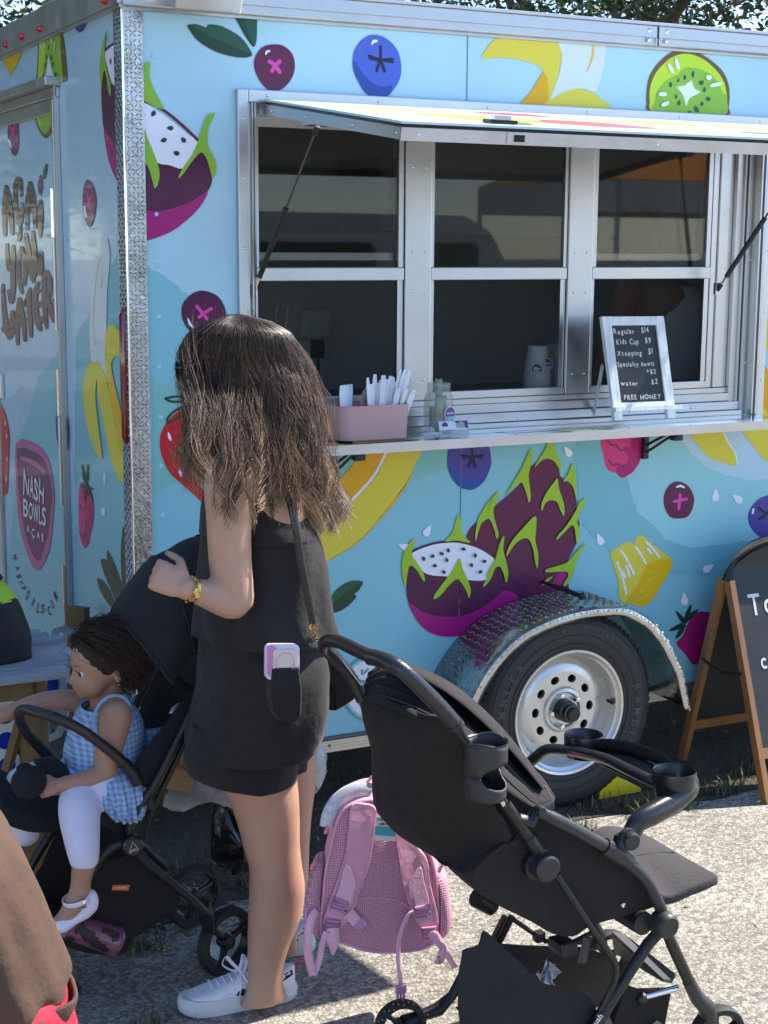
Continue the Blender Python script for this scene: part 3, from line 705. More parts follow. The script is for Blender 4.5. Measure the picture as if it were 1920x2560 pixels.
# ---- wave background, side
P = Print('side', 'wave_print', .0002)
P.poly('teal1', jag(k4([(955, 170), (1030, 210), (1110, 265), (1175, 325), (1260, 370), (1400, 430), (1530, 500)]))+[(592, 1105), (1400, 1085), (1925, 1055), (1990, 1050), (1990, 1740), (365, 1925), (372, 900)], False)
P.poly('teal4', [(790, 1120), (1210, 1085)]+jag([(1210, 1150), (1188, 1166), (1140, 1171), (1095, 1178)])+jag(k6([(1180, 1390), (990, 1470), (800, 1560), (560, 1650)]))+[(790, 1290)], False)
P.poly('teal4', jag(k4([(985, 890), (1060, 935), (1130, 950), (1190, 985), (1300, 1050), (1500, 1100)]))+[(615, 1108), (720, 1108), (720, 1240)]+jag(k4([(1500, 1500), (1140, 1570), (1060, 1605), (1000, 1645)]))+[(384, 1100)], False)
P.poly('sky2', jag(k4([(1000, 1645), (1060, 1605), (1140, 1570), (1500, 1500), (2000, 1500)]), 2)+[(900, 1300), (800, 1500), (560, 1420), (385, 1420)], False) if False else None
P.poly('teal3', jag(k5([(440, 1080), (560, 1180), (640, 1270), (730, 1360), (770, 1420), (860, 1520)]))+jag(c4([(860, 100), (960, 180), (1040, 270), (1190, 320), (1400, 295), (1560, 270), (1720, 285)]))+[(1950, 1060), (1440, 1075)], False)
P.poly('teal2', jag(c4([(860, 100), (960, 180), (1040, 270), (1190, 320), (1400, 295), (1560, 270), (1720, 285)]))+jag(c4([(1720, 520), (1320, 495), (1200, 490), (1060, 475), (900, 430), (690, 340), (600, 260), (520, 160), (500, 20)]))+jag([(1443, 1180), (1430, 1120), (1470, 1085), (1540, 1120), (1570, 1200)]), False)
P.poly('sky2', jag(k5([(1110, 1090), (1200, 1220), (1300, 1300), (1400, 1340), (1560, 1370), (1720, 1360)]))+[(1950, 1060), (1690, 1075)], False)
P.poly('grey', jag(d5([(420, 1040), (470, 1150), (560, 1280), (700, 1440), (860, 1530), (960, 1600)]), 1.5)+d5([(1100, 1600), (860, 1370), (720, 1200), (620, 1050)]), False) if False else None
P.done()
# ---- leaves and berries along the top
P = Print('side', 'leaf_print')
P.poly('leaf', k1([(1218, 163), (1280, 158), (1335, 178), (1350, 160), (1390, 160), (1450, 175), (1560, 240), (1620, 320), (1632, 352), (1600, 372), (1520, 368), (1400, 335), (1290, 270), (1240, 210)]), True, 4)
P.poly('leafd', k1([(1218, 163), (1320, 215), (1450, 275), (1550, 320), (1632, 352), (1600, 372), (1520, 368), (1400, 335), (1290, 270), (1240, 210)]), True, 4); P.done()
P = Print('side', 'leaf_print')
P.poly('leaf', d1([(258, 190), (540, 210), (567, 360), (560, 560), (530, 645), (490, 620), (400, 490), (310, 320)]), True, 4)
P.poly('leafd', d1([(258, 190), (375, 205), (430, 400), (500, 560), (530, 645), (490, 620), (400, 490), (310, 320)]), True, 4); P.done()
def berry(name, plane, f, outl, cross, hl, body='plum', col_='pink', cw=3.2):
    P = Print(plane, name); P.poly(body, f(outl), True, 5)
    for st in cross: P.stroke(col_, f(st), cw)
    if hl: P.stroke('white', f(hl), [1.8, 3.2, 2.2])
    P.done()
berry('plum_print', 'side', d1, [(780, 615), (900, 622), (1000, 680), (1070, 780), (1092, 920), (1062, 1050), (985, 1170), (880, 1246), (740, 1246), (640, 1165), (560, 1030), (527, 900), (545, 780), (610, 680), (690, 630)],
      [[(740, 850), (815, 905), (880, 995)], [(880, 850), (820, 910), (775, 980)]], [(690, 750), (705, 715), (740, 705)], cw=5)
P = Print('side', 'blueberry_print')
P.poly('blue', k2([(910, 213), (990, 235), (1060, 310), (1082, 420), (1060, 510), (990, 587), (880, 580), (820, 500), (787, 400), (795, 310), (845, 240)]))
P.poly('blued', k2([(787, 372), (820, 400), (850, 455), (920, 515), (980, 528), (1022, 520), (1020, 560), (990, 587), (880, 580), (820, 500), (790, 430)]), True, 3)
for st in ([(955, 285), (955, 360)], [(955, 365), (1030, 362)], [(955, 365), (1028, 378)], [(950, 365), (885, 340)], [(950, 370), (890, 355)], [(950, 375), (932, 432)], [(960, 375), (980, 435)]): P.stroke('navy', k2(st), 3.4)
P.stroke('white', k2([(902, 268), (915, 252), (930, 250)]), [2, 4, 3]); P.done()
P = Print('side', 'banana_print')
P.poly('yel', k3([(-84, 357), (-60, 300), (0, 238), (100, 238), (200, 238), (300, 240), (382, 248), (400, 330), (385, 440), (345, 570), (312, 645), (240, 645), (300, 560), (300, 490), (290, 440), (265, 405), (200, 378), (100, 358), (0, 352)]), True, 3)
P.poly('cream', k3([(385, 250), (520, 255), (662, 262), (660, 400), (628, 520), (600, 562), (545, 545), (470, 545), (400, 582), (312, 645), (345, 570), (388, 440), (402, 330)]), True, 3)
P.poly('org', k3([(290, 440), (318, 510), (318, 570), (305, 645), (150, 645), (220, 550)]), True, 3)
P.poly('yel', k3([(305, 648), (360, 592), (430, 556), (510, 543), (590, 565), (645, 605), (690, 662)]), True, 3)
P.stroke('slit', k3([(595, 265), (590, 340), (558, 435)]), [2.2, 3.2, 1]); P.done()
P = Print('side', 'kiwi_print')
P.poly('brown', d2([(340, 385), (520, 372), (700, 400), (870, 500), (1030, 650), (1110, 820), (1130, 1000), (1115, 1150), (1088, 1260), (500, 1230), (20, 1200), (-18, 1100), (-22, 1000), (0, 800), (60, 650), (180, 500)]))
P.poly('limel', d2([(530, 412), (640, 430), (800, 510), (950, 650), (1050, 800), (1085, 960), (1090, 1050), (1050, 1262), (500, 1230), (65, 1205), (25, 1050), (28, 900), (65, 760), (150, 620), (300, 480), (420, 425)]))
P.poly('limed', d2([(560, 600), (700, 620), (850, 690), (960, 800), (1010, 900), (1050, 970), (1085, 980), (1085, 1050), (1050, 1262), (500, 1230), (80, 1205), (90, 1080), (120, 950), (200, 830), (290, 750), (420, 690), (480, 620)]), True, 4)
P.poly('white', d2([(600, 780), (625, 860), (660, 905), (730, 945), (610, 1000), (560, 1050), (530, 1135), (505, 1040), (470, 960), (400, 865), (500, 855)]), True, 2)
for x, y, a_, b_, r in ((622, 695, 25, 45, .1), (508, 738, 25, 32, 0), (420, 778, 16, 30, .4), (315, 840, 24, 35, 0), (390, 1005, 18, 30, -.1), (430, 1092, 26, 36, .1), (740, 812, 34, 34, .5), (783, 908, 20, 34, .1), (836, 1037, 34, 30, 1.3), (750, 1105, 22, 30, 0), (675, 1180, 28, 50, -.5), (583, 1212, 20, 18, 1.5)): P.seed('seedg', 1620+x/5.53, 60+y/5.53, a_/5.53, b_/5.53, r)
for x, y, a_, b_, r in ((405, 550, 26, 88, -.25), (318, 615, 26, 78, -.45), (843, 738, 40, 34, 0), (940, 838, 92, 28, -.2), (205, 970, 60, 32, 0), (240, 1105, 62, 30, -.45)): P.ell('white', 1620+x/5.53, 60+y/5.53, a_/5.53, b_/5.53, r, 14)
P.done()
P = Print('side', 'blueberry_print'); P.ell('blue', 1942, 500, 44, 68); P.ell('blued', 1946, 522, 34, 40); P.done()
# ---- dragon fruit by the corner
P = Print('side', 'dragon_fruit_print')
P.poly('plumd', k1([(915, 1035), (1020, 1045), (1100, 1070), (1180, 1090), (1240, 1040), (1300, 980), (1340, 1020), (1362, 1090), (1375, 1165), (1345, 1240), (1250, 1310), (1100, 1365), (915, 1380)]))
P.poly('mag', k1([(915, 1374), (1000, 1370), (1100, 1355), (1250, 1300), (1345, 1240), (1300, 1335), (1200, 1435), (1080, 1515), (915, 1552)]))
P.poly('white', k1([(915, 660), (1050, 738), (1200, 855), (1284, 925), (1240, 1010), (1185, 1092), (1100, 1070), (1018, 1052), (980, 960), (915, 760)]), True, 3)
P.stroke('rind', k1([(920, 655), (980, 672), (1080, 728), (1200, 828), (1283, 910)]), 3.6)
P.poly('limed', k1([(915, 640), (915, 500), (930, 430), (955, 400), (975, 405), (968, 480), (990, 560), (1030, 640), (1062, 705), (1000, 690), (930, 650)]), True, 4)
P.poly('limed', k1([(915, 800), (950, 880), (1000, 1000), (1030, 1090), (1032, 1160), (1005, 1222), (985, 1160), (960, 1080), (915, 1010)]), True, 4)
P.poly('limed', k1([(1370, 732), (1393, 740), (1362, 800), (1345, 880), (1350, 950), (1395, 1040), (1402, 1100), (1378, 1162), (1362, 1100), (1335, 1020), (1300, 988), (1250, 1040), (1200, 1110), (1160, 1155), (1158, 1140), (1190, 1080), (1240, 1010), (1285, 910), (1320, 800), (1340, 750)]), True, 4)
for x, y in ((995, 735), (1105, 830), (1062, 908), (1190, 908), (1145, 993)): P.seed('seed', x/2.592, y/2.592, 6.5, 7.5, x*.01)
P.done()
berry('plum_print', 'side', k4, [(1310, 328), (1390, 350), (1440, 400), (1465, 480), (1440, 560), (1380, 620), (1270, 620), (1210, 565), (1180, 500), (1180, 430), (1205, 385), (1250, 345)], [[(1275, 430), (1310, 470), (1340, 510)], [(1370, 445), (1320, 475), (1290, 500)]], [(1218, 510), (1232, 545), (1255, 568)], 'plumd', cw=4.2)
P = Print('side', 'strawberry_print')
P.poly('strawb', k4([(1200, 1090), (1320, 1130), (1450, 1230), (1520, 1400), (1500, 1600), (1440, 1700), (1350, 1740), (1290, 1680), (1190, 1590), (1110, 1520), (1060, 1430), (1038, 1350), (1040, 1270), (1075, 1190), (1130, 1130)]))
for L_ in ([(1072, 1028), (1130, 1015), (1200, 1018), (1250, 1030), (1190, 1046), (1110, 1046), (1072, 1028)], [(1205, 1070), (1130, 1110), (1085, 1160), (1095, 1182), (1150, 1155), (1200, 1110)]): P.stroke('leafd', k4(L_), 2.8)
for x, y in ((1098, 1275), (1203, 1240), (1168, 1358), (1168, 1508), (1290, 1300), (1300, 1450), (1310, 1590)): P.seed('white', x/2.592, 600+y/2.592, 4.2, 11, -.3)
P.done()
P = Print('side', 'banana_print')
P.poly('org', [(912, 1118), (963, 1118), (955, 1153), (936, 1190), (908, 1219), (872, 1257), (800, 1320), (700, 1370), (660, 1340), (740, 1290), (800, 1255), (850, 1200), (890, 1150)], True, 4)
P.poly('yel', [(975, 1118), (1056, 1112), (1037, 1161), (1020, 1199), (991, 1240), (975, 1263), (933, 1317), (887, 1360), (837, 1390), (808, 1408), (700, 1440), (640, 1420), (700, 1385), (800, 1325), (872, 1262), (912, 1222), (944, 1185), (960, 1150)], True, 4)
P.stroke('white', [(968, 1122), (955, 1153), (936, 1188), (905, 1224), (872, 1257), (800, 1318), (740, 1350)], 3.2)
P.stroke('org', [(1030, 1182), (1010, 1222), (975, 1266), (930, 1320), (887, 1361), (825, 1399)], [1, 2.4, 3, 2, 1.5, 1.5]); P.done()
P = Print('side', 'leaf_print')
P.poly('leaf', c3([(458, 752), (470, 690), (520, 610), (590, 560), (650, 548), (692, 558), (668, 610), (640, 635), (650, 655), (600, 710), (530, 752)]), True, 4)
P.poly('leafd', c3([(458, 752), (520, 680), (600, 615), (692, 558), (668, 610), (640, 635), (650, 655), (600, 710), (530, 752)]), True, 4); P.done()
P = Print('side', 'plum_print'); P.poly('mag', c3([(340, 870), (380, 830), (440, 818), (452, 860), (430, 920), (370, 950), (330, 930)])); P.done()
P = Print('side', 'blueberry_print')
P.poly('violet', k6([(1270, 1215), (1400, 1200), (1500, 1225), (1522, 1300), (1522, 1360), (1485, 1450), (1425, 1505), (1370, 1515), (1300, 1480), (1252, 1400), (1240, 1310)]))
P.poly('blued', k6([(1242, 1330), (1270, 1380), (1310, 1420), (1370, 1445), (1440, 1440), (1485, 1450), (1425, 1505), (1370, 1515), (1300, 1480), (1252, 1400)]), True, 3)
for st in ([(1402, 1235), (1400, 1290)], [(1400, 1300), (1470, 1292)], [(1400, 1300), (1465, 1308)], [(1395, 1300), (1335, 1292)], [(1395, 1302), (1340, 1310)], [(1400, 1305), (1378, 1365)], [(1405, 1305), (1422, 1368)]): P.stroke('navy', k6(st), 3.)
P.done()
# ---- large dragon fruit, whole and halved
P = Print('side', 'dragon_fruit_print')
P.poly('plum', k5([(-50, 1580), (0, 1520), (60, 1470), (155, 1380), (200, 1300), (240, 1265), (300, 1238), (345, 1245), (380, 1290), (395, 1345), (440, 1378), (480, 1430), (492, 1500)])+c4([(492, 96), (510, 180), (490, 290), (440, 390), (432, 440), (420, 480), (440, 520), (420, 600), (200, 660), (0, 700), (-110, 690), (-200, 500), (-200, 350), (-160, 200)]), True, 4)
P.poly('mag', c4([(440, 460), (438, 490), (410, 540), (380, 560), (340, 545), (380, 470)]), True, 3)
P.poly('plumd', c3([(975, 580), (985, 500), (1010, 450), (1120, 480), (1300, 520), (1500, 540), (1560, 480), (1720, 560), (1800, 700), (1659, 740), (1500, 800), (1300, 880), (1080, 800), (990, 690)]), True, 4)
P.poly('mag', c3([(990, 690), (1080, 750), (1180, 778), (1290, 782), (1380, 765), (1480, 715), (1560, 660), (1610, 612), (1680, 650), (1600, 780), (1480, 860), (1380, 900), (1310, 908), (1230, 912), (1150, 895), (1080, 850), (1030, 785)]), True, 4)
P.poly('mag', e_ := [(1080+x/2.44, 1400+y/2.44) for x, y in ((175, 470), (430, 195), (540, 300), (330, 660), (240, 600))], True, 3)
P.poly('white', c3([(1010, 368), (1080, 335), (1180, 310), (1300, 303), (1400, 325), (1480, 360), (1545, 410), (1530, 480), (1485, 545), (1360, 542), (1245, 522), (1130, 512), (1070, 475)]), True, 4)
P.stroke('rind', c3([(1010, 362), (1080, 330), (1180, 302), (1300, 294), (1410, 320), (1490, 358), (1550, 400)]), 2.8)
G = 'lime'
P.poly(G, c3([(1225, 293), (1270, 240), (1295, 160), (1312, 118), (1325, 150), (1330, 210), (1350, 260), (1388, 302), (1300, 288)]), True, 4)
P.poly(G, c3([(1025, 276), (1028, 310), (1010, 350), (1015, 390), (1050, 440), (1085, 500), (1095, 550), (1080, 545), (1040, 480), (1000, 450), (982, 500), (970, 595), (958, 560), (945, 470), (955, 380), (990, 310)]), True, 4)
P.poly(G, c3([(1318, 402), (1340, 470), (1380, 560), (1392, 620), (1380, 662), (1365, 620), (1330, 560), (1300, 540), (1250, 580), (1200, 640), (1155, 668), (1158, 640), (1200, 580), (1260, 500)]), True, 4)
P.poly(G, c3([(1610, 265), (1600, 330), (1590, 400), (1625, 470), (1632, 530), (1618, 562), (1605, 500), (1578, 450), (1550, 470), (1520, 540), (1475, 590), (1480, 560), (1520, 500), (1550, 400), (1575, 310), (1595, 268)]), True, 4)
P.poly(G, c3([(1570, 0), (1545, 60), (1540, 120), (1560, 200), (1572, 250), (1558, 275), (1545, 220), (1520, 160), (1495, 150), (1455, 190), (1425, 290), (1422, 240), (1440, 150), (1490, 60), (1540, 0)]), True, 4)
for L_ in ([(320, 1130), (350, 1130), (365, 1190), (395, 1260), (398, 1330), (380, 1290), (345, 1245), (290, 1240), (235, 1290), (262, 1240), (300, 1180)],
           [(220, 1178), (218, 1250), (200, 1330), (205, 1400), (212, 1470), (200, 1505), (185, 1450), (155, 1380), (110, 1410), (55, 1470), (100, 1390), (155, 1300), (195, 1210)],
           [(470, 1262), (485, 1330), (490, 1400), (490, 1480), (470, 1410), (440, 1375), (410, 1372), (440, 1330)],
           [(375, 1358), (385, 1420), (405, 1480), (418, 1540), (412, 1585), (390, 1545), (370, 1500), (330, 1490), (300, 1510), (280, 1555), (278, 1510), (310, 1440), (350, 1385)],
           [(550, 1485), (525, 1540), (500, 1600), (495, 1650), (490, 1560), (510, 1500)],
           [(25, 1435), (10, 1480), (-10, 1530), (-40, 1560), (-30, 1500), (0, 1450)]): P.poly(G, k5(L_), True, 4)
for L_ in ([(550, 22), (530, 70), (500, 120), (495, 165), (512, 210), (495, 300), (480, 200), (460, 180), (420, 220), (370, 268), (378, 240), (430, 180), (475, 110), (510, 45), (535, 20)],
           [(240, 122), (245, 200), (240, 270), (258, 360), (252, 440), (240, 410), (225, 320), (200, 265), (160, 262), (110, 300), (68, 365), (68, 335), (100, 270), (160, 200)],
           [(555, 290), (530, 330), (490, 410), (470, 480), (430, 545), (410, 540), (440, 490), (430, 462), (380, 462), (305, 465), (310, 445), (380, 425), (440, 400), (500, 330), (535, 298)],
           [(50, 250), (45, 330), (65, 410), (75, 480), (60, 525), (45, 470), (20, 430), (-15, 450), (-55, 500), (-45, 460), (0, 380), (25, 290)],
           [(345, 492), (330, 510), (300, 540), (280, 540), (310, 505)]): P.poly(G, c4(L_), True, 4)
for x, y in ((1087, 407), (1146, 390), (1205, 374), (1247, 353), (1345, 344), (1160, 452), (1237, 416), (1218, 493), (1421, 386), (1397, 448), (1481, 424), (1455, 492)): P.seed('seed', 640+x/2.592, 1240+y/2.592, 4.6, 5.4, x*.02)
P.done()
for cx, cy, r in ((640+1110/2.592, 1240+228/2.592, .5), (640+965/2.592, 1240+330/2.592, -1.2), (1240+440/2.44, 640+1195/2.44, -.6), (1240+635/2.44, 1240+268/2.44, -.4), (1240+1292/2.44, 1240+442/2.44, 1.0), (1240+1150/2.44, 1240+632/2.44, -.1), (1240+1340/2.44, 640+1462/2.44, 0), (1240+1475/2.44, 640+1482/2.44, -.9), (1240+1580/2.44, 1240+415/2.44, 1.3)):
    P = Print('side', 'droplet_print', .0030); ca, sa = math.cos(r), math.sin(r)
    P.poly('white', [(cx+(x*ca-y*sa), cy+(x*sa+y*ca)) for x, y in ((0, -17), (6, -6), (9, 4), (6, 11), (0, 13), (-6, 11), (-9, 4), (-6, -6))], True, 3); P.done()
# ---- raspberry, plum, blueberry, pineapple, raspberry on the right
P = Print('side', 'raspberry_print')
P.poly('rasp', k5([(640, 1150), (660, 1090), (880, 1080), (890, 1140), (885, 1190), (850, 1300), (810, 1335), (765, 1352), (735, 1325), (690, 1310), (665, 1270), (655, 1210)]), True, 4)
P.poly('raspd', k5([(830, 1090), (890, 1100), (890, 1190), (870, 1270), (810, 1335), (765, 1352), (735, 1320), (745, 1280), (790, 1270), (805, 1230), (785, 1190), (820, 1160)]), True, 4)
for L_ in ([(678, 1120), (700, 1150), (735, 1155), (760, 1185), (795, 1170)], [(690, 1245), (710, 1275), (745, 1270), (770, 1280), (800, 1272)]): P.stroke('grape', k5(L_), 2.4)
P.done()
berry('plum_print', 'side', k5, [(1110, 1375), (1170, 1400), (1205, 1460), (1205, 1520), (1175, 1585), (1120, 1602), (1060, 1590), (1025, 1520), (1028, 1450), (1060, 1395)], [[(1123, 1455), (1120, 1500), (1115, 1542)], [(1088, 1497), (1125, 1490), (1162, 1482)]], [(1102, 1410), (1125, 1402), (1148, 1412)], 'plum', cw=3.6)
P = Print('side', 'blueberry_print'); P.poly('violet', c4([(1700, -5), (1660, -5), (1600, 20), (1550, 80), (1538, 140), (1560, 200), (1610, 250), (1660, 262), (1760, 240), (1790, 100), (1760, 20)]))
for st in ([(1600, 70), (1650, 110)], [(1605, 140), (1640, 120)], [(1650, 110), (1700, 60)]): P.stroke('navy', c4(st), 3.6)
P.stroke('white', c4([(1570, 80), (1566, 105)]), 2.6); P.done()
P = Print('side', 'pineapple_print')
P.poly('yel', c4([(700, 345), (760, 300), (800, 280), (830, 285), (845, 300), (850, 265), (885, 238), (920, 262), (1000, 330), (1072, 385), (1060, 430), (1000, 540), (940, 640), (890, 672), (830, 660), (755, 632), (745, 520), (715, 420)]), True, 3)
P.poly('yeld', c4([(918, 425), (990, 392), (1050, 380), (1075, 395), (1065, 450), (1020, 530), (970, 610), (920, 665), (880, 672), (835, 662), (790, 645), (830, 590), (880, 510)]), True, 3)
for L_ in ([(762, 330), (800, 390), (842, 475)], [(738, 405), (770, 490), (795, 595)], [(775, 460), (788, 498)], [(795, 425), (815, 490)], [(850, 310), (880, 350), (912, 408)], [(915, 280), (955, 320), (995, 370)], [(925, 320), (948, 350)]): P.stroke('white', c4(L_), 2.6)
for L_ in ([(940, 460), (995, 485), (935, 512)], [(885, 578), (925, 608), (850, 635)]): P.stroke('yel', c4(L_), 2.4, False)
P.done()
P = Print('side', 'raspberry_print')
P.poly('raspd', c4([(1140, 850), (1180, 760), (1210, 715), (1270, 705), (1330, 730), (1380, 850), (1330, 980), (1250, 1020), (1200, 1025), (1150, 960), (1100, 900)]), True, 4)
for L_ in ([(1205, 830), (1222, 860), (1200, 890), (1175, 905), (1178, 935), (1150, 945)], [(1150, 800), (1190, 790), (1180, 830), (1150, 850)], [(1235, 740), (1250, 770), (1275, 780)]): P.stroke('grape', c4(L_), 2.2)
for L_ in ([(1100, 705), (1130, 745), (1150, 780)], [(1190, 665), (1170, 720), (1150, 775)], [(1228, 695), (1190, 730), (1150, 775)], [(1062, 820), (1110, 800), (1150, 775)], [(1100, 865), (1130, 825), (1150, 780)]): P.stroke('leafd', c4(L_), [2, 6, 3])
P.done()
P = Print('side', 'banana_print')
P.poly('yel', k5([(1582, 395), (1650, 388), (1720, 380), (1720, 560), (1650, 570), (1610, 590), (1600, 650), (1720, 860), (1720, 1000), (1600, 985), (1535, 965), (1550, 760), (1572, 560)]), False)
P.poly('org', k5([(1598, 585), (1640, 665), (1690, 740), (1730, 800), (1730, 1010), (1680, 985), (1600, 870), (1555, 765), (1570, 660)]), True, 3)
P.poly('yel', d5([(590, 1040), (700, 960), (860, 960), (1040, 960), (1060, 1060), (1110, 1150), (1190, 1270), (1232, 1450), (1140, 1448), (1040, 1420), (950, 1390), (860, 1355), (760, 1260), (680, 1150)]), True, 3)
P.poly('yel', d5([(1280, 970), (1500, 960), (1800, 940), (1800, 1500), (1659, 1410), (1590, 1360), (1480, 1220), (1380, 1090)]), False)
P.stroke('white', d5([(1045, 975), (1070, 1060), (1130, 1170), (1200, 1270), (1225, 1360), (1235, 1450)]), [1.2, 2.2, 2, 2, 1.2]); P.done()
# ---- round badge near the bottom rail (mostly hidden)
for bx, by in ((930, 1722), (735, 1745)):
    P = Print('side', 'badge_print', .0036); P.ell('ringt', bx, by, 78, 84, 0, 40); P.ell('teal3', bx, by, 72, 78, 0, 40); P.ell('white', bx, by, 66, 72, 0, 40)
    for q in range(9):
        a_ = q*.7; P.stroke('ringt', [(bx+50*math.cos(a_), by+54*math.sin(a_)), (bx+60*math.cos(a_+.1), by+40*math.sin(a_+.1)), (bx+46*math.cos(a_+.3), by+50*math.sin(a_+.3))], 2.6)
    for q in ((-30, -20), (0, -24), (28, -10), (-10, 20), (22, 24)): P.stroke('ringt', [(bx+q[0], by+q[1]), (bx+q[0]+12, by+q[1]+4), (bx+q[0]+6, by+q[1]+18), (bx+q[0]-8, by+q[1]+14)], 3)
    P.done()
# ================================================================== rear face prints
P = Print('rear', 'wave_print', .0003)
P.poly('teal2', jag(e2([(800, 1990), (860, 1860), (950, 1720), (990, 1600), (1060, 1500), (1150, 1300), (1240, 1100), (1250, 700), (1300, 400)]), 1.5)+[(322, 900), (328, 1130)]+jag(k4([(840, 1300), (700, 1370), (640, 1400), (600, 1480), (520, 1540), (490, 1600)]), 1.5)+[(186, 1200)], False)
P.poly('teal1', jag(k4([(490, 1600), (600, 1480), (640, 1400), (700, 1370), (840, 1300)]), 1)+[(335, 1600), (330, 2000), (192, 2100), (190, 1300)], False); P.done()
P = Print('rear', 'kiwi_print')
P.poly('brown', d3([(478, 480), (600, 430), (735, 400), (775, 480), (800, 700), (812, 850), (808, 990), (650, 1000), (455, 1010), (455, 800), (462, 600)]), True, 3)
P.poly('limel', d3([(490, 490), (600, 450), (722, 410), (740, 600), (755, 800), (762, 990), (650, 1000), (470, 1010), (468, 800), (475, 600)]), True, 3)
P.poly('limed', d3([(560, 480), (640, 440), (722, 412), (740, 600), (752, 800), (760, 992), (600, 1000), (500, 1000), (520, 880), (545, 700), (560, 600)]), True, 3)
P.poly('white', d3([(592, 690), (610, 780), (645, 900), (660, 990), (550, 995), (560, 900), (580, 790)]), True, 3)
for x, y in ((590, 578), (565, 695), (548, 800), (530, 925), (622, 705), (642, 785), (673, 910)): P.seed('seed', x/4.879, y/4.879, 1.9, 6.6)
for L_ in ([(500, 560), (530, 650)], [(530, 510), (548, 585)], [(628, 460), (632, 530)], [(672, 500), (655, 610)]): P.stroke('white', d3(L_), [1, 2, 1])
P.done()
P = Print('rear', 'blueberry_print'); P.poly('violet', d3([(900, 320), (970, 280), (1050, 250), (1040, 320), (1010, 370), (970, 395), (935, 370)])); P.done()
P = Print('rear', 'fruit_print'); P.poly('yeld', d3([(38, 715), (130, 650), (255, 610), (235, 720), (200, 800), (160, 850), (128, 915), (90, 860), (60, 800)]), True, 3)
P.stroke('yel', d3([(120, 690), (145, 800), (100, 780)]), 1.4); P.done()
P = Print('rear', 'dragon_fruit_print')
P.poly('plumd', k1([(675, 455), (700, 520), (740, 560), (795, 620), (800, 1010), (775, 990), (720, 900), (672, 830), (662, 740), (656, 600)]), True, 4)
P.poly('mag', k1([(672, 830), (720, 905), (775, 995), (802, 1005), (802, 1240), (780, 1210), (745, 1150), (712, 1070), (690, 980)]), True, 4)
P.poly('white', k1([(680, 345), (720, 300), (790, 250), (795, 620), (765, 590), (725, 530), (700, 450)]), True, 3)
P.stroke('rind', k1([(680, 328), (720, 293), (790, 255)]), 3)
P.poly('limed', k1([(688, 196), (684, 260), (678, 330), (685, 410), (705, 500), (718, 570), (714, 630), (700, 580), (690, 500), (676, 455), (662, 520), (656, 640), (646, 500), (645, 420), (660, 300)]), True, 4)
P.poly('limed', k1([(800, 640), (790, 680), (765, 740), (745, 790), (748, 818), (765, 790), (800, 700)]), True, 3)
for x, y in ((715, 398), (741, 384), (749, 478)): P.seed('seed', x/2.592, y/2.592, 2.2, 7.5)
P.done()
berry('plum_print', 'rear', e2, [(930, 292), (975, 330), (1005, 410), (1022, 520), (1010, 650), (985, 750), (950, 797), (915, 750), (885, 640), (876, 520), (885, 400), (905, 320)], [[(925, 460), (945, 530), (958, 605)], [(965, 480), (945, 530), (935, 580)]], [(897, 580), (903, 640), (918, 690)], 'grape', cw=1.9)
P = Print('rear', 'banana_print')
P.poly('cream', e2([(1125, 910), (1150, 950), (1168, 1100), (1155, 1300), (1138, 1500), (1135, 1700), (1130, 1900), (1150, 2212)])+k4([(690, 870), (695, 930), (660, 880), (600, 800)])+e2([(960, 2100), (952, 1800), (965, 1500), (990, 1260), (1050, 1060), (1090, 940)]), True, 3)
P.stroke('line', e2([(1082, 1110), (1040, 1240), (1010, 1500), (995, 1800), (1015, 2060)]), .8); P.stroke('line', e2([(1088, 1300), (1075, 1450)]), .8)
P.poly('yel', k4([(720, 550), (760, 575), (810, 640), (810, 780), (775, 755), (740, 758), (722, 800), (715, 830), (700, 930), (682, 840), (678, 700), (690, 590)]), True, 4)
P.poly('yeld', k4([(716, 790), (722, 830), (740, 930), (780, 1090), (810, 1230), (838, 1400), (838, 1560), (790, 1450), (750, 1260), (715, 1040), (700, 930)]), True, 4)
P.poly('yel', k4([(605, 790), (640, 800), (680, 880), (700, 960), (720, 1060), (745, 1200), (775, 1330), (800, 1430), (840, 1540), (840, 1605), (780, 1560), (735, 1470), (700, 1340), (665, 1150), (635, 1010), (628, 905), (618, 1000), (630, 1150), (660, 1390), (656, 1418), (620, 1370), (570, 1230), (545, 1080), (540, 960), (555, 860), (575, 805)]), True, 4)
P.done()
P = Print('rear', 'raspberry_print')
P.poly('raspd', c1([(515, 40), (545, 20), (585, 60), (605, 150), (605, 260), (585, 350), (575, 410), (550, 440), (530, 410), (515, 350), (508, 200)]), True, 4)
P.poly('rasp', c1([(515, 40), (530, 60), (550, 150), (560, 260), (545, 350), (530, 400), (515, 350), (508, 200)]), True, 4)
for L_ in ([(515, 160), (535, 200), (552, 170)], [(550, 270), (565, 310), (585, 320)], [(515, 330), (530, 365), (545, 350)]): P.stroke('grape', c1(L_), 1.6)
for L_ in ([(530, -100), (545, -10), (560, 30)], [(568, -100), (562, -20), (560, 30)], [(600, 60), (575, 50), (560, 30)], [(600, 130), (580, 90), (560, 30)], [(545, 130), (552, 90), (560, 30)], [(522, 45), (545, 40), (560, 30)]): P.stroke('leafd', c1(L_), [1.2, 3.4, 2])
P.done()
P = Print('rear', 'leaf_print')
for L_ in ([(800, 298), (830, 420), (845, 540), (850, 700), (800, 720), (785, 600), (783, 430)], [(692, 455), (730, 520), (775, 640), (800, 780), (770, 860), (725, 700), (700, 560)], [(652, 520), (690, 520), (730, 600), (780, 740), (780, 860), (740, 760), (680, 620)], [(628, 640), (670, 660), (720, 740), (750, 850), (700, 800), (650, 720)]): P.poly('leafd', c1(L_), True, 4)
P.done()
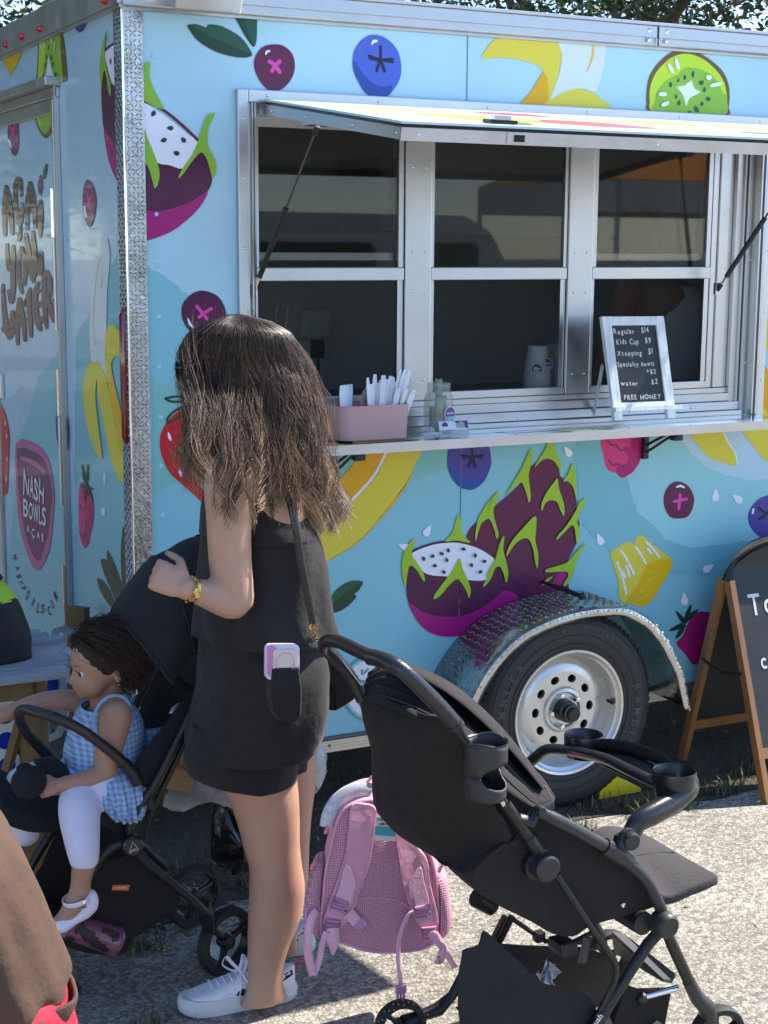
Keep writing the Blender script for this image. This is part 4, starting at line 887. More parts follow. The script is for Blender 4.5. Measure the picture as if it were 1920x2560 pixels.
for x, y in ((677, 1545), ): P = Print('rear', 'droplet_print'); P.ell('white', x/2.592, 600+y/2.592, 3.4, 15); P.done()
P = Print('rear', 'droplet_print'); P.ell('white', 667/2.592, 1200+205/2.592, 5.6, 11); P.done()
# ---- door: wave, berries, lettering
P = Print('door', 'wave_print', .0003)
P.poly('teal1', jag(e2([(600, 2160), (400, 2400), (330, 2700), (200, 3100)]), 1.5)+[(30, 1300), (20, 1900), (165, 1800), (162, 880), (150, 870)], False)
P.poly('teal2', [(110, 1200)]+jag(k4([(300, 1250), (380, 1150), (415, 1000)]), 1)+[(166, 1300), (168, 1450), (120, 1450)]+jag(c1([(250, 600), (100, 400)]), 1), False) if False else None
P.done()
P = Print('door', 'kiwi_print'); P.poly('brown', d3([(415, 1385), (530, 1340), (655, 1300), (655, 1560), (620, 1630), (560, 1685), (510, 1650), (460, 1560)]), True, 3); P.poly('limed', d3([(430, 1382), (540, 1340), (650, 1310), (640, 1460), (600, 1580), (545, 1635), (500, 1590), (455, 1490)]), True, 3); P.stroke('limel', d3([(465, 1385), (470, 1450), (490, 1530)]), 2); P.done()
berry('plum_print', 'door', k1, [(60, 785), (85, 770), (110, 785), (122, 850), (120, 940), (105, 1000), (92, 1010), (75, 990), (55, 920), (48, 850)], [[(65, 820), (82, 850), (95, 895)], [(95, 815), (82, 850), (75, 880)]], [(57, 905), (65, 935), (72, 955)], 'grape', cw=1.8)
P = Print('door', 'strawberry_print'); P.poly('strawb', d7([(-20, 560), (20, 570), (60, 640), (95, 780), (115, 950), (110, 1150), (100, 1400), (90, 1600), (40, 1659), (-20, 1659)]), True, 4)
for x, y in ((65, 770), (80, 930), (85, 1210), (75, 1450)): P.seed('white', x/4.879, 900+y/4.879, 1.6, 7)
P.done()
P = Print('door', 'plum_print'); P.poly('violet', d7([(745, 530), (790, 570), (830, 800), (830, 1080), (790, 1190), (740, 1140), (695, 980), (678, 800), (690, 640)]), True, 4); P.done()
def letters(name, f, col_, strokes, grp=None):
    P = Print('door', name, .0026)
    for st, w_ in strokes:
        h = P.h; P.stroke(col_, f(st), [q/4.254 for q in w_] if isinstance(w_, list) else w_/4.254)
    P.done()
BT = 'brownt'
LET = [ # each letter: strokes in the lettering's own grid
 [([(62, 365), (50, 500), (45, 700), (50, 880)], [16, 26, 26, 18]), ([(66, 370), (92, 500), (112, 680), (126, 865)], [16, 26, 28, 18]), ([(55, 650), (105, 650)], 38)],
 [([(225, 465), (215, 320), (190, 285), (165, 340), (160, 480), (170, 620), (205, 660), (232, 620), (228, 550)], [14, 22, 24, 24, 24, 28, 40, 26, 16]), ([(205, 680), (200, 740)], 40), ([(208, 740), (212, 840), (205, 900), (195, 940)], [14, 14, 22, 16]), ([(205, 900), (178, 865)], [18, 14])],
 [([(315, 330), (298, 480), (285, 650), (288, 820)], [20, 28, 24, 16]), ([(320, 330), (345, 480), (362, 650), (372, 805)], [20, 28, 26, 16]), ([(298, 600), (355, 600)], 40)],
 [([(427, 520), (430, 650), (426, 800), (422, 905)], [18, 28, 26, 12])],
 [([(72, 985), (75, 1100), (90, 1220), (110, 1260)], [16, 22, 26, 22]), ([(135, 1000), (140, 1120), (135, 1280), (135, 1450), (115, 1590)], [16, 24, 28, 28, 26]), ([(120, 1570), (92, 1480)], [32, 22]), ([(100, 1230), (135, 1230)], 28)],
 [([(225, 1015), (200, 1120), (200, 1300), (215, 1430), (232, 1500)], [16, 22, 24, 22, 14]), ([(230, 1015), (258, 1120), (265, 1280), (262, 1420)], [16, 20, 22, 10]), ([(240, 1360), (250, 1400)], 14)],
 [([(272, 875), (290, 1000), (310, 1150), (335, 1290), (352, 1380)], [20, 26, 32, 36, 16]), ([(345, 850), (358, 1000), (375, 1180), (360, 1300)], [18, 24, 34, 30]), ([(430, 1070), (432, 1180), (428, 1300)], [18, 26, 20]), ([(350, 1240), (420, 1240)], 44)],
 [([(28, 1415), (35, 1600), (60, 1850), (95, 1980)], [16, 22, 34, 20]), ([(130, 1700), (128, 1820), (105, 1960)], [20, 30, 26]), ([(60, 1880), (110, 1900)], 50)],
 [([(200, 1560), (185, 1700), (180, 1850), (185, 2040)], [16, 22, 26, 18]), ([(205, 1560), (230, 1700), (250, 1850), (262, 2000)], [16, 24, 26, 18]), ([(190, 1790), (240, 1790)], 36)],
 [([(270, 1580), (275, 1640), (305, 1520), (315, 1450)], [20, 24, 30, 12]), ([(310, 1480), (305, 1640), (318, 1800), (325, 1960)], [18, 26, 26, 18])],
 [([(405, 1390), (375, 1480), (375, 1650), (395, 1800), (425, 1890)], [18, 26, 28, 34, 20]), ([(385, 1500), (415, 1470)], 20), ([(390, 1640), (425, 1610)], 24), ([(410, 1820), (448, 1770)], 26)],
 [([(490, 1270), (465, 1360), (470, 1600), (480, 1750), (492, 1870)], [16, 24, 28, 26, 16]), ([(495, 1270), (525, 1360), (525, 1480), (500, 1580)], [16, 24, 26, 24]), ([(510, 1580), (535, 1680), (565, 1800)], [24, 28, 18]), ([(570, 1570), (578, 1700), (568, 1800)], [14, 20, 16]), ([(550, 1680), (575, 1700)], 24)]]
for st in LET: letters('lettering', e2, BT, st)
P = Print('door', 'acai_berry_print'); P.ell('purp', 427/4.254, 380+350/4.254, 6.2, 25, 0, 18); P.stroke('leaf', e2([(465, 280), (478, 200), (492, 130)]), [2, 5, 2]); P.stroke('pinkl', e2([(425, 265), (425, 285)]), 2); P.done()
# bowl badge
P = Print('door', 'bowl_badge_print', .0026)
P.poly('pinkl', d7([(185, 1080), (230, 985), (300, 968), (460, 1040), (540, 1120), (600, 1250), (640, 1450), (662, 1659)])+c1([(345, 220), (335, 350), (310, 480), (250, 585), (200, 540), (150, 400), (120, 250), (105, 50)]), True, 4)
P.poly('purp', d7([(205, 1120), (235, 1080), (300, 1075), (440, 1130), (530, 1210), (590, 1350), (620, 1500), (640, 1659)])+c1([(325, 220), (315, 330), (290, 430), (250, 525), (205, 470), (165, 350), (140, 220), (120, 50)]), True, 4)
P.stroke('pinkl', d7([(265, 1195), (350, 1230), (440, 1275), (530, 1360)]), [4, 6, 6, 4]); P.done()
FONTCACHE = {}
def glyph(ch):
    if ch in FONTCACHE: return FONTCACHE[ch]
    cu = bpy.data.curves.new('g', 'FONT'); cu.body = ch; cu.size = 1; cu.offset = .014; cu.fill_mode = 'FRONT'; cu.resolution_u = 3
    o = bpy.data.objects.new('g', cu); me = o.to_mesh()
    v = [(p.co.x, p.co.y) for p in me.vertices]; f = [tuple(q.vertices) for q in me.polygons]
    xs = [p[0] for p in v] or [0]; x0, x1 = min(xs), max(xs); ys = [p[1] for p in v] or [0]
    FONTCACHE[ch] = (v, f, x0, x1, min(ys), max(ys)); o.to_mesh_clear(); bpy.data.objects.remove(o); bpy.data.curves.remove(cu)
    return FONTCACHE[ch]
def typed(b, ch, fn, m):
    """fn maps the letter's unit box (0..1, 0..1) to a point"""
    v, f, x0, x1, y0, y1 = glyph(ch)
    b.add([fn((x-x0)/max(1e-6, x1-x0), (y-y0)/max(1e-6, y1-y0)) for x, y in v], f, m)
def quadmap(P, q):
    (ax, ay), (bx, by), (cx, cy), (dx, dy) = q     # bottom left, bottom right, top right, top left
    return lambda u, v: P.at((1-v)*((1-u)*ax+u*bx)+v*((1-u)*dx+u*cx), (1-v)*((1-u)*ay+u*by)+v*((1-u)*dy+u*cy))
P = Print('door', 'lettering', .0050)
WI = ink('white', PAL['white'], 1)
for word, boxes in (('NASH', [((150, 95), (185, 100), (190, 0), (155, -75)), ((190, 110), (215, 120), (220, 5), (195, -55)), ((220, 130), (245, 140), (250, 40), (222, -40)), ((252, 145), (282, 155), (285, 60), (255, -20))]),
                    ('BOWLS', [((152, 235), (180, 245), (182, 130), (150, 118)), ((185, 252), (212, 262), (214, 150), (184, 140)), ((214, 270), (248, 280), (250, 160), (214, 150)), ((252, 285), (268, 292), (270, 170), (252, 165)), ((270, 292), (298, 300), (298, 180), (272, 172))]),
                    ('AÇAI', [((174, 335), (192, 342), (192, 298), (176, 292)), ((204, 385), (225, 385), (226, 318), (206, 310)), ((238, 372), (258, 382), (258, 338), (240, 332)), ((272, 400), (280, 402), (280, 345), (272, 342))])):
    for ch, q in zip(word, boxes): typed(P.b, ch, quadmap(P, c1(list(q))), WI); 
for ch, q in zip('NASH', [((150, 95), (185, 100), (190, 0), (155, -75)), ((190, 110), (215, 120), (220, 5), (195, -55)), ((220, 130), (245, 140), (250, 40), (222, -40)), ((252, 145), (282, 155), (285, 60), (255, -20))]):
    pass
P.done()
emboss_tyre()
P = Print('door', 'web_address', .0026); NV = ink('navy', PAL['navy'], 1)
# centres and tilt of the letters along the arc
arcp = [(95, 500), (112, 570), (120, 625), (136, 665), (155, 700), (178, 745), (212, 795), (247, 830), (275, 835), (295, 840), (318, 850), (337, 805), (358, 750), (385, 690)]
for i, ch in enumerate('NASHBOWLS.COM'):
    x, y = arcp[i if i < 9 else i+0]
    a, b = arcp[max(i-1, 0)], arcp[min(i+1, 13)]
    ux, uy = b[0]-a[0], b[1]-a[1]; L = math.hypot(ux, uy); ux /= L; uy /= L
    hw, hh = (11, 30) if ch not in '.L' else ((3, 5) if ch == '.' else (9, 30))
    if i < 3: ux, uy = .5, .86; hw = 14; hh = 13
    elif i < 5: ux, uy = .6, .8; hh = 16
    elif i >= 10: hh = 28
    nx, ny = uy*.45, -1
    if i < 5: nx, ny = .9, -.4; hh = 14
    typed(P.b, ch, quadmap(P, c1([(x-ux*hw-nx*hh, y-uy*hw-ny*hh), (x+ux*hw-nx*hh, y+uy*hw-ny*hh), (x+ux*hw+nx*hh, y+uy*hw+ny*hh), (x-ux*hw+nx*hh, y-uy*hw+ny*hh)])), NV)
P.done()
# ================================================================== things on the counter
ZS = 1.2602
PINK = mat('dusty_pink_plastic', (.56, .33, .33), .45, var=.04, vscale=6)
def rrect(x0, x1, y0, y1, r, n=5):
    out = []
    for cx, cy, a0 in ((x1-r, y1-r, 0), (x0+r, y1-r, 90), (x0+r, y0+r, 180), (x1-r, y0+r, 270)):
        for i in range(n+1):
            a = math.radians(a0+90*i/n); out.append((cx+r*math.cos(a), cy+r*math.sin(a)))
    return out
def shell(b, lo, hi, z0, z1, t, m, floor=True):
    """open tray: outline lo at the foot, hi at the rim, wall thickness t"""
    n = len(lo); cx = sum(p[0] for p in lo)/n; cy = sum(p[1] for p in lo)/n
    def sh(L, d): return [(cx+(x-cx)*(1-d/abs(x-cx) if abs(x-cx) > d else 0), cy+(y-cy)*(1-d/abs(y-cy) if abs(y-cy) > d else 0)) for x, y in L]
    R = [[(x, y, z0) for x, y in sh(lo, .006)], [(x, y, z0+.005) for x, y in lo], [(x, y, z1) for x, y in hi], [(x, y, z1) for x, y in sh(hi, t)], [(x, y, z0+.01) for x, y in sh(lo, t)]]
    v = [p for r in R for p in r]; f = [(i*n+j, i*n+(j+1) % n, (i+1)*n+(j+1) % n, (i+1)*n+j) for i in range(4) for j in range(n)]
    f.append(tuple(range(n))[::-1]); f.append(tuple(range(4*n, 5*n)))
    b.add(v, f, m, True)
cx0, cx1, cy0, cy1 = 1.938, 2.165, 4.115, 4.238
C_ = empty('utensil_caddy', ((cx0+cx1)/2, (cy0+cy1)/2, ZS), 'dusty pink plastic caddy full of wrapped cutlery on the serving shelf', 'caddy')
b = MB(); shell(b, rrect(cx0, cx1, cy0, cy1, .03), rrect(cx0-.006, cx1+.006, cy0-.004, cy1+.004, .032), ZS, ZS+.108, .003, PINK); b.build('tray', C_)
b = MB(); hy = (cy0+cy1)/2+.01
lp = cat_rom([(2.035, hy, ZS+.02), (2.04, hy, ZS+.09), (2.048, hy, ZS+.135), (2.065, hy, ZS+.147), (2.105, hy, ZS+.147), (2.122, hy, ZS+.135), (2.13, hy, ZS+.09), (2.135, hy, ZS+.02)], 4, False)
b.tube(lp, [(.011, .002)]*len(lp), PINK, 8, up=(0, 0, 1)); b.box((cx0+.004, hy-.001, ZS+.02), (cx1-.004, hy+.001, ZS+.09), PINK); b.build('handle', C_)
WRAP = [mat('paper_blue_white', (.70, .78, .90), .5), mat('paper_white', (.82, .84, .88), .5)]
ru = random.Random(5)
def cutlery(x, y, lean, leany, h, m, lab):
    b = MB(); w = .0085
    top = []
    for k in range(7):
        t = k/6; ww = w*(1 if t < .55 else (1.1-.25*abs(t-.8)/.2)) if t < .97 else w*.6
        top.append((t, ww))
    L = [(-ww, t*h) for t, ww in top]+[(ww, t*h) for t, ww in top[::-1]]
    a = ru.uniform(-.6, .6); R = Matrix.Rotation(lean, 3, 'Y') @ Matrix.Rotation(leany, 3, 'X') @ Matrix.Rotation(a, 3, 'Z')
    b.prism([Vector((x, y, ZS+.015)) + R @ Vector((p, 0, q)) for p, q in L], R @ Vector((0, .002, 0)), m)
    tag(b.build('wrapped_utensil'), lab, 'cutlery', 'wrapped plastic cutlery in the pink caddy')
GL = 'wrapped plastic cutlery standing in the pink caddy on the shelf'
for k in range(4): cutlery(1.955+k*.010, 4.14+k*.008, -.05+k*.03, 0, .155, WRAP[0], 'blue-white wrapped utensil in the short bunch at the left end of the pink caddy')
for k in range(6): cutlery(2.045+k*.009, 4.135+(k % 3)*.012, -.10+k*.05, .05, .165+ru.uniform(-.01, .02), WRAP[k % 2], 'wrapped utensil fanned out just in front of the pink caddy handle')
for k in range(6): cutlery(2.082+k*.009, 4.15+(k % 3)*.012, -.05+k*.03, 0, .172+ru.uniform(-.015, .01), WRAP[0], 'upright blue-white wrapped utensil in the middle bunch right of the caddy handle')
for k in range(5): cutlery(2.100+k*.008, 4.135+(k % 2)*.015, .25+k*.04, .0, .145, WRAP[1], 'short white wrapped utensil leaning at the right front of the pink caddy')
for k in range(3): cutlery(2.115+k*.010, 4.18, .26+k*.03, 0, .20, WRAP[1], 'tall white utensil leaning furthest right over the rim of the pink caddy')
# ---- tip jar
GLS = bpy.data.materials.new('clear_glass'); GLS.use_nodes = True
q = GLS.node_tree.nodes['Principled BSDF']; q.inputs['Base Color'].default_value = (.50, .56, .50, 1); q.inputs['Roughness'].default_value = .05; q.inputs['Alpha'].default_value = .22; q.inputs['Specular IOR Level'].default_value = .9
jc = Vector((2.298, 4.178, ZS))
J = empty('tip_jar', jc, 'clear glass jar of banknotes with a round purple sticker on the shelf', 'jar')
b = MB(); b.lathe(jc, (0, 0, 1), [(r_*1.12, h_*1.12) for r_, h_ in [(.0, .002), (.034, .002), (.041, .008), (.0425, .03), (.042, .095), (.038, .112), (.033, .122), (.033, .126), (.035, .128), (.033, .131), (.035, .134), (.033, .138), (.034, .146), (.031, .146), (.030, .124), (.037, .11), (.0395, .095), (.040, .03), (.038, .010), (0, .008)]], GLS, 28); b.build('glass', J)
BILL = mat('banknote', (.27, .33, .20), .8, var=.5, vscale=90); BILLD = mat('banknote_ink', (.06, .09, .06), .8)
rb = random.Random(9)
for k in range(9):
    b = MB(); a0 = rb.uniform(0, 6.28); r0 = rb.uniform(.02, .042); sp = rb.uniform(.6, 1.5); z0 = rb.uniform(.010, .03) if k < 6 else .06; hh = .060 if k < 6 else .06
    tilt = rb.uniform(-.25, .25) if k else 0
    if k == 8: r0 = .012; z0 = .115; hh = .06; a0 = 4.3; sp = 1.2
    pts = lambda u, v: jc+Vector((r0*math.cos(a0+sp*(u-.5)*2+.0), r0*math.sin(a0+sp*(u-.5)*2), z0+hh*v+tilt*.02*(u-.5)+.002*math.sin(u*9+k)))
    b.grid(pts, 9, 3, BILL)
    o = b.build('banknote', solid=.0006); tag(o, 'crumpled green banknote pressed inside the glass tip jar' if k != 8 else 'small folded banknote sticking up out of the tip jar', 'banknote', 'banknotes in the tip jar' if k != 8 else None)
def disc_on(b, c, r, nrm, m, sx=1., n=24, up=Vector((0, 0, 1)), curve=None):
    nrm = Vector(nrm).normalized(); u = up.cross(nrm).normalized(); v = nrm.cross(u)
    b.add([Vector(c)+(u*math.cos(2*PI*i/n)*sx+v*math.sin(2*PI*i/n))*r for i in range(n)], [tuple(range(n))], m)
STW = mat('sticker_white', (.75, .76, .80), .4); STP = mat('sticker_purple', (.10, .035, .22), .4); STB = mat('sticker_teal', (.25, .5, .6), .4)
def sticker(parent, c, nrm, r, up=Vector((0, 0, 1))):
    nrm = Vector(nrm).normalized(); u = up.cross(nrm).normalized(); v = nrm.cross(u); c = Vector(c)
    b = MB(); disc_on(b, c, r, nrm, STW); disc_on(b, c+nrm*.0004, r*.9, nrm, STP); 
    b.add([c+nrm*.0008+u*(r*.8*math.cos(a))+v*(r*.8*math.sin(a)) for a in [PI+.35+(PI-.7)*i/10 for i in range(11)]], [tuple(range(11))], STB)
    for i in range(7): b.add([c+nrm*.0011+u*(r*(-.62+.19*i+dx))+v*(r*(.02+dy)) for dx, dy in ((0, 0), (.11, 0), (.11, .24), (0, .24))], [(0, 1, 2, 3)], STW)
    return b.build('round_sticker', parent)
tc_ = (CAM-jc); tc_.z = 0; tc_.normalize(); sdn = (tc_+Vector((.75, .1, 0))).normalized()
sticker(J, jc+sdn*.0488+Vector((0, 0, .068)), sdn, .025)
# ---- card stand
k0, k1_ = onz(1100, 1088, ZS), onz(1172, 1084, ZS); k0.y = 4.118; k1_.y = 4.108
k0 = ony(1101, 1088, 4.118); k1_ = ony(1173, 1083, 4.108)
k0.z = k1_.z = ZS
K = empty('card_stand', (k0+k1_)/2, 'small clear stand of white and purple business cards in front of the jar', 'card stand')
ud = (k1_-k0).normalized(); nd = Vector((ud.y, -ud.x, 0)); ln_ = (k1_-k0).length; upk = (Vector((0, 0, 1))-nd*.3).normalized()
b = MB(); b.prism([k0-ud*.004, k1_+ud*.004, k1_+ud*.004+upk*.022, k0-ud*.004+upk*.022], nd*.0015, GLS); b.box(k0+Vector((0, 0, .000)), k1_+Vector((0, .03, .002)), GLS); b.build('stand', K)
b = MB(); o3 = -nd*.0015+Vector((0, 0, .003)); b.prism([k0+o3, k1_+o3, k1_+o3+upk*.046, k0+o3+upk*.046], -nd*.005, STW)
f0 = o3+nd*.0006; P2 = lambda u, v: k0+f0+ud*(ln_*u)+upk*(.046*v)
b.add([P2(.5, 1), P2(1, 1), P2(1, .45), P2(.8, .62)], [(0, 1, 2, 3)], STP)
b.build('cards', K)
b = MB()
for i, (u0, u1, v) in enumerate(((.08, .5, .36), (.08, .42, .27), (.08, .36, .2), (.08, .4, .13))): b.add([P2(u0, v)+nd*.0004, P2(u1, v)+nd*.0004, P2(u1, v+.035)+nd*.0004, P2(u0, v+.035)+nd*.0004], [(0, 1, 2, 3)], STP)
b.build('card_text', K)
b = MB(); disc_on(b, P2(.2, .72)+nd*.0005, .010, nd, STP); disc_on(b, P2(.74, .66)+nd*.0012, .0135, nd, mat('badge_grey', (.35, .42, .42), .4)); b.build('card_logo', K, kind='stuff')
# ---- menu board
BLW = mat('whitewashed_wood', (.70, .74, .78), .7, var=.3, vscale=30, bump=.3, bscale=50, stretch=(1, 1, .12))
CHK = mat('chalkboard', (.018, .02, .02), .55, var=.4, vscale=6)
mTL, mTR, mBR, mBL = [(1496, 793), (1661, 791), (1712-30, 1026), (1532, 1028)], 0, 0, 0
Yb, Yt = 4.112, 4.168
A = [ony(1531, 1028, Yb), ony(1684, 1022, Yb), ony(1662, 790, Yt), ony(1495, 793, Yt)]
M_ = empty('menu_board', (A[0]+A[1])/2, 'small chalkboard menu in a whitewashed frame standing on the serving shelf', 'menu board')
mu = (A[1]-A[0]).normalized(); mv = (((A[2]+A[3])/2-(A[0]+A[1])/2)).normalized(); mn = mu.cross(mv).normalized(); mn = mn if mn.y < 0 else -mn
MW = (A[1]-A[0]).length; MH = ((A[2]+A[3])/2-(A[0]+A[1])/2).length
def mp(u, v, h=0): return A[0]+mu*(u*MW)+mv*(v*MH)+mn*h
fw = .135; fh = .095
def bar(name, par, u0, u1, v0, v1, h0, h1, m):
    b = MB(); b.add([mp(u, v, h) for u in (u0, u1) for v in (v0, v1) for h in (h0, h1)], [(0, 1, 3, 2), (4, 6, 7, 5), (0, 4, 5, 1), (2, 3, 7, 6), (0, 2, 6, 4), (1, 5, 7, 3)], m); return b.build(name, par)
bar('frame_side', M_, 0, fw, -.10, 1, -.008, .008, BLW); bar('frame_side', M_, 1-fw, 1, -.10, 1, -.008, .008, BLW)
bar('frame_rail', M_, fw+.002, 1-fw-.002, 1-fh, .998, -.008, .0075, BLW); bar('frame_rail', M_, fw+.002, 1-fw-.002, .012, .085, -.008, .0075, BLW)
bar('slate', M_, fw-.01, 1-fw+.01, .08, 1-fh+.01, -.004, .001, CHK)
bar('tray_ledge', M_, -.02, 1.16, -.01, .035, .0085, .028, BLW)
b = MB(); b.box(mp(1.0, -.1, .0), mp(1.11, .0, .012), BLW) if False else None
lgA, lgB = onz(1482, 1052, ZS), ony(1506, 915, Yt+.02)
lg = MB(); lgA.z += .004; lg.tube([lgA, lgB], [(.012, .006)]*2, BLW, 4); lg.build('prop_leg', M_)
CHALK = mat('chalk', (.66, .68, .66), .9)
b = MB(); rr = random.Random(2)
def chalk(b, text, u0, v, hgt, wpl, slope=0, mapf=None, m=None):
    mapf = mapf or (lambda u, vv: mp(u, vv, .0018)); u = u0
    for ch in text:
        if ch == ' ': u += wpl*.7; continue
        vtx, fcs, x0, x1, y0, y1 = glyph(ch)
        s = hgt/.72; ax = s*wpl/hgt*1.25*.8
        j1, j2, sk = rr.uniform(-.004, .004), rr.uniform(.93, 1.07), rr.uniform(-.04, .12)
        b.add([mapf(u+(x-x0+sk*y)*ax, v+slope*(u-u0)+y*s*j2+j1) for x, y in vtx], fcs, m or CHALK)
        u += (x1-x0)*ax+wpl*.26
for tx, u, v, h_, w_ in (('Regular', .17, .815, .055, .062), ('$14', .62, .83, .060, .060), ('Kids Cup', .19, .705, .058, .056), ('$9', .66, .715, .060, .060), ('Xtopping', .18, .585, .052, .060), ('$1', .69, .60, .062, .062), ('Specialty bowls', .17, .47, .050, .0515), ('+$2', .62, .385, .055, .062), ('water', .18, .265, .052, .064), ('$2', .68, .275, .055, .065), ('FREE HONEY', .21, .115, .052, .062)): chalk(b, tx, u, v, h_, w_)
b.build('chalk_lettering', M_, kind='stuff')
# ---- inside: counter, cups, outlet, clutter
CTR = mat('counter_dark', (.10, .10, .10), .35)
w = MB(); w.box((1.45, 4.35, 1.30), (4.6, 4.95, 1.335), CTR, .004); part(w, 'inner_counter')
cp = ony(1342, 970, 4.40); 
CUPM = bpy.data.materials.new('clear_cup'); CUPM.use_nodes = True
q = CUPM.node_tree.nodes['Principled BSDF']; q.inputs['Base Color'].default_value = (.8, .82, .85, 1); q.inputs['Roughness'].default_value = .1; q.inputs['Alpha'].default_value = .6
CP = empty('cup_stack', (cp.x, 4.40, 1.3355), 'stack of clear plastic cups with round purple stickers behind the window', 'cup stack')
for i in range(7):
    b = MB(); z0 = 1.336+.0115*i; r0, r1 = .033, .047
    b.lathe((cp.x, 4.40, 0), (0, 0, 1), [(r1, z0), (r1+.0015, z0+.003), (r0, z0+.105), (r0-.001, z0+.104), (r1-.001, z0+.001)], CUPM, 20); b.build('cup', CP)
sticker(CP, (cp.x+.012, 4.40-.041, 1.452), (-.1, -1, .12), .021); sticker(CP, (cp.x-.024, 4.40-.036, 1.435), (-.6, -.8, .12), .020)
op = ony(790, 850, 6.22); ow = MB(); OW = mat('outlet_white', (.85, .85, .80), .5)
ow.box((op.x-.06, 6.24, op.z-.11), (op.x+.06, 6.269, op.z+.0), OW, .004).box((op.x-.065, 6.215, op.z+.01), (op.x+.065, 6.269, op.z+.13), OW, .01)
part(ow, 'wall_outlet')
w = MB(); w.box((op.x-.02, 6.19, op.z-.08), (op.x+.03, 6.2395, op.z+.0), BLK, .005).tube([(op.x, 6.2, op.z-.08), (op.x+.01, 6.2, op.z-.3), (op.x-.02, 6.21, op.z-.7)], .007, BLK, 8); part(w, 'power_plug')
def crate(name, c, s, m, lab, cat): 
    b = MB(); b.box((c[0]-s[0], c[1]-s[1], c[2]), (c[0]+s[0], c[1]+s[1], c[2]+s[2]), m, .006); o = b.build(name); tag(o, lab, cat)
gp = ony(1375, 900, 4.75); crate('napkin_dispenser', (gp.x, 4.75, 1.3355), (.05, .05, .16), mat('dim_grey', (.22, .23, .23), .5), 'dull grey box on the inner counter behind the cup stack', 'dispenser')
# person serving, only dimly seen through the screen
# (built with the people below)
# paper roll and shelf hints deep inside
w = MB(); w.box((2.9, 5.8, 1.9), (3.15, 6.2, 2.2), mat('cardboard_dim', (.25, .17, .09), .8)); tag(w.build('cardboard_box'), 'brown cardboard box high on a shelf inside the trailer', 'box')
w = MB(); w.box((2.3, 5.75, 1.865), (4.4, 6.268, 1.885), mat('steel_shelf', (.4, .4, .4), .4, .8)); part(w, 'inner_shelf')

# ================================================================== folding chalkboard sign
WD = mat('stained_pine', (.30, .135, .045), .5, var=.3, vscale=12, bump=.15, bscale=40, stretch=(1, 1, .1), coat=.15)
ft, bt = onz(1904, 2010), onz(1703, 1905)
xa = 3.365; ft.x = bt.x = xa; tp = onx(1812, 1452, xa)
SW = .56
SG = empty('folding_sign', (xa+SW/2, 4.04, 0), 'wooden A-frame chalkboard with chalk lettering standing right of the wheel', 'chalkboard sign')
ft = onz(1904, 2010); ft.x = xa; tpF, tpB = Vector((xa, tp.y-.012, tp.z)), Vector((xa, tp.y+.022, tp.z))
def plank(a, b_, w_, d_, m, name, par, xo=0):
    """a board of width w_ (in the slope plane, across) from a to b_"""
    a, b_ = Vector(a), Vector(b_); t = (b_-a).normalized(); u = Vector((1, 0, 0)); n = t.cross(u).normalized(); q = MB()
    q.add([p+u*(sx*d_/2)+n*(sy*w_/2) for p in (a, b_) for sx in (-1, 1) for sy in (-1, 1)], [(0, 1, 3, 2), (4, 6, 7, 5), (0, 4, 5, 1), (2, 3, 7, 6), (0, 2, 6, 4), (1, 5, 7, 3)], m)
    return q.build(name, par)
for dx in (.011, SW-.011):
    plank(tpF+Vector((dx, 0, 0)), ft+Vector((dx, 0, 0)), .030, .022, WD, 'front_leg', SG)
    plank(tpB+Vector((dx, 0, 0)), bt+Vector((dx, 0, 0)), .030, .022, WD, 'rear_leg', SG)
fd = (ft-tpF).normalized(); bd = (bt-tpB).normalized(); LF = (ft-tpF).length; LB = (bt-tpB).length
def ssl(P0, d, L, name, flip):
    n = Vector((1, 0, 0)).cross(d).normalized()
    if (n.y > 0) != flip: n = -n
    def sp(u, l, h=0): return P0+Vector((u, 0, 0))+d*l+n*h
    q = MB(); l1 = L*.76
    loop = [sp(.023, l1), sp(SW-.023, l1), sp(SW-.023, .0)]+[sp(SW/2+(SW/2-.023)*math.cos(a), -.13*math.sin(a)) for a in [PI*i/12 for i in range(1, 12)]]+[sp(.023, .0)]
    q.prism(loop, n*-.006, CHK); q.build('slate', SG)
    q = MB(); q.add([sp(u, l, h) for u in (.023, SW-.023) for l in (l1+.001, l1+.036) for h in (-.012, .010)], [(0, 1, 3, 2), (4, 6, 7, 5), (0, 4, 5, 1), (2, 3, 7, 6), (0, 2, 6, 4), (1, 5, 7, 3)], WD); q.build('cross_rail', SG)
    arc = [sp(SW/2+(SW/2-.012)*math.cos(a), -.002-.14*math.sin(a)) for a in [PI*i/16 for i in range(17)]]
    q = MB(); q.tube(arc, [(.004, .011)]*17, CHK, 6, up=(0, 0, 1)); q.build('arched_trim', SG)
    return sp
spF = ssl(tpF, fd, LF, 'front', False); spB = ssl(tpB, bd, LB, 'rear', True)
m1, m2 = tpF+fd*(LF*.42), tpB+bd*(LB*.42)
q = MB(); q.tube([m1+Vector((-.004, 0, 0)), (m1+m2)/2+Vector((-.004, 0, -.02)), m2+Vector((-.004, 0, 0))], [(.006, .0015)]*3, BLK, 6); q.build('stay_strap', SG)
# rear lower rail seen through the legs
b = MB()
def sgm(u, v): return spF(.023+u, LF*v*-1, .0012)
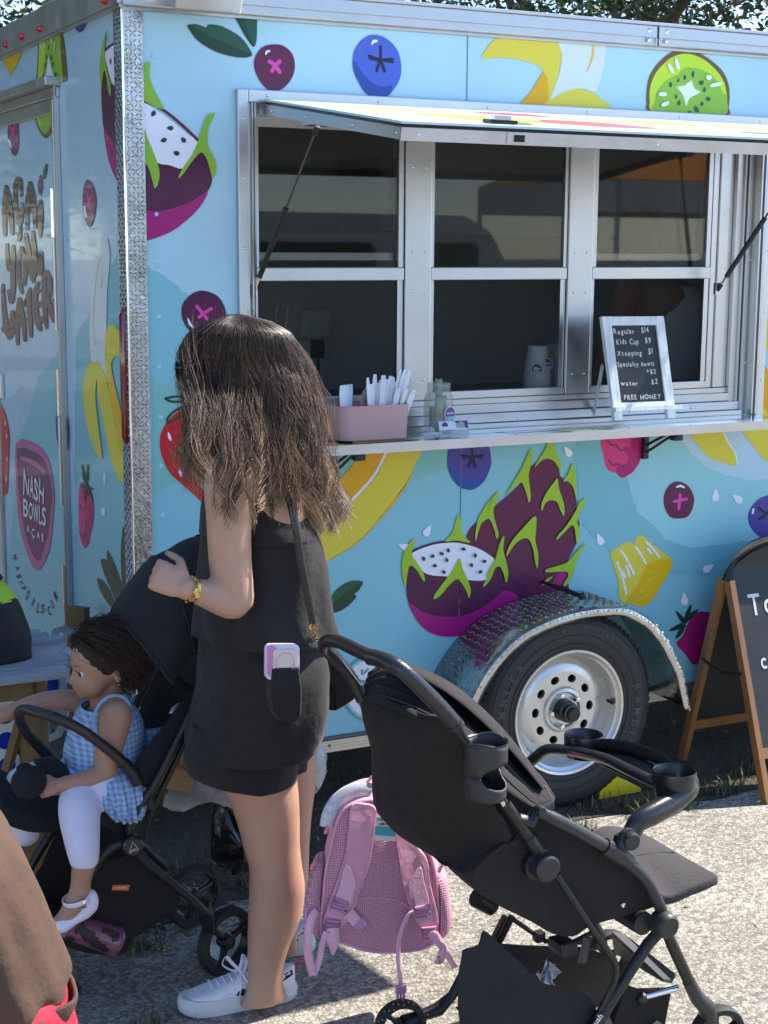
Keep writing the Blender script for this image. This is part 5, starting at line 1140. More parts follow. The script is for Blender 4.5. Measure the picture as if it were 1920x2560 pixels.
# lettering on the front slate
def sl(u, v): return spF(u, v, .0016)
def chalk_sign(text, u0, l0, h_, w_):
    u = u0
    for ch in text:
        if ch == ' ': u += w_; continue
        vtx, fcs, x0, x1, y0, y1 = glyph(ch); s_ = h_/.72
        b.add([sl(u+(x-x0)*s_*w_, l0-y*s_) for x, y in vtx], fcs, CHALK); u += ((x1-x0)*s_+.25*h_)*w_
chalk_sign('Today', .075, .125, .075, .8); chalk_sign('card only', .085, .31, .055, .8); chalk_sign('we', .12, .53, .05, .9)
b.build('chalk_lettering', SG, kind='stuff')
# wheel chock
q = MB(); YL = mat('yellow_plastic', (.75, .55, .01), .5)
wc = onz(1560, 1992); 
q.prism([(wc.x-.10, wc.y+.0, .001), (wc.x+.07, wc.y, .001), (wc.x+.07, wc.y, .02), (wc.x-.06, wc.y, .09), (wc.x-.10, wc.y, .10)], (0, .09, 0), YL)
tag(q.build('wheel_chock'), 'yellow wheel chock wedged in the grass against the trailer tyre', 'wheel chock')

# ================================================================== picnic table, bag, game boards on the left
GW = mat('weathered_wood', (.30, .31, .33), .8, var=.45, vscale=9, bump=.35, bscale=26, stretch=(.12, 1, 1))
BW = mat('brown_timber', (.20, .115, .045), .7, var=.3, vscale=8, bump=.2, bscale=30)
TZ = .725; tc = onz(168, 1655, TZ)
TB = empty('wooden_table', (tc.x-.45, tc.y+.15, 0), 'weathered grey wooden table with a lime and black bag on top', 'table')
t0 = onz(168, 1669, TZ); yf = t0.y
pl = [(yf-.008, .062), (yf+.056, .10), (yf+.158, .10), (yf+.260, .10), (yf+.362, .09)]
for i, (y0, wd) in enumerate(pl):
    q = MB(); xr = 1.055+(.045 if i in (2, 3) else (.02 if i else -.012))
    q.box((-.25, y0, TZ-.028), (xr, y0+wd, TZ-(.0 if i else .004)), GW, .005); q.build('plank', TB)
q = MB(); q.box((-.22, yf+.02, TZ-.08), (.95, yf+.05, TZ-.0285), BW, .003); q.build('apron', TB)
lxa = ony(72, 1800, yf+.08).x
for lx_, ly in ((lxa, yf+.06), (lxa+.10, yf+.36), (-.1, yf+.06), (-.1, yf+.36)):
    q = MB(); q.box((lx_-.019, ly-.02, 0), (lx_+.019, ly+.03, TZ-.029), BW, .003); q.build('leg', TB)
q = MB(); q.tube([(lxa+.02, yf+.1, TZ-.04), (lxa-.1, yf+.1, .30)], [(.016, .010)]*2, BW, 4); q.build('brace', TB)
# bag on the table
LIME = mat('lime_nylon', (.36, .56, .03), .6, bump=.3, bscale=25); BFAB = mat('black_fabric', (.010, .010, .011), .75, bump=.4, bscale=22, var=.3, vscale=12)
BG = empty('duffel_bag', (.62, yf+.22, TZ), 'lime green and black soft bag slumped on the weathered table', 'bag')
bl = onz(92, 1646, TZ); bx1 = bl.x+.005
def bagr(z, t): return (bx1 - .03*t - .05*t*t*t)
q = MB()
def bagp(u, v, z0, z1, k):
    a = 2*PI*v; z = z0+(z1-z0)*u; tt = (z-TZ)/.28
    hx = .30-.12*tt**3; hy_ = .13-.045*tt**2; cx_b = bx1-.30-.03*tt; cyb = yf+.215
    s_ = lambda c: math.copysign(abs(c)**.55, c)
    r = 1+.03*noise.noise(Vector((math.cos(a)*2, math.sin(a)*2, z*14+k)))+.05*math.sin(z*60+v*5)*.2
    return (cx_b+hx*s_(math.cos(a))*r, cyb+hy_*s_(math.sin(a))*r, z)
q.grid(lambda u, v: bagp(u, v, TZ+.002, TZ+.17, 0), 14, 48, BFAB, wrap=True); q.build('lower_body', BG, solid=.002)
q = MB()
def bagt(u, v):
    if u < .6: p = bagp(u/.6, v, TZ+.165, TZ+.255, 1); return (p[0], p[1], p[2])
    k_ = (u-.6)/.4; p = Vector(bagp(1, v, TZ+.165, TZ+.255, 1)); c = Vector((bx1-.33, yf+.215, TZ+.285))
    return p.lerp(c, k_)+Vector((0, 0, .035*math.sin(k_*PI)))
q.grid(bagt, 14, 48, LIME, wrap=True); q.build('upper_body', BG)
q = MB(); q.tube([Vector(bagp(1, v/32, TZ+.2, TZ+.215, 1))+Vector((0, 0, .008)) for v in range(32)], .004, BFAB, 6, closed=True); q.build('zip', BG)
# giant four-in-a-row boards
WHT = mat('white_board', (.62, .60, .57), .6, var=.08, vscale=5); DB = mat('blue_disc', (.010, .04, .42), .35); DR = mat('red_disc', (.5, .02, .02), .35)
def game(name, org, ux, W_, H_, nx, ny, lab, fill):
    G_ = empty(name, org, lab, 'game board'); ux = Vector(ux).normalized(); uz = Vector((0, 0, 1)); n = ux.cross(uz)
    q = MB(); cw, ch = W_/nx, H_/ny; org = Vector(org)
    for s_ in (0, -.045):
        for i in range(nx):
            for j in range(ny):
                c = org+ux*(cw*(i+.5))+uz*(ch*(j+.5))+n*s_; r = min(cw, ch)*.36; K = 16; V_ = []
                for k in range(K):
                    a = 2*PI*(k+.5)/K; ca, sa = math.cos(a), math.sin(a); sq = 1/max(abs(ca), abs(sa)); V_ += [c+ux*ca*r+uz*sa*r, c+ux*ca*sq*cw/2+uz*sa*sq*ch/2, c+ux*ca*r+uz*sa*r-n*.008]
                q.add(V_, [(3*k, 3*k+1, 3*((k+1) % K)+1, 3*((k+1) % K)) for k in range(K)]+[(3*k, 3*((k+1) % K), 3*((k+1) % K)+2, 3*k+2) for k in range(K)], WHT)
    q.build('face_panel', G_)
    q = MB()
    for u_ in (-.03, W_): q.box((0, 0, 0), (.03, .055, H_+.12), BW)
    v2 = []
    for k, u_ in enumerate((-.032, W_+.002)):
        b = MB(); p = org+ux*u_; b.add([p+ux*a_+n*b_+uz*c_ for a_ in (0, .03) for b_ in (.008, -.06) for c_ in (-org.z, H_+.05)], [(0, 1, 3, 2), (4, 6, 7, 5), (0, 4, 5, 1), (2, 3, 7, 6), (0, 2, 6, 4), (1, 5, 7, 3)], BW); b.build('post', G_)
    for (i, j, m) in fill:
        c = org+ux*(cw*(i+.5))+uz*(ch*(j+.5))-n*.022; b = MB(); b.tube([c+n*.008, c-n*.008], min(cw, ch)*.44, m, 20)
        tag(b.build('game_disc'), '%s disc, %s row up, %s column from the right in the %s white board' % ('blue' if m is DB else 'red', ('bottom', 'second', 'third', 'fourth', 'fifth', 'top')[j], ('first', 'second', 'third', 'fourth', 'fifth', 'sixth', 'seventh', 'eighth', 'ninth')[nx-1-i], 'larger' if 'leftmost' in lab else 'small angled'), 'game disc', '%s discs in the %s game board' % ('blue' if m is DB else 'red', 'nearer' if 'leftmost' in lab else 'farther'))
go = ony(62, 1975, 4.22)
gxr = ony(50, 1900, 4.22).x
game('four_in_a_row_game', (gxr-.66, 4.22, .26), (1, 0, 0), .66, .45, 9, 6, 'white board with round holes holding blue discs, leftmost below the table', [(i, j, DB if (i*3+j*5) % 11 else DR) for i in range(4, 9) for j in range(6) if j < 5 or i % 2])
game('four_in_a_row_game', (1.02, 4.40, .34), (.8, .6, 0), .30, .33, 3, 3, 'small white game board set at an angle behind the toddler', [(0, 2, DB), (0, 0, DR), (1, 1, DB)])

# ================================================================== trees
BARK = mat('bark', (.10, .075, .05), .9, var=.4, vscale=6, bump=.6, bscale=14)
LFM = [mat('leaf_mid', (.055, .085, .022), .5, spec=.4), mat('leaf_light', (.12, .14, .045), .5, spec=.4), mat('leaf_deep', (.028, .042, .015), .55)]
def limb(b, p, d, L, r, lvl, rt, tips):
    n = 6; pts = [Vector(p)]; rad = [r]; d = Vector(d).normalized()
    for i in range(n):
        d = (d+Vector((rt.gauss(0, .13), rt.gauss(0, .13), rt.gauss(.02, .10)))).normalized(); pts.append(pts[-1]+d*(L/n)); rad.append(r*(1-.6*(i+1)/n))
    b.tube(pts, rad, BARK, 7 if lvl < 2 else 4, caps=False)
    if lvl >= 3: tips.append(pts[-1]); tips.append(pts[-3]); return
    for k in range(4 if lvl < 2 else 3):
        i = rt.randint(2, n); q = (d*.6+Vector((rt.gauss(0, .6), rt.gauss(0, .6), rt.gauss(.05, .4)))).normalized()
        limb(b, pts[i], q, L*rt.uniform(.55, .75), rad[i]*.6, lvl+1, rt, tips)
    if lvl >= 2: tips.append(pts[-1])
def tree(name, pos, H0, L0, seed, nleaf, lab, leafs=.05, spread=.42):
    rt = random.Random(seed); t = empty(name, pos, lab, 'tree', 'trees behind and around the food trailer')
    b = MB(); tips = []; p = Vector(pos); top = p+Vector((rt.uniform(-.3, .3), rt.uniform(-.3, .3), H0))
    b.tube([p, p.lerp(top, .35)+Vector((.05, 0, 0)), p.lerp(top, .7), top], [.24, .19, .16, .13], BARK, 12)
    for k in range(7):
        a = 2*PI*k/7+rt.uniform(-.3, .3); limb(b, p.lerp(top, rt.uniform(.6, 1)), (math.cos(a), math.sin(a), rt.uniform(.1, .9)), L0, .09, 1, rt, tips)
    b.build('trunk', t)
    b = MB(); V_ = []; F_ = []
    mats_ = [[], [], []]
    for k in range(nleaf):
        c = rt.choice(tips)+Vector((rt.gauss(0, spread), rt.gauss(0, spread), rt.gauss(0, spread*.75)))
        mats_[0 if rt.random() < .5 else (1 if rt.random() < .4 else 2)].append(c)
    for mi_, L_ in enumerate(mats_):
        v = []; f = []
        for c in L_:
            u = Vector((rt.gauss(0, 1), rt.gauss(0, 1), rt.gauss(0, .6))).normalized(); w_ = u.orthogonal().normalized(); w_ = (Matrix.Rotation(rt.uniform(0, 6), 3, u) @ w_); s_ = leafs*rt.uniform(.6, 1.3); o = len(v)
            v += [c-u*s_, c+w_*s_*.38, c+u*s_, c-w_*s_*.38]; f.append((o, o+1, o+2, o+3))
        b.add(v, f, LFM[mi_])
    b.build('crown', t, autosmooth=False)
    return t
def copy_tree(t, pos, rz, lab, sc=1.):
    c = t.copy(); col.objects.link(c); c.location = pos; c.rotation_euler.z = rz; c.scale = (sc, sc, sc); c['label'] = lab
    for ch in t.children: k = ch.copy(); col.objects.link(k); k.parent = c
    return c
t1 = tree('shade_tree', (1.0, 13.5, 0), 3.2, 2.6, 4, 42000, 'dense green tree rising behind the left end of the trailer roof')
t2 = tree('shade_tree', (9.3, 13.0, 0), 3.3, 2.5, 12, 42000, 'dense olive green tree rising behind the right end of the trailer roof')
copy_tree(t1, (-3.2, 17, 0), 1.3, 'tall green tree far left of the trailer', 1.15)
copy_tree(t2, (13.5, 15, 0), 2.1, 'broad green tree far right of the trailer', 1.1)
copy_tree(t1, (-4.5, 12.5, 0), 2.3, 'leafy tree beyond the left edge of the lot', 1.2)
copy_tree(t2, (-8, 20, 0), .7, 'green tree in the far left row', 1.3)
for k, (x, y, s_) in enumerate(((-6, -9, 1.2), (1.5, -13, 1.3), (9, -12, 1.25), (17, -8, 1.2), (18, 3, 1.2))):
    copy_tree((t1, t2)[k % 2], (x, y, 0), k*1.1, ('round tree across the lot at the far left', 'tall tree across the lot behind the camera', 'tree across the lot near the parked van', 'tree at the far right corner of the lot', 'tree beyond the right end of the trailer')[k], s_)

def shrub(pos, seed):  # unseen hedge, added so the glossy rear door reflects less sky
    t = empty('shrub', pos, 'dense green shrub added out of view to block sky in the door reflection', 'shrub', 'added unseen shrubs blocking reflected sky'); rt = random.Random(seed); b = MB(); p = Vector(pos)
    for k in range(9): q = Vector((rt.gauss(0, .5), rt.gauss(0, .4), rt.uniform(1.2, 2.6))); b.tube([p, p+q*.5+Vector((rt.gauss(0, .1), 0, 0)), p+q], [.05, .03, .012], BARK, 5)
    b.build('trunk', t)
    for mi_ in (0,):
        b = MB()
        for m_, n_l in ((LFM[0], 5000), (LFM[2], 4500), (LFM[1], 2000)):
            v = []; f = []
            for k in range(n_l):
                a = rt.uniform(0, 6.28); z = rt.uniform(.1, 3.0); r_ = 1.35*math.sqrt(max(0, 1-((z-1.4)/1.75)**2))*rt.uniform(.55, 1.08)*(1+.25*math.sin(a*3+z*2)); c = p+Vector((r_*math.cos(a), r_*math.sin(a), z)); u = Vector((rt.gauss(0, 1), rt.gauss(0, 1), rt.gauss(0, .6))).normalized(); w_ = u.orthogonal().normalized(); s_ = rt.uniform(.04, .08); o = len(v)
                v += [c-u*s_, c+w_*s_*.45, c+u*s_, c-w_*s_*.45]; f.append((o, o+1, o+2, o+3))
            b.add(v, f, m_)
        b.build('crown', t, autosmooth=False)
    return t
sb = shrub((-2.2, 11.0, 0), 5)
for k, (x, y, s_) in enumerate(((-4.6, 10.6, 1.1), (-.2, 11.6, 1.05), (-7.2, 9.8, 1.2), (1.8, 12.2, 1.), (-10, 8.5, 1.3), (4.2, 12.4, 1.1))): copy_tree(sb, (x, y, 0), k*1.3, 'dense green shrub added out of view to block sky in the door reflection', s_)
# ================================================================== pushchairs
FAB = mat('black_canvas', (.012, .0088, .0072), .9, var=.3, vscale=14, bump=.35, bscale=16, bdist=.02, sheen=.03)
FABN = mat('navy_black_canvas', (.0065, .0065, .008), .85, var=.3, vscale=14, bump=.3, bscale=16, bdist=.02, sheen=.02)
FABG = mat('charcoal_pad', (.034, .028, .028), .9, var=.25, vscale=30, bump=.3, bscale=90, sheen=.1)
TUBE = mat('graphite_tube', (.022, .021, .020), .38, .25, var=.15, vscale=30)
GRIP = mat('leatherette', (.016, .016, .017), .36, bump=.15, bscale=180, coat=.15)
PLG = mat('grey_plastic', (.026, .026, .025), .45, var=.1, vscale=40)
def cs(f): return lambda L: [ony(*f([(x, y)])[0], Y) for x, y, Y in L]
S2 = cs(crop(780, 1560, 1.595)); S1 = cs(crop(0, 1640, 2.676))
def smooth3(P, k=5): return [Vector(p) for p in cat_rom([tuple(p) for p in P], k, False)]
def resample(P, n):
    P = [Vector(p) for p in P]; d = [0]
    for a, b in zip(P, P[1:]): d.append(d[-1]+(b-a).length)
    out = []
    for i in range(n):
        t = d[-1]*i/(n-1); j = 0
        while j < len(P)-2 and d[j+1] < t: j += 1
        s = (t-d[j])/max(1e-9, d[j+1]-d[j]); out.append(P[j].lerp(P[j+1], min(1, max(0, s))))
    return out
def surf(b, A, B, m, nu=16, nv=10, bulge=None, wr=0., seed=0, ridges=0, ramp=.01):
    A, B = resample(smooth3(A), nu), resample(smooth3(B), nu); bulge = Vector(bulge) if bulge else Vector((0, 0, 0))
    V_ = []
    for i in range(nu):
        for j in range(nv):
            t = j/(nv-1); p = A[i].lerp(B[i], t); p = p+bulge*(4*t*(1-t)*max(0., math.sin(PI*i/(nu-1)))**.5)
            q = p*9+Vector((seed, 0, 0)); nz = noise.noise(q)+.5*noise.noise(q*2.3)
            p = p+Vector((nz, noise.noise(q+Vector((5, 5, 5))), nz))*wr
            if ridges: p = p+Vector((0, 0, ramp*math.sin(PI*ridges*t)))
            V_.append(p)
    b.add(V_, [(i*nv+j, i*nv+j+1, (i+1)*nv+j+1, (i+1)*nv+j) for i in range(nu-1) for j in range(nv-1)], m, True)
    return b
def wheel_small(par, c, r, axis, w=.014, spokes=3, tm=RUBBER, name='wheel'):
    ax = Vector(axis).normalized(); c = Vector(c)
    wh = MB(); wh.lathe(c, ax, [(r*.80, -w), (r*.95, -w), (r, -w*.5), (r, w*.5), (r*.95, w), (r*.80, w), (r*.80, -w)], tm, 40); o = wh.build(name, par)
    h = MB(); h.lathe(c, ax, [(r*.74, -w*.8), (r*.81, -w*.8), (r*.81, w*.8), (r*.74, w*.8), (r*.74, -w*.8)], BLK, 40)
    h.lathe(c, ax, [(0, -w*1.3), (r*.2, -w*1.2), (r*.24, 0), (r*.2, w*1.2), (0, w*1.3)], BLK, 20)
    u = ax.orthogonal().normalized(); v = ax.cross(u)
    for k in range(spokes):
        a = 2*PI*k/spokes+.5; d = u*math.cos(a)+v*math.sin(a); h.tube([c+d*r*.15, c+d*r*.5, c+d*r*.78], [(r*.13, w*.7), (r*.085, w*.6), (r*.16, w*.6)], BLK, 8, up=d.cross(ax))
    h.build('wheel_hub', o); return o

# ---------------- the empty pushchair on the right
PR = empty('pushchair', (1.9, 2.75, 0), 'empty black pushchair with a snack tray, facing right, a pink backpack hanging behind it', 'pushchair')
def pp(name, b, **k): return b.build(name, PR, **k)
YN, YF = 2.56, 2.95
b = MB(); b.tube(smooth3(S2([(200, 300, 2.93), (150, 205, 2.93), (85, 130, 2.92), (48, 92, 2.90), (62, 68, 2.87), (110, 72, 2.82), (180, 105, 2.74), (235, 130, 2.66)])), .0145, GRIP, 14); pp('handle_grip', b)
b = MB(); b.tube(smooth3(S2([(235, 130, 2.66), (300, 150, 2.60), (360, 185, 2.57), (430, 250, 2.56), (500, 320, 2.56), (545, 370, 2.56), (575, 405, 2.56)])), .0165, GRIP, 16); pp('handle_grip', b)
b = MB(); b.tube(S2([(238, 122, 2.66), (232, 140, 2.66)]), .001, TUBE)
P_ = S2([(232, 131, 2.66), (240, 134, 2.655)]); b = MB(); b.tube(P_, .0168, TUBE, 16); P_ = S2([(566, 395, 2.56), (578, 410, 2.56)]); b.tube(P_, .0178, TUBE, 16); pp('grip_collar', b, kind='stuff')
b = MB()
P_ = S2([(100, 150, 2.925), (175, 245, 2.93)])
for k in range(16):
    c = P_[0].lerp(P_[1], k/15)+Vector((.006, -.013, .004)); b.ball(c, (.0022, .0012, .0012), mat('stitch_grey', (.4, .4, .4), .7), 6, k=4)
pp('stitching', b, kind='stuff')
b = MB(); b.tube(S2([(578, 408, 2.56), (600, 445, 2.56), (620, 480, 2.56)]), [.012, .009, .009], BLK, 12); b.tube(S2([(600, 445, 2.565), (690, 600, 2.57), (780, 730, 2.57)]), .008, TUBE, 10); pp('push_tube', b)
b = MB(); b.tube(S2([(770, 715, 2.57), (870, 860, 2.57)]), .0125, TUBE, 14); b.tube(S2([(745, 690, 2.57), (790, 755, 2.57)]), .0085, CHROME, 8); pp('push_tube', b)
b = MB(); b.tube(S2([(862, 848, 2.57), (880, 875, 2.57), (930, 950, 2.57)]), [.0145, .0145, .0125], BLK, 14); pp('tube_sleeve', b)
b = MB(); c = S2([(925, 965, 2.56)])[0]; b.lathe(c, (0, 1, 0), [(0, -.022), (.024, -.022), (.029, -.018), (.030, -.002), (.030, .022), (0, .022)], PLG, 32); pp('pivot_hub', b)
b = MB(); c = S2([(885, 955, 2.58)])[0]; b.lathe(c, (0, 1, 0), [(0, -.015), (.030, -.015), (.031, .03), (0, .03)], BLK, 28); pp('pivot_hub', b)
b = MB(); b.tube(smooth3(S2([(975, 1000, 2.555), (1030, 1085, 2.555), (1100, 1190, 2.555), (1170, 1290, 2.555), (1205, 1345, 2.555), (1212, 1390, 2.56), (1195, 1450, 2.57), (1120, 1600, 2.58), (1090, 1660, 2.58)])), .0078, TUBE, 12); pp('link_tube', b)
b = MB(); b.tube(smooth3(S2([(900, 745, 2.565), (960, 775, 2.56), (1040, 815, 2.56), (1120, 860, 2.56), (1180, 893, 2.56)])), .0145, PLG, 14); pp('side_tube', b)
b = MB(); b.tube(smooth3(S2([(1250, 945, 2.56), (1300, 985, 2.56), (1345, 1040, 2.56), (1380, 1110, 2.56), (1400, 1160, 2.56)])), .0135, PLG, 14); pp('side_tube', b)
b = MB(); b.tube(S2([(1165, 885, 2.56), (1200, 905, 2.56), (1265, 950, 2.56)]), [.0185, .021, .0165], PLG, 14); P_ = S2([(1215, 915, 2.56), (1235, 870, 2.56), (1268, 855, 2.56)]); b.tube(P_, [.016, .022, .022], BLK, 12); pp('tray_clamp', b)
b = MB(); c = S2([(1268, 862, 2.545)])[0]; b.lathe(c, (0, 1, 0), [(0, -.014), (.016, -.014), (.0195, -.011), (.0195, .0), (.024, .001), (.025, .012), (0, .012)], PLG, 28); pp('clamp_button', b)
# hinge near the back of the seat
b = MB(); c = S2([(912, 745, 2.555)])[0]; b.lathe(c, (0, 1, 0), [(0, -.008), (.009, -.008), (.011, 0), (.011, .012), (0, .012)], PLG, 16); b.tube(S2([(912, 745, 2.57), (960, 715, 2.565)]), [.017, .010], PLG, 10); b.tube(S2([(900, 740, 2.57), (870, 790, 2.57), (820, 775, 2.57)]), [.012, .016, .012], BLK, 10); pp('fold_hinge', b)
# snack tray: U shaped arm with two cup wells and a dish between
TRY = mat('tray_black', (.014, .014, .015), .3, bump=.06, bscale=200, coat=.15)
P_ = smooth3(S2([(1268, 850, 2.565), (1300, 790, 2.565), (1360, 755, 2.57), (1440, 710, 2.585), (1500, 660, 2.60), (1505, 630, 2.63)]), 4)
b = MB(); b.tube(P_, [(.020+.006*math.sin(PI*i/(len(P_)-1)), .018+.004*i/len(P_)) for i in range(len(P_))], TRY, 16); pp('tray_arm', b)
P_ = smooth3(S2([(1395, 640, 2.645), (1340, 618, 2.67), (1250, 575, 2.74), (1175, 540, 2.81), (1100, 520, 2.88), (1030, 505, 2.93), (940, 500, 2.97), (895, 530, 2.99), (860, 560, 3.0)]), 4); n_ = len(P_)
b = MB(); b.tube(P_, [(.020, .013) for i in range(n_)], TRY, 16, up=(0, 1, 0)); pp('tray_bar', b)
P_ = smooth3(S2([(1455, 580, 2.66), (1400, 535, 2.70), (1320, 500, 2.76), (1230, 478, 2.84), (1150, 475, 2.90), (1100, 488, 2.93)]), 4)
b = MB(); b.tube([p+Vector((0, 0, -.006)) for p in P_], [(.016, .005)]*len(P_), TRY, 10, up=(0, 0, 1)); pp('dish_rim', b)
A_ = S2([(1370, 625, 2.66), (1250, 578, 2.74), (1160, 535, 2.82), (1095, 500, 2.89)]); B_ = S2([(1455, 582, 2.66), (1350, 515, 2.74), (1240, 483, 2.83), (1120, 480, 2.92)])
b = MB(); surf(b, [p+Vector((0, 0, -.018)) for p in A_], [p+Vector((0, 0, -.018)) for p in B_], TRY, 12, 6); b.build('dish_floor', PR, solid=.003)
for (x, y, Y) in ((1445, 600, 2.62), (1083, 455, 2.945)):
    c = S2([(x, y, Y)])[0]; R_ = .0475 if Y < 2.8 else .046
    c = c+Vector((0, 0, .008)); b = MB(); b.lathe(c, (0, 0, 1), [(0, -.045), (R_*.75, -.045), (R_*.86, -.03), (R_*.93, -.002), (R_, .003), (R_*1.03, -.002), (R_*1.0, -.03), (R_*.9, -.052), (0, -.052)], TRY, 36); pp('cup_well', b)
# cup holder on the near tube
c = S2([(695, 490, 2.535)])[0]; b = MB(); R_ = .042
N_ = 40
def chv(a, z): return c+Vector((R_*math.cos(a)*(1-.04*(z/-.1)), R_*math.sin(a)*(1-.04*(z/-.1)), z))
def gf(a): f_ = max(0., 1-abs(((a-(-PI*.32)+PI) % (2*PI))-PI)/(PI*.42)); return math.sqrt(max(0, 1-(1-f_)**2)) if f_ > 0 else 0
b.grid(lambda u, v: chv(2*PI*v, (.012+.006*math.sin(4*PI*v))*(1-u)+(-.055+.026*gf(2*PI*v))*u), 5, N_, PLG, wrap=True)
b.grid(lambda u, v: chv(2*PI*v, (-.055-.026*gf(2*PI*v))*(1-u)-.105*u), 5, N_, PLG, wrap=True)
o = b.build('cup_holder', PR, solid=.004)
b = MB(); b.tube([c+Vector((0, 0, -.102)), c+Vector((0, 0, -.099))], R_*.93, BLK, 30); b.lathe(c+Vector((0, 0, .012)), (0, 0, 1), [(R_*1.0, 0), (R_*1.06, .002), (R_*1.06, -.002), (R_*1.0, -.003)], PLG, 36); b.build('holder_floor', o)
b = MB(); b.box(c+Vector((.0, .035, -.11)), c+Vector((.06, .06, -.02)), BLK, .006); b.build('holder_clip', o)
# fabrics
b = MB(); surf(b, S2([(190, 265, 2.95), (205, 360, 2.95), (225, 480, 2.95), (240, 600, 2.95), (252, 735, 2.94), (330, 820, 2.88), (430, 898, 2.80), (520, 950, 2.70), (610, 992, 2.60)]),
       S2([(560, 395, 2.575), (600, 470, 2.575), (640, 560, 2.575), (690, 650, 2.575), (740, 740, 2.575), (775, 800, 2.575), (790, 860, 2.575), (740, 890, 2.575), (660, 965, 2.575)]), FAB, 34, 22, bulge=(-.03, -.03, -.02), wr=.006, seed=1); b.build('back_panel', PR, solid=.004)
# canopy folded back in loose pleats
TOPL = S2([(225, 200, 2.97), (330, 150, 2.97), (440, 185, 2.96), (540, 250, 2.96), (650, 340, 2.95), (750, 430, 2.94), (850, 545, 2.92), (930, 640, 2.88), (967, 700, 2.80)])
BOTL = S2([(195, 300, 2.94), (290, 330, 2.80), (400, 375, 2.70), (500, 420, 2.64), (590, 480, 2.60), (700, 590, 2.59), (800, 680, 2.59), (880, 735, 2.59), (950, 735, 2.62)])
b = MB(); surf(b, TOPL, BOTL, FAB, 40, 40, bulge=(-.012, -.02, .015), wr=.004, seed=4, ridges=9, ramp=.0065); b.build('folded_canopy', PR, solid=.003)
for k, t in enumerate((.12, .34, .60, .85)):
    A_, B_ = resample(TOPL, 24), resample(BOTL, 24); b = MB(); PPp = [a.lerp(q, t)+Vector((-.010, -.016, .016))*math.sin(PI*i/23) for i, (a, q) in enumerate(zip(A_, B_))]
    b.tube(PPp, .0035, mat('edge_piping', (.05, .035, .035), .7), 6); b.build('canopy_piping', PR)
b = MB(); surf(b, S2([(330, 150, 2.965), (540, 245, 2.965), (750, 425, 2.945), (930, 635, 2.89)]), S2([(345, 165, 2.75), (560, 290, 2.72), (760, 470, 2.7), (920, 660, 2.7)]), FAB, 16, 8, bulge=(0, 0, .02)); b.build('canopy_lining', PR, solid=.003)
# seat side, seat floor, far side
side_o = [(650, 985), (700, 925), (760, 880), (800, 870), (900, 760), (1000, 820), (1100, 868), (1180, 905), (1260, 965), (1320, 1030), (1360, 1090), (1372, 1125), (1240, 1165), (1110, 1205), (1045, 1245), (960, 1235), (880, 1190), (800, 1150), (720, 1105), (675, 1060)]
b = MB(); b.prism([Vector(p) for p in cat_rom([tuple(p) for p in S2([(x, y, 2.582) for x, y in side_o])], 3)], (0, .006, 0), FAB); pp('seat_side', b)
b = MB(); b.prism([p+Vector((0, .34, 0)) for p in S2([(x, y, 2.60) for x, y in side_o])], (0, .005, 0), FAB); pp('seat_side', b)
b = MB(); A_ = S2([(760, 880, 2.60), (720, 960, 2.6), (760, 1080, 2.60), (900, 1170, 2.60), (1050, 1200, 2.60), (1200, 1160, 2.60), (1360, 1105, 2.60)]); surf(b, A_, [p+Vector((0, .335, 0)) for p in A_], FAB, 20, 8, bulge=(0, 0, -.03)); b.build('seat_base', PR, solid=.01)
b = MB(); c = S2([(1240, 1120, 2.578)])[0]; b.lathe(c, (0, -1, 0), [(0, .004), (.005, .003), (.0065, 0)], CHROME, 16); pp('snap', b)
# leg rest pad
b = MB(); PA = S2([(1330, 1040, 2.60), (1420, 1085, 2.60), (1500, 1055, 2.605), (1570, 1025, 2.61), (1620, 998, 2.62)]); PB = S2([(1080, 860, 2.98), (1130, 815, 2.98), (1190, 800, 2.98), (1265, 815, 2.98), (1345, 848, 2.98)])
surf(b, PA, PB, FABG, 16, 18, bulge=(0, 0, .008), wr=.002, seed=8); o = b.build('leg_rest', PR, solid=.024); o.modifiers['t'].offset = -1; q = o.modifiers.new('b', 'BEVEL'); q.width = .006; q.segments = 2; q.limit_method = 'ANGLE'
b = MB(); L_ = [a.lerp(q, .5)+Vector((0, 0, .0065)) for a, q in list(zip(resample(PA, 24), resample(PB, 24)))[3:-3]]; b.tube(L_, .0018, FAB, 6); pp('pad_seam', b)
# hub and legs
b = MB(); c = S2([(1405, 1197, 2.545)])[0]; b.lathe(c, (0, 1, 0), [(0, -.022), (.022, -.022), (.025, -.019), (.028, -.015), (.029, .0), (.029, .02), (0, .02)], PLG, 32); pp('pivot_hub', b)
b = MB(); b.lathe(c+Vector((-.04, .06, 0)), (0, 1, 0), [(0, -.04), (.026, -.04), (.028, .05), (0, .05)], BLK, 28); pp('pivot_hub', b)
b = MB(); b.tube(S2([(1408, 1215, 2.565), (1450, 1310, 2.565), (1510, 1440, 2.565)]), [.0125, .0135, .0135], TUBE, 14); pp('front_leg', b)
b = MB(); b.tube(S2([(1500, 1420, 2.565), (1535, 1490, 2.565), (1575, 1530, 2.565), (1590, 1600, 2.565), (1590, 1650, 2.565)]), [.0145, .017, .021, .020, .016], PLG, 14); pp('front_fork', b)
b = MB(); b.tube(S2([(1395, 1215, 2.575), (1340, 1275, 2.575), (1270, 1380, 2.575), (1200, 1490, 2.575), (1110, 1640, 2.575)]), .0135, TUBE, 14); pp('rear_leg', b)
FWR = .068
c = S2([(1590, 1600, 2.565)])[0]; wheel_small(PR, (c.x+.02, 2.565, FWR), FWR, (.1, 1, 0), .017); wheel_small(PR, (c.x+.02, 3.0, FWR), FWR, (.1, 1, 0), .017)
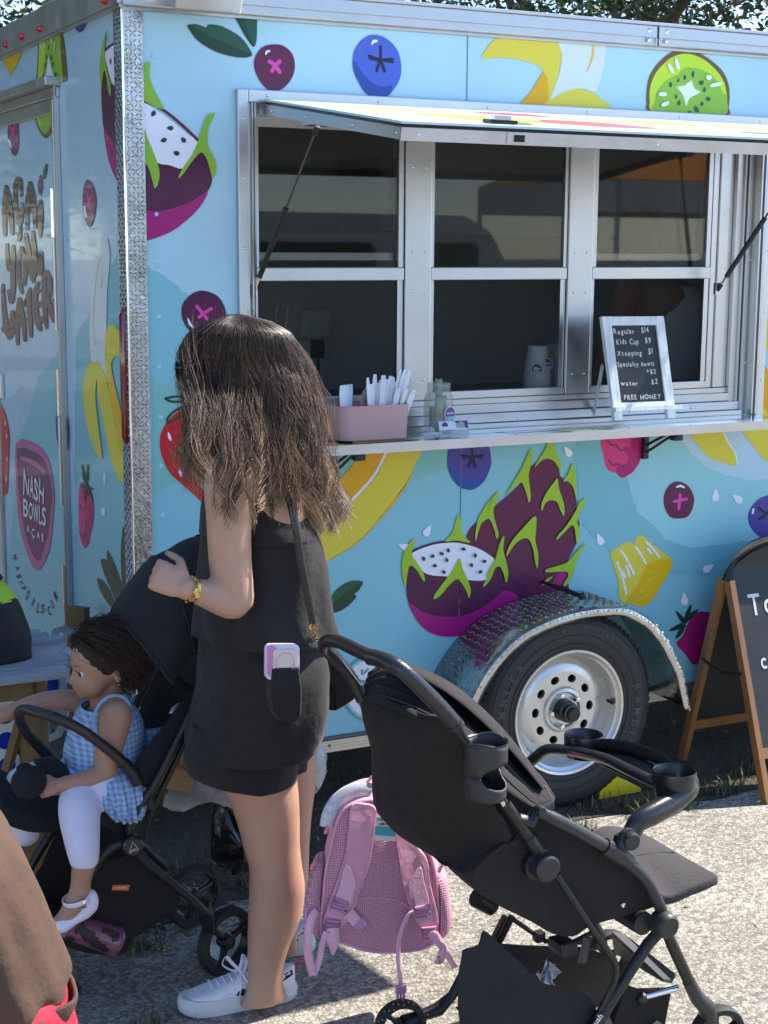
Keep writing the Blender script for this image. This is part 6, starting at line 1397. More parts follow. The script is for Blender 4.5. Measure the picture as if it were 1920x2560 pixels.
b = MB(); b.tube([c+Vector((0, 0, .02)), (c.x+.01, 2.565, FWR)], [.018, .012], PLG, 12); b.tube([c+Vector((-.16, .435, .3)), c+Vector((0, .435, .03)), (c.x+.01, 3.0, FWR)], [.011, .013, .012], TUBE, 10); pp('fork_stem', b, kind='stuff')
# wheel at the back, far side, pale patterned tyre
c = S2([(352, 1600, 2.93)])[0]; TRD = mat('pale_tread', (.30, .28, .24), .7)
wheel_small(PR, (c.x, 2.93, c.z), .062, (.12, 1, .0), .015, 3)
b = MB(); 
for k in range(46):
    a = 2*PI*k/46; b.ball(Vector((c.x, 2.915, c.z))+Vector((.0635*math.cos(a), .015*(k % 3-1)*.7, .0635*math.sin(a))), (.0019, .003, .0019), TRD, 6, k=4)
pp('tyre_studs', b, kind='stuff')
b = MB(); b.tube(S2([(600, 1400, 2.93), (560, 1480, 2.93), (505, 1535, 2.93), (440, 1560, 2.93), (365, 1590, 2.93)]), [.011, .012, .017, .014, .018], BLK, 12); pp('rear_leg', b)
for dx in (0, 28):
    b = MB(); b.tube(S2([(770+dx, 1165, 2.90), (730+dx, 1245, 2.91), (700+dx, 1300, 2.92)]), .0085, TUBE, 10); pp('link_tube', b)
b = MB(); b.tube(S2([(805, 1180, 2.9), (930, 1265, 2.88), (1100, 1270, 2.7)]), .006, BLK, 8); b.box(*[S2([(905, 1245, 2.88)])[0]-Vector((.012,)*3), S2([(905, 1245, 2.88)])[0]+Vector((.012,)*3)], BLK, .003); pp('brake_rod', b, kind='stuff')
b = MB(); b.box(S2([(1000, 1290, 2.66)])[0]-Vector((.015, .02, .015)), S2([(1020, 1280, 2.66)])[0]+Vector((.015, .04, .01)), BLK, .006); b.tube(S2([(1000, 1290, 2.6), (1130, 1225, 2.6)]), .006, TUBE, 8); b.tube(S2([(1100, 1250, 2.57), (1075, 1350, 2.57)]), [(.012, .004)]*2, PLG, 8); pp('fold_latch', b, kind='stuff')
b = MB(); b.tube(S2([(660, 1085, 2.75), (720, 1130, 2.75)]), [.026, .02], BLK, 10); pp('recline_clip', b)
# basket
bs = [(685, 1225), (735, 1262), (790, 1315), (850, 1370), (905, 1420), (1000, 1465), (1110, 1492), (1120, 1660), (650, 1660), (585, 1465), (600, 1330), (608, 1300), (665, 1282)]
b = MB(); b.prism([Vector(p) for p in cat_rom([tuple(p) for p in S2([(x, y, 2.59) for x, y in bs])], 3)], (0, .004, 0), FABN); pp('basket_side', b)
b = MB(); b.prism(S2([(x, y, 2.90) for x, y in [(735, 1275), (900, 1285), (1100, 1290), (1190, 1330), (1260, 1450), (1300, 1600), (1000, 1640), (860, 1480), (780, 1370)]]), (0, .004, 0), mat('basket_brown_black', (.030, .022, .019), .9, var=.4, vscale=30, bump=.3)); pp('basket_side', b)
A_ = S2([(720, 1660, 2.595), (900, 1690, 2.595), (1250, 1680, 2.595), (1400, 1600, 2.595)]); b = MB(); surf(b, A_, [p+Vector((0, .16, 0)) for p in A_], FABN, 14, 6); b.build('basket_floor', PR, solid=.004)
b = MB(); b.prism(S2([(x, y, 2.62) for x, y in [(1255, 1440), (1300, 1455), (1435, 1450), (1400, 1640), (1180, 1660)]]), (0, .004, 0), FAB); pp('basket_front', b)
b = MB(); P_ = S2([(1195, 1225, 2.92), (1245, 1235, 2.92), (1450, 1395, 2.62), (1435, 1420, 2.62), (1400, 1415, 2.62), (1205, 1300, 2.92)]); b.prism(P_, (0, 0, -.008), mat('footplate', (.07, .075, .08), .5, bump=.2, bscale=300)); pp('footplate', b)
b = MB(); b.tube(S2([(1312, 1490, 2.62), (1460, 1450, 2.60)]), .0075, CHROME, 12); b.ball(S2([(1312, 1492, 2.62)])[0], .015, BLK, 12); b.tube(S2([(1240, 1440, 2.64), (1320, 1495, 2.63)]), .008, BLK, 10); pp('cross_bar', b)
b = MB(); tc2 = S2([(935, 1400, 2.78)])[0]
rt2 = random.Random(4)
for k in range(5): surf(b, [tc2+Vector((rt2.uniform(-.03, .03), rt2.uniform(-.03, .03), rt2.uniform(-.01, .03))) for _ in range(3)], [tc2+Vector((rt2.uniform(-.03, .03), rt2.uniform(-.03, .03), rt2.uniform(-.03, .0))) for _ in range(3)], mat('tissue', (.7, .7, .68), .9), 8, 5, wr=.008, seed=k)
o = b.build('crumpled_tissue', solid=.001); tag(o, 'crumpled white tissue lying in the basket of the right pushchair', 'tissue')
FN_ = S2([(1128, 1596, 2.56), (1162, 1551, 2.56)]); b = MB(); d_ = (FN_[1]-FN_[0]).normalized(); n_2 = Vector((0, -1, 0)); uu = d_.cross(n_2).normalized(); uu = uu if uu.x < 0 else -uu
for i, ch in enumerate('ush'): typed(b, ch, lambda u, v, i=i: FN_[0]+d_*(.0075*(i+u*.85)*1.15)+uu*(v*(.016 if ch == 'h' else .011)-.006)+Vector((0, -.0005, 0)), mat('print_white', (.7, .7, .7), .5))
pp('lettering', b, kind='stuff')

# ---------------- the pushchair with the toddler, left
PL = empty('pushchair', (1.05, 3.45, 0), 'black pushchair with its hood up, carrying the toddler at the left', 'pushchair')
def pl_(name, b, **k): return b.build(name, PL, **k)
y1, y2 = 3.36, 3.70
BRL = mat('brown_leatherette', (.030, .019, .018), .42, bump=.12, bscale=160)
b = MB(); b.tube(smooth3(S1([(835, 720, y1), (760, 655, y1), (660, 575, y1), (560, 505, y1), (450, 445, 3.37), (330, 400, 3.38), (230, 370, 3.40), (160, 358, 3.44), (130, 375, 3.50), (135, 430, 3.58), (180, 520, 3.64), (230, 570, 3.67)])), .0125, BRL, 16); pl_('bumper_bar', b)
b = MB(); b.tube(S1([(825, 712, y1), (880, 770, y1), (925, 850, y1)]), [.0145, .0155, .015], BLK, 12); b.tube(S1([(225, 565, 3.67), (300, 640, 3.69), (380, 720, 3.7)]), [.0135, .0155, .015], BLK, 12); pl_('bar_socket', b, kind='stuff')
b = MB(); b.tube(smooth3(S1([(1385, 60, y1), (1330, 250, y1), (1255, 430, y1), (1150, 640, y1), (1050, 830, y1), (960, 970, y1), (890, 1080, y1), (865, 1160, y1), (880, 1230, y1)])), .0105, TUBE, 14); pl_('side_tube', b)
b = MB(); b.tube(S1([(1300, 430, 3.40), (1180, 700, 3.40), (1080, 900, 3.40), (1000, 1060, 3.40), (950, 1230, 3.42)]), .008, TUBE, 10); pl_('side_tube', b)
b = MB(); b.tube([p+Vector((0, .32, 0)) for p in smooth3(S1([(1385, 60, y1), (1330, 250, y1), (1255, 430, y1), (1150, 640, y1), (1050, 830, y1), (960, 970, y1), (890, 1080, y1), (865, 1160, y1), (880, 1230, y1)]))], .0105, TUBE, 12); pl_('side_tube', b)
b = MB(); b.tube(S1([(985, 950, y1), (1035, 1020, y1)]), [(.012, .005)]*2, BLK, 8); pl_('link_plate', b)
b = MB(); c = S1([(882, 1265, y1-.01)])[0]; b.lathe(c, (0, 1, 0), [(0, -.014), (.021, -.014), (.026, -.010), (.027, .014), (0, .014)], BLKG, 32); h_ = pl_('pivot_hub', b)
b = MB(); lw = mat('emblem_silver', (.6, .62, .62), .3, .4)
E_ = lambda u, v: c+Vector((u*.014, -.0148, v*.014))
b.tube([E_(-.75, -.75), E_(-.15, 1), E_(.75, -.45), E_(.45, -.75)], .0012, lw, 6).tube([E_(-.75, -.75), E_(-.55, -.9), E_(-.2, -.4)], .0012, lw, 6).tube([E_(-.15, -.7), E_(.1, -.25), E_(.15, -.75), E_(.4, -.3)], .0011, lw, 6); b.build('emblem', h_)
b = MB(); P_ = smooth3(S1([(905, 1300, y1), (1000, 1395, y1), (1120, 1490, y1), (1240, 1590, y1), (1340, 1680, y1), (1400, 1730, y1+.02)])); b.tube(P_, .0115, TUBE, 14); pl_('rear_leg', b)
b = MB(); b.tube([p+Vector((0, .33, 0)) for p in P_], .0115, TUBE, 12); pl_('rear_leg', b)
b = MB(); b.tube(smooth3(S1([(860, 1265, y1), (790, 1260, y1), (720, 1300, y1), (660, 1370, y1), (600, 1470, y1), (520, 1600, y1), (430, 1760, y1)])), .0115, TUBE, 14); pl_('front_leg', b)
b = MB(); b.tube([p+Vector((0, .33, 0)) for p in S1([(860, 1265, y1), (720, 1300, y1), (600, 1470, y1), (430, 1760, y1)])], .0115, TUBE, 10); pl_('front_leg', b)
b = MB(); b.tube(S1([(1360, 1660, y1+.02), (1380, 1740, y1+.04), (1400, 1830, y1+.06)]), [.017, .02, .014], BLK, 12); pl_('wheel_fork', b)
wc1 = S1([(1505, 1800, 3.44)])[0]; r1 = .079
wc1 = Vector((1.292, 3.46, r1)); wc1 = ony(564, 2312, 3.46); r1 = max(.075, min(.09, wc1.z)); wc1.z = r1
wheel_small(PL, wc1, r1, (-.42, 1, 0), .015, 3); wheel_small(PL, wc1+Vector((.02, .30, 0)), r1, (-.3, 1, 0), .015, 3)
for dy in (0, .33): wheel_small(PL, (.70, 3.36+dy, .075), .075, (.1, 1, 0), .014, 3)
b = MB(); b.tube([wc1+Vector((0, 0, 0)), wc1+Vector((.01, .31, 0))], .008, TUBE, 8); pl_('axle', b)
# seat shell, back, hood
CT = mat('hood_black', (.009, .009, .010), .85, var=.2, vscale=10, bump=.3, bscale=14, bdist=.02, sheen=.02)
b = MB(); BA = [(1340, 250), (1180, 560), (1020, 830), (900, 1000), (800, 1120), (640, 1090)]
P_ = S1([(x, y, y1+.03) for x, y in BA]); surf(b, P_, [p+Vector((0, .27, 0)) for p in P_], CT, 20, 8, bulge=(.03, 0, -.02), wr=.003); b.build('seat_back', PL, solid=.012)
b = MB(); b.prism(S1([(x, y, y1+.02) for x, y in [(1340, 200), (1260, 420), (1160, 600), (1060, 800), (960, 960), (870, 1080), (860, 1180), (790, 1190), (720, 1150), (600, 1120), (640, 1060), (760, 960), (860, 800), (960, 640), (1100, 470), (1200, 330)]]), (0, .006, 0), CT); pl_('seat_side', b)
b = MB(); b.tube(S1([(1195, 320, 3.42), (1155, 350, 3.40), (1140, 380, 3.39), (1160, 375, 3.39), (1180, 350, 3.40)]), .003, mat('clip_white', (.6, .6, .62), .4), 6); pl_('hook', b)
# leg rest with a rounded nose, dark navy
PA = S1([(640, 1080, y1+.02), (420, 1190, y1+.02), (170, 1215, y1+.0), (20, 1130, y1)]); PB = [p+Vector((0, .29, 0)) for p in S1([(620, 960, y1+.02), (400, 1000, y1), (200, 960, y1), (30, 930, y1)])]
b = MB(); surf(b, S1([(620, 1080, 3.48), (420, 1140, 3.48), (200, 1140, 3.48), (-20, 1050, 3.48)]), [p+Vector((0, .20, .03)) for p in S1([(620, 1080, 3.48), (420, 1140, 3.48), (200, 1110, 3.48), (-20, 1010, 3.48)])], FABN, 14, 10, bulge=(0, 0, .015), wr=.003); o = b.build('leg_rest', PL, solid=.05); q = o.modifiers.new('b', 'BEVEL'); q.width = .015; q.segments = 3
# hood: half-dome behind the seat, opening towards the left
hc1, hc2 = y1+.0, y1+.37
HO = crop(0, 1200, 2.592)
def hood_pt(u, v):
    """u along the arc from its front lip to the back, v across"""
    px = [(748, 900), (770, 830), (860, 680), (960, 570), (1080, 470), (1200, 410), (1320, 380), (1460, 385), (1560, 440), (1640, 560), (1680, 720)]
    k_ = u*(len(px)-1); i = min(int(k_), len(px)-2); t = k_-i
    x = px[i][0]*(1-t)+px[i+1][0]*t; y = px[i][1]*(1-t)+px[i+1][1]*t
    s_ = max(0., math.sin(PI*v))**.5
    Yh = hc1+(hc2-hc1)*v
    base = ony(HO([(x, y)])[0][0], HO([(x, y)])[0][1], hc1+.185)
    low = ony(*HO([(1180, 1500)])[0], hc1+.185)
    p = low.lerp(base, .50+.50*s_); p.y = Yh
    p += Vector((0, 0, .004*math.sin(u*PI*8)))
    return p
b = MB(); b.grid(hood_pt, 44, 18, CT); b.build('hood', PL, solid=.006)
# inner side curtain of the hood, near side
b = MB(); IN = [(748, 900), (770, 830), (860, 680), (960, 570), (1080, 470), (1200, 410), (1320, 385), (1460, 390), (1560, 520), (1600, 800), (1500, 1200), (1370, 1500), (1100, 1620), (930, 1560), (880, 1300), (900, 1100), (860, 1000), (800, 940)]
b.prism([ony(*HO([(x, y)])[0], y2-.02) for x, y in IN], (0, .005, 0), CT); pl_('hood_lining', b)
lip = [hood_pt(.02, v/16)+Vector((-.003, 0, .0)) for v in range(17)]; b = MB(); b.tube(lip, .006, CT, 8); pl_('hood_lip', b)
for u in (.35, .6): b = MB(); b.tube([hood_pt(u, v/16)+Vector((0, 0, .004)) for v in range(17)], .0045, CT, 8); pl_('hood_rib', b)
if 0: b = MB(); A_ = [ony(*HO([(x, y)])[0], hc1+.04) for x, y in [(1000, 905), (1150, 820), (1300, 780), (1400, 760)]]; B_ = [ony(*HO([(x, y)])[0], hc1+.06) for x, y in [(760, 900), (900, 720), (1080, 560), (1350, 470)]]; surf(b, B_, A_, FAB, 12, 6, bulge=(0, -.02, .0), wr=.003); b.build('hood_flap', PL, solid=.003)
# basket below
bk = [(620, 1420), (760, 1360), (900, 1345), (1040, 1450), (1180, 1570), (1170, 1680), (1000, 1800), (900, 1880), (860, 1960), (780, 2000), (600, 1985), (420, 1940), (380, 1880), (500, 1700), (560, 1560)]
b = MB(); A_ = S1([(x, y, 3.38) for x, y in bk]); b.prism([Vector(p) for p in cat_rom([tuple(p) for p in A_], 3)], (0, .004, 0), FAB); bk_ = pl_('basket_side', b)
b = MB(); b.prism([p+Vector((0, .30, 0)) for p in A_], (0, .004, 0), FAB); pl_('basket_side', b)
A_ = S1([(420, 1930, 3.385), (600, 1985, 3.385), (800, 1990, 3.385), (900, 1880, 3.385), (1170, 1690, 3.385), (1200, 1570, 3.385)]); b = MB(); surf(b, A_, [p+Vector((0, .30, 0)) for p in A_], FAB, 14, 6); b.build('basket_floor', PL, solid=.004)
b = MB(); OR = mat('orange_tag', (.62, .16, .02), .6); b.prism(S1([(752, 1532, 3.378), (868, 1530, 3.378), (858, 1570, 3.378), (746, 1566, 3.378)]), (0, -.0012, 0), OR); tg = b.build('orange_tag', bk_)
b = MB(); q0_, q1_ = S1([(764, 1556, 3.3765), (848, 1556, 3.3765)])
for i, ch in enumerate('mountain'): typed(b, ch, lambda u, v, i=i: q0_+(q1_-q0_)*((i+u*.8)/8)+Vector((0, 0, .0045*v)), mat('tag_white', (.7, .6, .5), .6)) if False else b.add([q0_+(q1_-q0_)*((i+a_)/8)+Vector((0, 0, h2)) for a_, h2 in ((.1, 0), (.75, 0), (.7, .0038+.0012*(i % 2)), (.15, .0035))], [(0, 1, 2, 3)], mat('tag_white', (.7, .6, .5), .6))
b.build('tag_stitching', tg, kind='stuff')
# bottle lying in the basket
BOT = mat('mauve_tumbler', (.17, .055, .095), .28, coat=.4); BOTP = mat('tumbler_blotch', (.03, .01, .015), .5)
a_, e_2 = S1([(440, 1800, 3.365), (770, 1905, 3.365)]); ax_ = (e_2-a_).normalized(); b = MB(); L_ = (e_2-a_).length
b.lathe(a_, ax_, [(0, 0), (.030, 0), (.031, .01), (.035, L_-.01), (.0365, L_-.006), (.0365, L_+.004), (.034, L_+.008), (0, L_+.006)], BOT, 28)
BO = b.build('tumbler'); tag(BO, 'mauve tumbler with dark floral blotches lying under the toddler\'s shoe in the basket', 'tumbler')
b = MB(); up_ = Vector((0, 0, 1))-ax_*ax_.z; up_.normalize(); sd_ = ax_.cross(up_); sd_ = sd_ if sd_.y < 0 else -sd_
for k in range(20):
    t = .12+.8*((k*.37) % 1); a = -.7+1.5*((k*.61) % 1); cc = a_+ax_*(L_*t); rr_ = .0325+.003*t
    for j in range(4):
        aa = a+.16*math.cos(j*1.6+k); tt = ax_*(.006*math.sin(j*1.6+k)); nn_ = sd_*math.cos(aa)+up_*math.sin(aa); disc_on(b, cc+tt+nn_*(rr_+.0006), .0048, nn_, BOTP, n=8)
b.build('blotches', BO, kind='stuff')
# ================================================================== people
def ring(xl, xr, y, Yc, ry, m=1.0):
    a, b = ony(xl, y, Yc), ony(xr, y, Yc); return ((a+b)/2, (b-a).length/2*m, ry)
def loft(b, rings, m, n=28, caps=True, sq=1., fn=None, sub=4, rot=0.):
    """horizontal elliptic sections, smoothed between the given ones"""
    key = [(r[0].x, r[0].y, r[0].z, r[1], r[2]) for r in rings]
    K = cat_rom(key, sub, False); V_ = []
    for i, (x, y, z, rx, ry) in enumerate(K):
        for j in range(n):
            a = 2*PI*j/n; c, s = math.cos(a), math.sin(a)
            if sq != 1: c, s = math.copysign(abs(c)**sq, c), math.copysign(abs(s)**sq, s)
            px, py = rx*c, ry*s; cr_, sr_ = math.cos(rot), math.sin(rot)
            p = Vector((x+px*cr_-py*sr_, y+px*sr_+py*cr_, z))
            if fn: p = fn(p, i/(len(K)-1), a)
            V_.append(p)
    F_ = [(i*n+j, i*n+(j+1) % n, (i+1)*n+(j+1) % n, (i+1)*n+j) for i in range(len(K)-1) for j in range(n)]
    if caps: F_ += [tuple(range(n))[::-1], tuple(range((len(K)-1)*n, len(K)*n))]
    b.add(V_, F_, m, True)
def limbt(b, P, R_, m, n=16, sub=4):
    K = cat_rom([(p[0], p[1], p[2], r) for p, r in zip(P, R_)], sub, False)
    b.tube([k[:3] for k in K], [k[3] for k in K], m, n)
    b.ball(K[0][:3], K[0][3], m, 14); b.ball(K[-1][:3], K[-1][3], m, 14)
def flesh(b, name, parent, vox=.006, smooth=4, **k):
    o = b.build(name, parent, autosmooth=False, **k)
    r = o.modifiers.new('r', 'REMESH'); r.mode = 'VOXEL'; r.voxel_size = vox; r.use_smooth_shade = True
    s = o.modifiers.new('s', 'SMOOTH'); s.factor = .5; s.iterations = smooth
    return o
def hand(b, W_, dirn, palm_n, m, sc=1., curl=1.1, side=1, spread=.12, thumb=1.):
    """palm at W_, fingers along dirn, closing towards -palm_n"""
    d = Vector(dirn).normalized(); n = Vector(palm_n); n = (n-d*n.dot(d)).normalized(); s = d.cross(n).normalized()*side; W_ = Vector(W_)
    K = .078*sc
    b.tube([W_, W_+d*K*.4, W_+d*K*.85, W_+d*K], [(.012*sc, .023*sc), (.015*sc, .034*sc), (.013*sc, .038*sc), (.010*sc, .035*sc)], m, 16, up=n)
    for i, (o_, L, r) in enumerate(((-.028, .066, .0082), (-.0095, .074, .0085), (.0095, .070, .0082), (.027, .054, .0074))):
        p = W_+d*K*.88+s*o_*sc; a = spread*(i-1.5)*.35; dd = (d+s*a).normalized(); pts = [p]; rad = [r*sc*1.08]; ang = .15
        for seg in range(3):
            ang += curl*(.75, 1., .7)[seg]*(1+.08*i); v = dd*math.cos(ang)-n*math.sin(ang)
            pts.append(pts[-1]+v*L*sc*(.42, .32, .26)[seg]); rad.append(r*sc*(1, .93, .78)[seg])
        P_ = cat_rom([tuple(q) for q in pts], 3, False); Rr = [rad[min(3, int(j/3))] for j in range(len(P_))]
        b.tube(P_, Rr, m, 10); b.ball(P_[-1], Rr[-1], m, 8)
    t0_ = W_+d*K*.28-s*.026*sc; tv = (d*.55-s*.75*thumb-n*.35).normalized(); t1_ = t0_+tv*.034*sc; tv2 = (d*.8-s*.15-n*.6).normalized(); t2_ = t1_+tv2*.028*sc; t3_ = t2_+(tv2-n*.3).normalized()*.02*sc
    b.tube([W_+d*K*.1-s*.012*sc, t0_, t1_, t2_, t3_], [.013*sc, .0125*sc, .0105*sc, .0095*sc, .0075*sc], m, 10); b.ball(t3_, .0075*sc, m, 8)
SK = mat('skin_woman', (.50, .285, .195), .46, var=.10, vscale=11, bump=.12, bscale=220, bdist=.004, sss=.12, spec=.4)
SKT = mat('skin_toddler', (.42, .225, .145), .5, var=.05, vscale=18, bump=.04, bscale=300, sss=.12, spec=.35)
# ---------------- standing woman
YW = 3.255
WO = empty('person', (1.36, YW, 0), 'woman with long wavy brown hair, black sleeveless top and shorts, standing by the pushchair', 'person')
b = MB()
# neck, trunk, hips
loft(b, [ring(545, 650, 1010, YW, .05), ring(552, 640, 1090, YW, .052), ring(540, 665, 1140, YW, .085), ring(530, 700, 1175, YW, .135), ring(532, 735, 1225, YW, .165), ring(535, 745, 1300, YW, .160), ring(535, 735, 1400, YW, .145), ring(530, 725, 1500, YW, .135), ring(525, 740, 1580, YW, .15), ring(520, 770, 1680, YW, .17), ring(515, 780, 1760, YW, .175), ring(530, 765, 1840, YW, .165)], SK, 30)
YL = 3.235
loft(b, [ring(530, 765, 1760, YL+.02, .095), ring(540, 750, 1860, YL, .098), ring(548, 735, 1930, YL, .092), ring(580, 740, 2000, YL, .082), ring(600, 743, 2060, YL, .072), ring(612, 744, 2110, YL, .064), ring(627, 749, 2163, YL, .060), ring(627, 757, 2220, YL, .060), ring(624, 750, 2290, YL, .055), ring(622, 722, 2361, YL, .046), ring(622, 706, 2420, YL, .038), ring(620, 704, 2465, YL, .036), ring(600, 718, 2505, YL, .036)], SK, 26)
YR = 3.43
loft(b, [ring(560, 780, 1780, YR-.03, .09), ring(590, 785, 1900, YR, .09), ring(625, 782, 1960, YR, .084), ring(650, 773, 2034, YR, .072), ring(656, 768, 2120, YR, .060), ring(660, 766, 2190, YR, .058), ring(672, 758, 2250, YR, .052), ring(684, 742, 2310, YR, .040), ring(690, 738, 2350, YR, .036), ring(680, 745, 2378, YR, .034)], SK, 24)
# near arm
YA = 3.095
A_ = [ony(600, 1175, YW-.12), ony(578, 1205, YA+.01), ony(573, 1300, YA), ony(575, 1400, YA), ony(583, 1475, YA), ony(583, 1500, YA), ony(545, 1492, YA), ony(510, 1483, YA-.005), ony(478, 1474, YA-.01), ony(466, 1472, YA-.01)]
limbt(b, A_, [.060, .060, .0505, .0475, .0460, .0440, .0385, .031, .0255, .0245], SK)
b.ball(ony(590, 1512, YA), .030, SK)
# far arm, mostly hidden, reaching to the pushchair
A2 = [ony(640, 1180, YW+.12), ony(640, 1230, YW+.17), ony(620, 1400, YW+.19), ony(600, 1470, YW+.17), ony(578, 1478, YW+.15)]
limbt(b, A2, [.055, .05, .043, .036, .024], SK)
W1 = ony(468, 1472, YA-.01); hd_ = (ony(425, 1452, YA)-W1).normalized()
hand(b, W1, hd_+Vector((0, .25, .0)), (0, -1, .15), SK, 1.0, 1.2, side=-1, thumb=.9)
hand(b, ony(575, 1478, YW+.15), (-1, .1, 0), (0, -1, .2), SK, 1.0, 1.6)
# head: faces left and a little away
HC = ony(566, 912, YW-.01); fdir = Vector((-1, .52, -.08)).normalized(); sdir = Vector((0, 0, 1)).cross(fdir).normalized()
Rh = Matrix((fdir, sdir, fdir.cross(sdir))).transposed()
b.ball(HC+Vector((.016, 0, .004)), (.090, .072, .088), SK, 22, rot=Rh, k=16)
b.ball(HC+fdir*.040+Vector((0, 0, -.050)), (.056, .056, .070), SK, 18, rot=Rh, k=12)
b.ball(HC+fdir*.062+Vector((0, 0, -.092)), (.022, .026, .020), SK, 12, rot=Rh)
b.tube([HC+fdir*.088+Vector((0, 0, .01)), HC+fdir*.100+Vector((0, 0, -.018)), HC+fdir*.107+Vector((0, 0, -.034)), HC+fdir*.095+Vector((0, 0, -.043))], [.008, .010, .0115, .009], SK, 10)
b.ball(HC+fdir*.088+Vector((0, 0, -.060)), (.013, .022, .006), SK, 10, rot=Rh); b.ball(HC+fdir*.086+Vector((0, 0, -.070)), (.012, .019, .006), SK, 10, rot=Rh)
b.tube([HC+Vector((.0, 0, -.07)), ony(600, 1060, YW)], [.055, .052], SK, 16)
flesh(b, 'body', WO, .0055, 4)
# eyes, brows
for s_ in (-1, 1): b = MB(); b.ball(HC+fdir*.083+sdir*.031*s_+Vector((0, 0, -.005)), .0115, mat('eye_white', (.7, .7, .68), .2), 12); b.ball(HC+fdir*.0915+sdir*.032*s_+Vector((0, 0, -.005)), .005, mat('iris_brown', (.05, .025, .01), .2), 10); b.build('eye', WO)
# sunglasses
b = MB(); GLD = mat('sunglass_lens', (.012, .012, .014), .08, coat=1)
for s_ in (-1, 1):
    c = HC+fdir*.106+sdir*.034*s_+Vector((0, 0, -.004)); b.ball(c, (.004, .027, .022), GLD, 18, rot=Rh)
    b.tube([c+sdir*.026*s_+Vector((0, 0, .008)), HC+fdir*.06+sdir*.078*s_+Vector((0, 0, .006)), HC+sdir*.080*s_+Vector((0, 0, .004))], .0028, BLKG, 8)
b.tube([HC+fdir*.107-sdir*.01, HC+fdir*.107+sdir*.01], .002, BLKG, 8); b.build('sunglasses', WO)
# clothes
SH = mat('black_linen', (.0135, .0105, .0095), .9, var=.3, vscale=60, bump=.45, bscale=24, bdist=.012, sheen=.08)
def foldf(amp, f=14., seed=0.):
    def fn(p, t, a):
        q = Vector((p.x*f, p.y*f, p.z*f*.45+seed)); d = noise.noise(q)+.6*noise.noise(q*2.1)
        return p+Vector((math.cos(a), math.sin(a), 0))*amp*d
    return fn
b = MB()
loft(b, [ring(520, 745, 1305, YW, .168), ring(516, 772, 1330, YW, .172), ring(512, 796, 1400, YW, .172), ring(507, 806, 1470, YW, .174), ring(504, 813, 1530, YW, .182), ring(501, 819, 1566, YW, .188), ring(501, 820, 1580, YW, .189)], SH, 72, caps=False, fn=lambda p, t, a: foldf(.009, 9, 1)(p, t, a)+Vector((math.cos(a), math.sin(a), 0))*(.007*t*math.sin(a*9+2*math.sin(t*3))), sub=6)
o = b.build('top', WO, solid=.002)
def back_v(p, t, a):   # scooped back panel above the loose part
    return foldf(.003, 13, 1)(p, t, a)
b = MB()
N_ = 40; V_ = []
rows_ = 9
for i in range(rows_):
    t = i/(rows_-1)
    for j in range(N_):
        a = PI*.10+(2*PI-PI*.2)*j/(N_-1)-PI*.5+PI*.5     # all round but open at the near armhole
        r_ = ring(520-4*t, 745+25*t, 1240+90*t, YW, .166+.006*t)
        # neckline dips at the back (+x) and rises to straps over each shoulder
        dip = .5+.5*math.cos(a)
        zt_ = ring(520, 745, 1175+120*dip**2+55*abs(math.sin(a))**6, YW, .16)[0].z
        z = zt_*(1-t)+ring(520, 772, 1332, YW, .17)[0].z*t
        k_ = 1+(.02 if t > .5 else -.0)
        V_.append(Vector((r_[0].x+r_[1]*math.cos(a)*k_*(1-.06*(1-t)), YW+r_[2]*math.sin(a)*k_*(1-.05*(1-t)), z)))
b.add(V_, [(i*N_+j, i*N_+j+1, (i+1)*N_+j+1, (i+1)*N_+j) for i in range(rows_-1) for j in range(N_-1)], SH, True)
b.build('top_yoke', o, solid=.002)
b = MB()
loft(b, [ring(520, 770, 1545, YW, .150), ring(515, 783, 1600, YW, .166), ring(510, 799, 1665, YW, .182), ring(506, 801, 1720, YW, .186), ring(496, 800, 1770, YW, .188), ring(480, 790, 1830, YW, .184), ring(476, 776, 1862, YW, .176)], SH, 72, caps=False, fn=lambda p, t, a: foldf(.006, 9, 5)(p, t, a)+Vector((math.cos(a), math.sin(a), 0))*(.004*math.sin(a*7+t*4)), sub=6)
sho = b.build('shorts', WO, solid=.002)
b = MB()
loft(b, [ring(490, 742, 1800, YL+.01, .104), ring(474, 738, 1860, YL, .112), ring(466, 734, 1905, YL, .116), ring(478, 731, 1952, YL-.002, .116)], SH, 48, caps=False, fn=lambda p, t, a: foldf(.003, 14, 9)(p, t, a)+Vector((0, 0, .030*t*max(0, -math.cos(a)))), sub=6)
b.build('shorts_leg', sho, solid=.002)
b = MB()
loft(b, [ring(520, 798, 1780, YR-.02, .10), ring(530, 790, 1840, YR, .105), ring(545, 776, 1890, YR, .103), ring(560, 772, 1915, YR, .10)], SH, 40, caps=False, fn=foldf(.003, 14, 12), sub=6)
b.build('shorts_leg', sho, solid=.002)
b = MB(); b.prism([ony(x, y, YW-.2055) for x, y in ((684, 1670), (750, 1668), (757, 1720), (755, 1790), (740, 1806), (700, 1804), (684, 1780), (679, 1730))], (0, .045, 0), SH); o_p = b.build('back_pocket', sho); q = o_p.modifiers.new('b', 'BEVEL'); q.width = .006; q.segments = 3
PHC = mat('phone_case', (.78, .70, .80), .25, coat=.5)
def rr3(x0, x1, y0, y1, r, Y): return [ony(x, y, Y) for x, y in rrect(x0, x1, y0, y1, r)]
b = MB(); b.prism(rr3(664, 749, 1610, 1700, 14, YW-.196), (0, .009, 0), PHC); ph = b.build('phone'); tag(ph, 'phone in a pale pink case sticking out of the back pocket of the black shorts', 'phone')
b = MB(); b.prism(rr3(668, 690, 1614, 1690, 8, YW-.1975), (0, .0012, 0), mat('case_pink', (.66, .25, .50), .3)); b.build('case_stripe', ph)
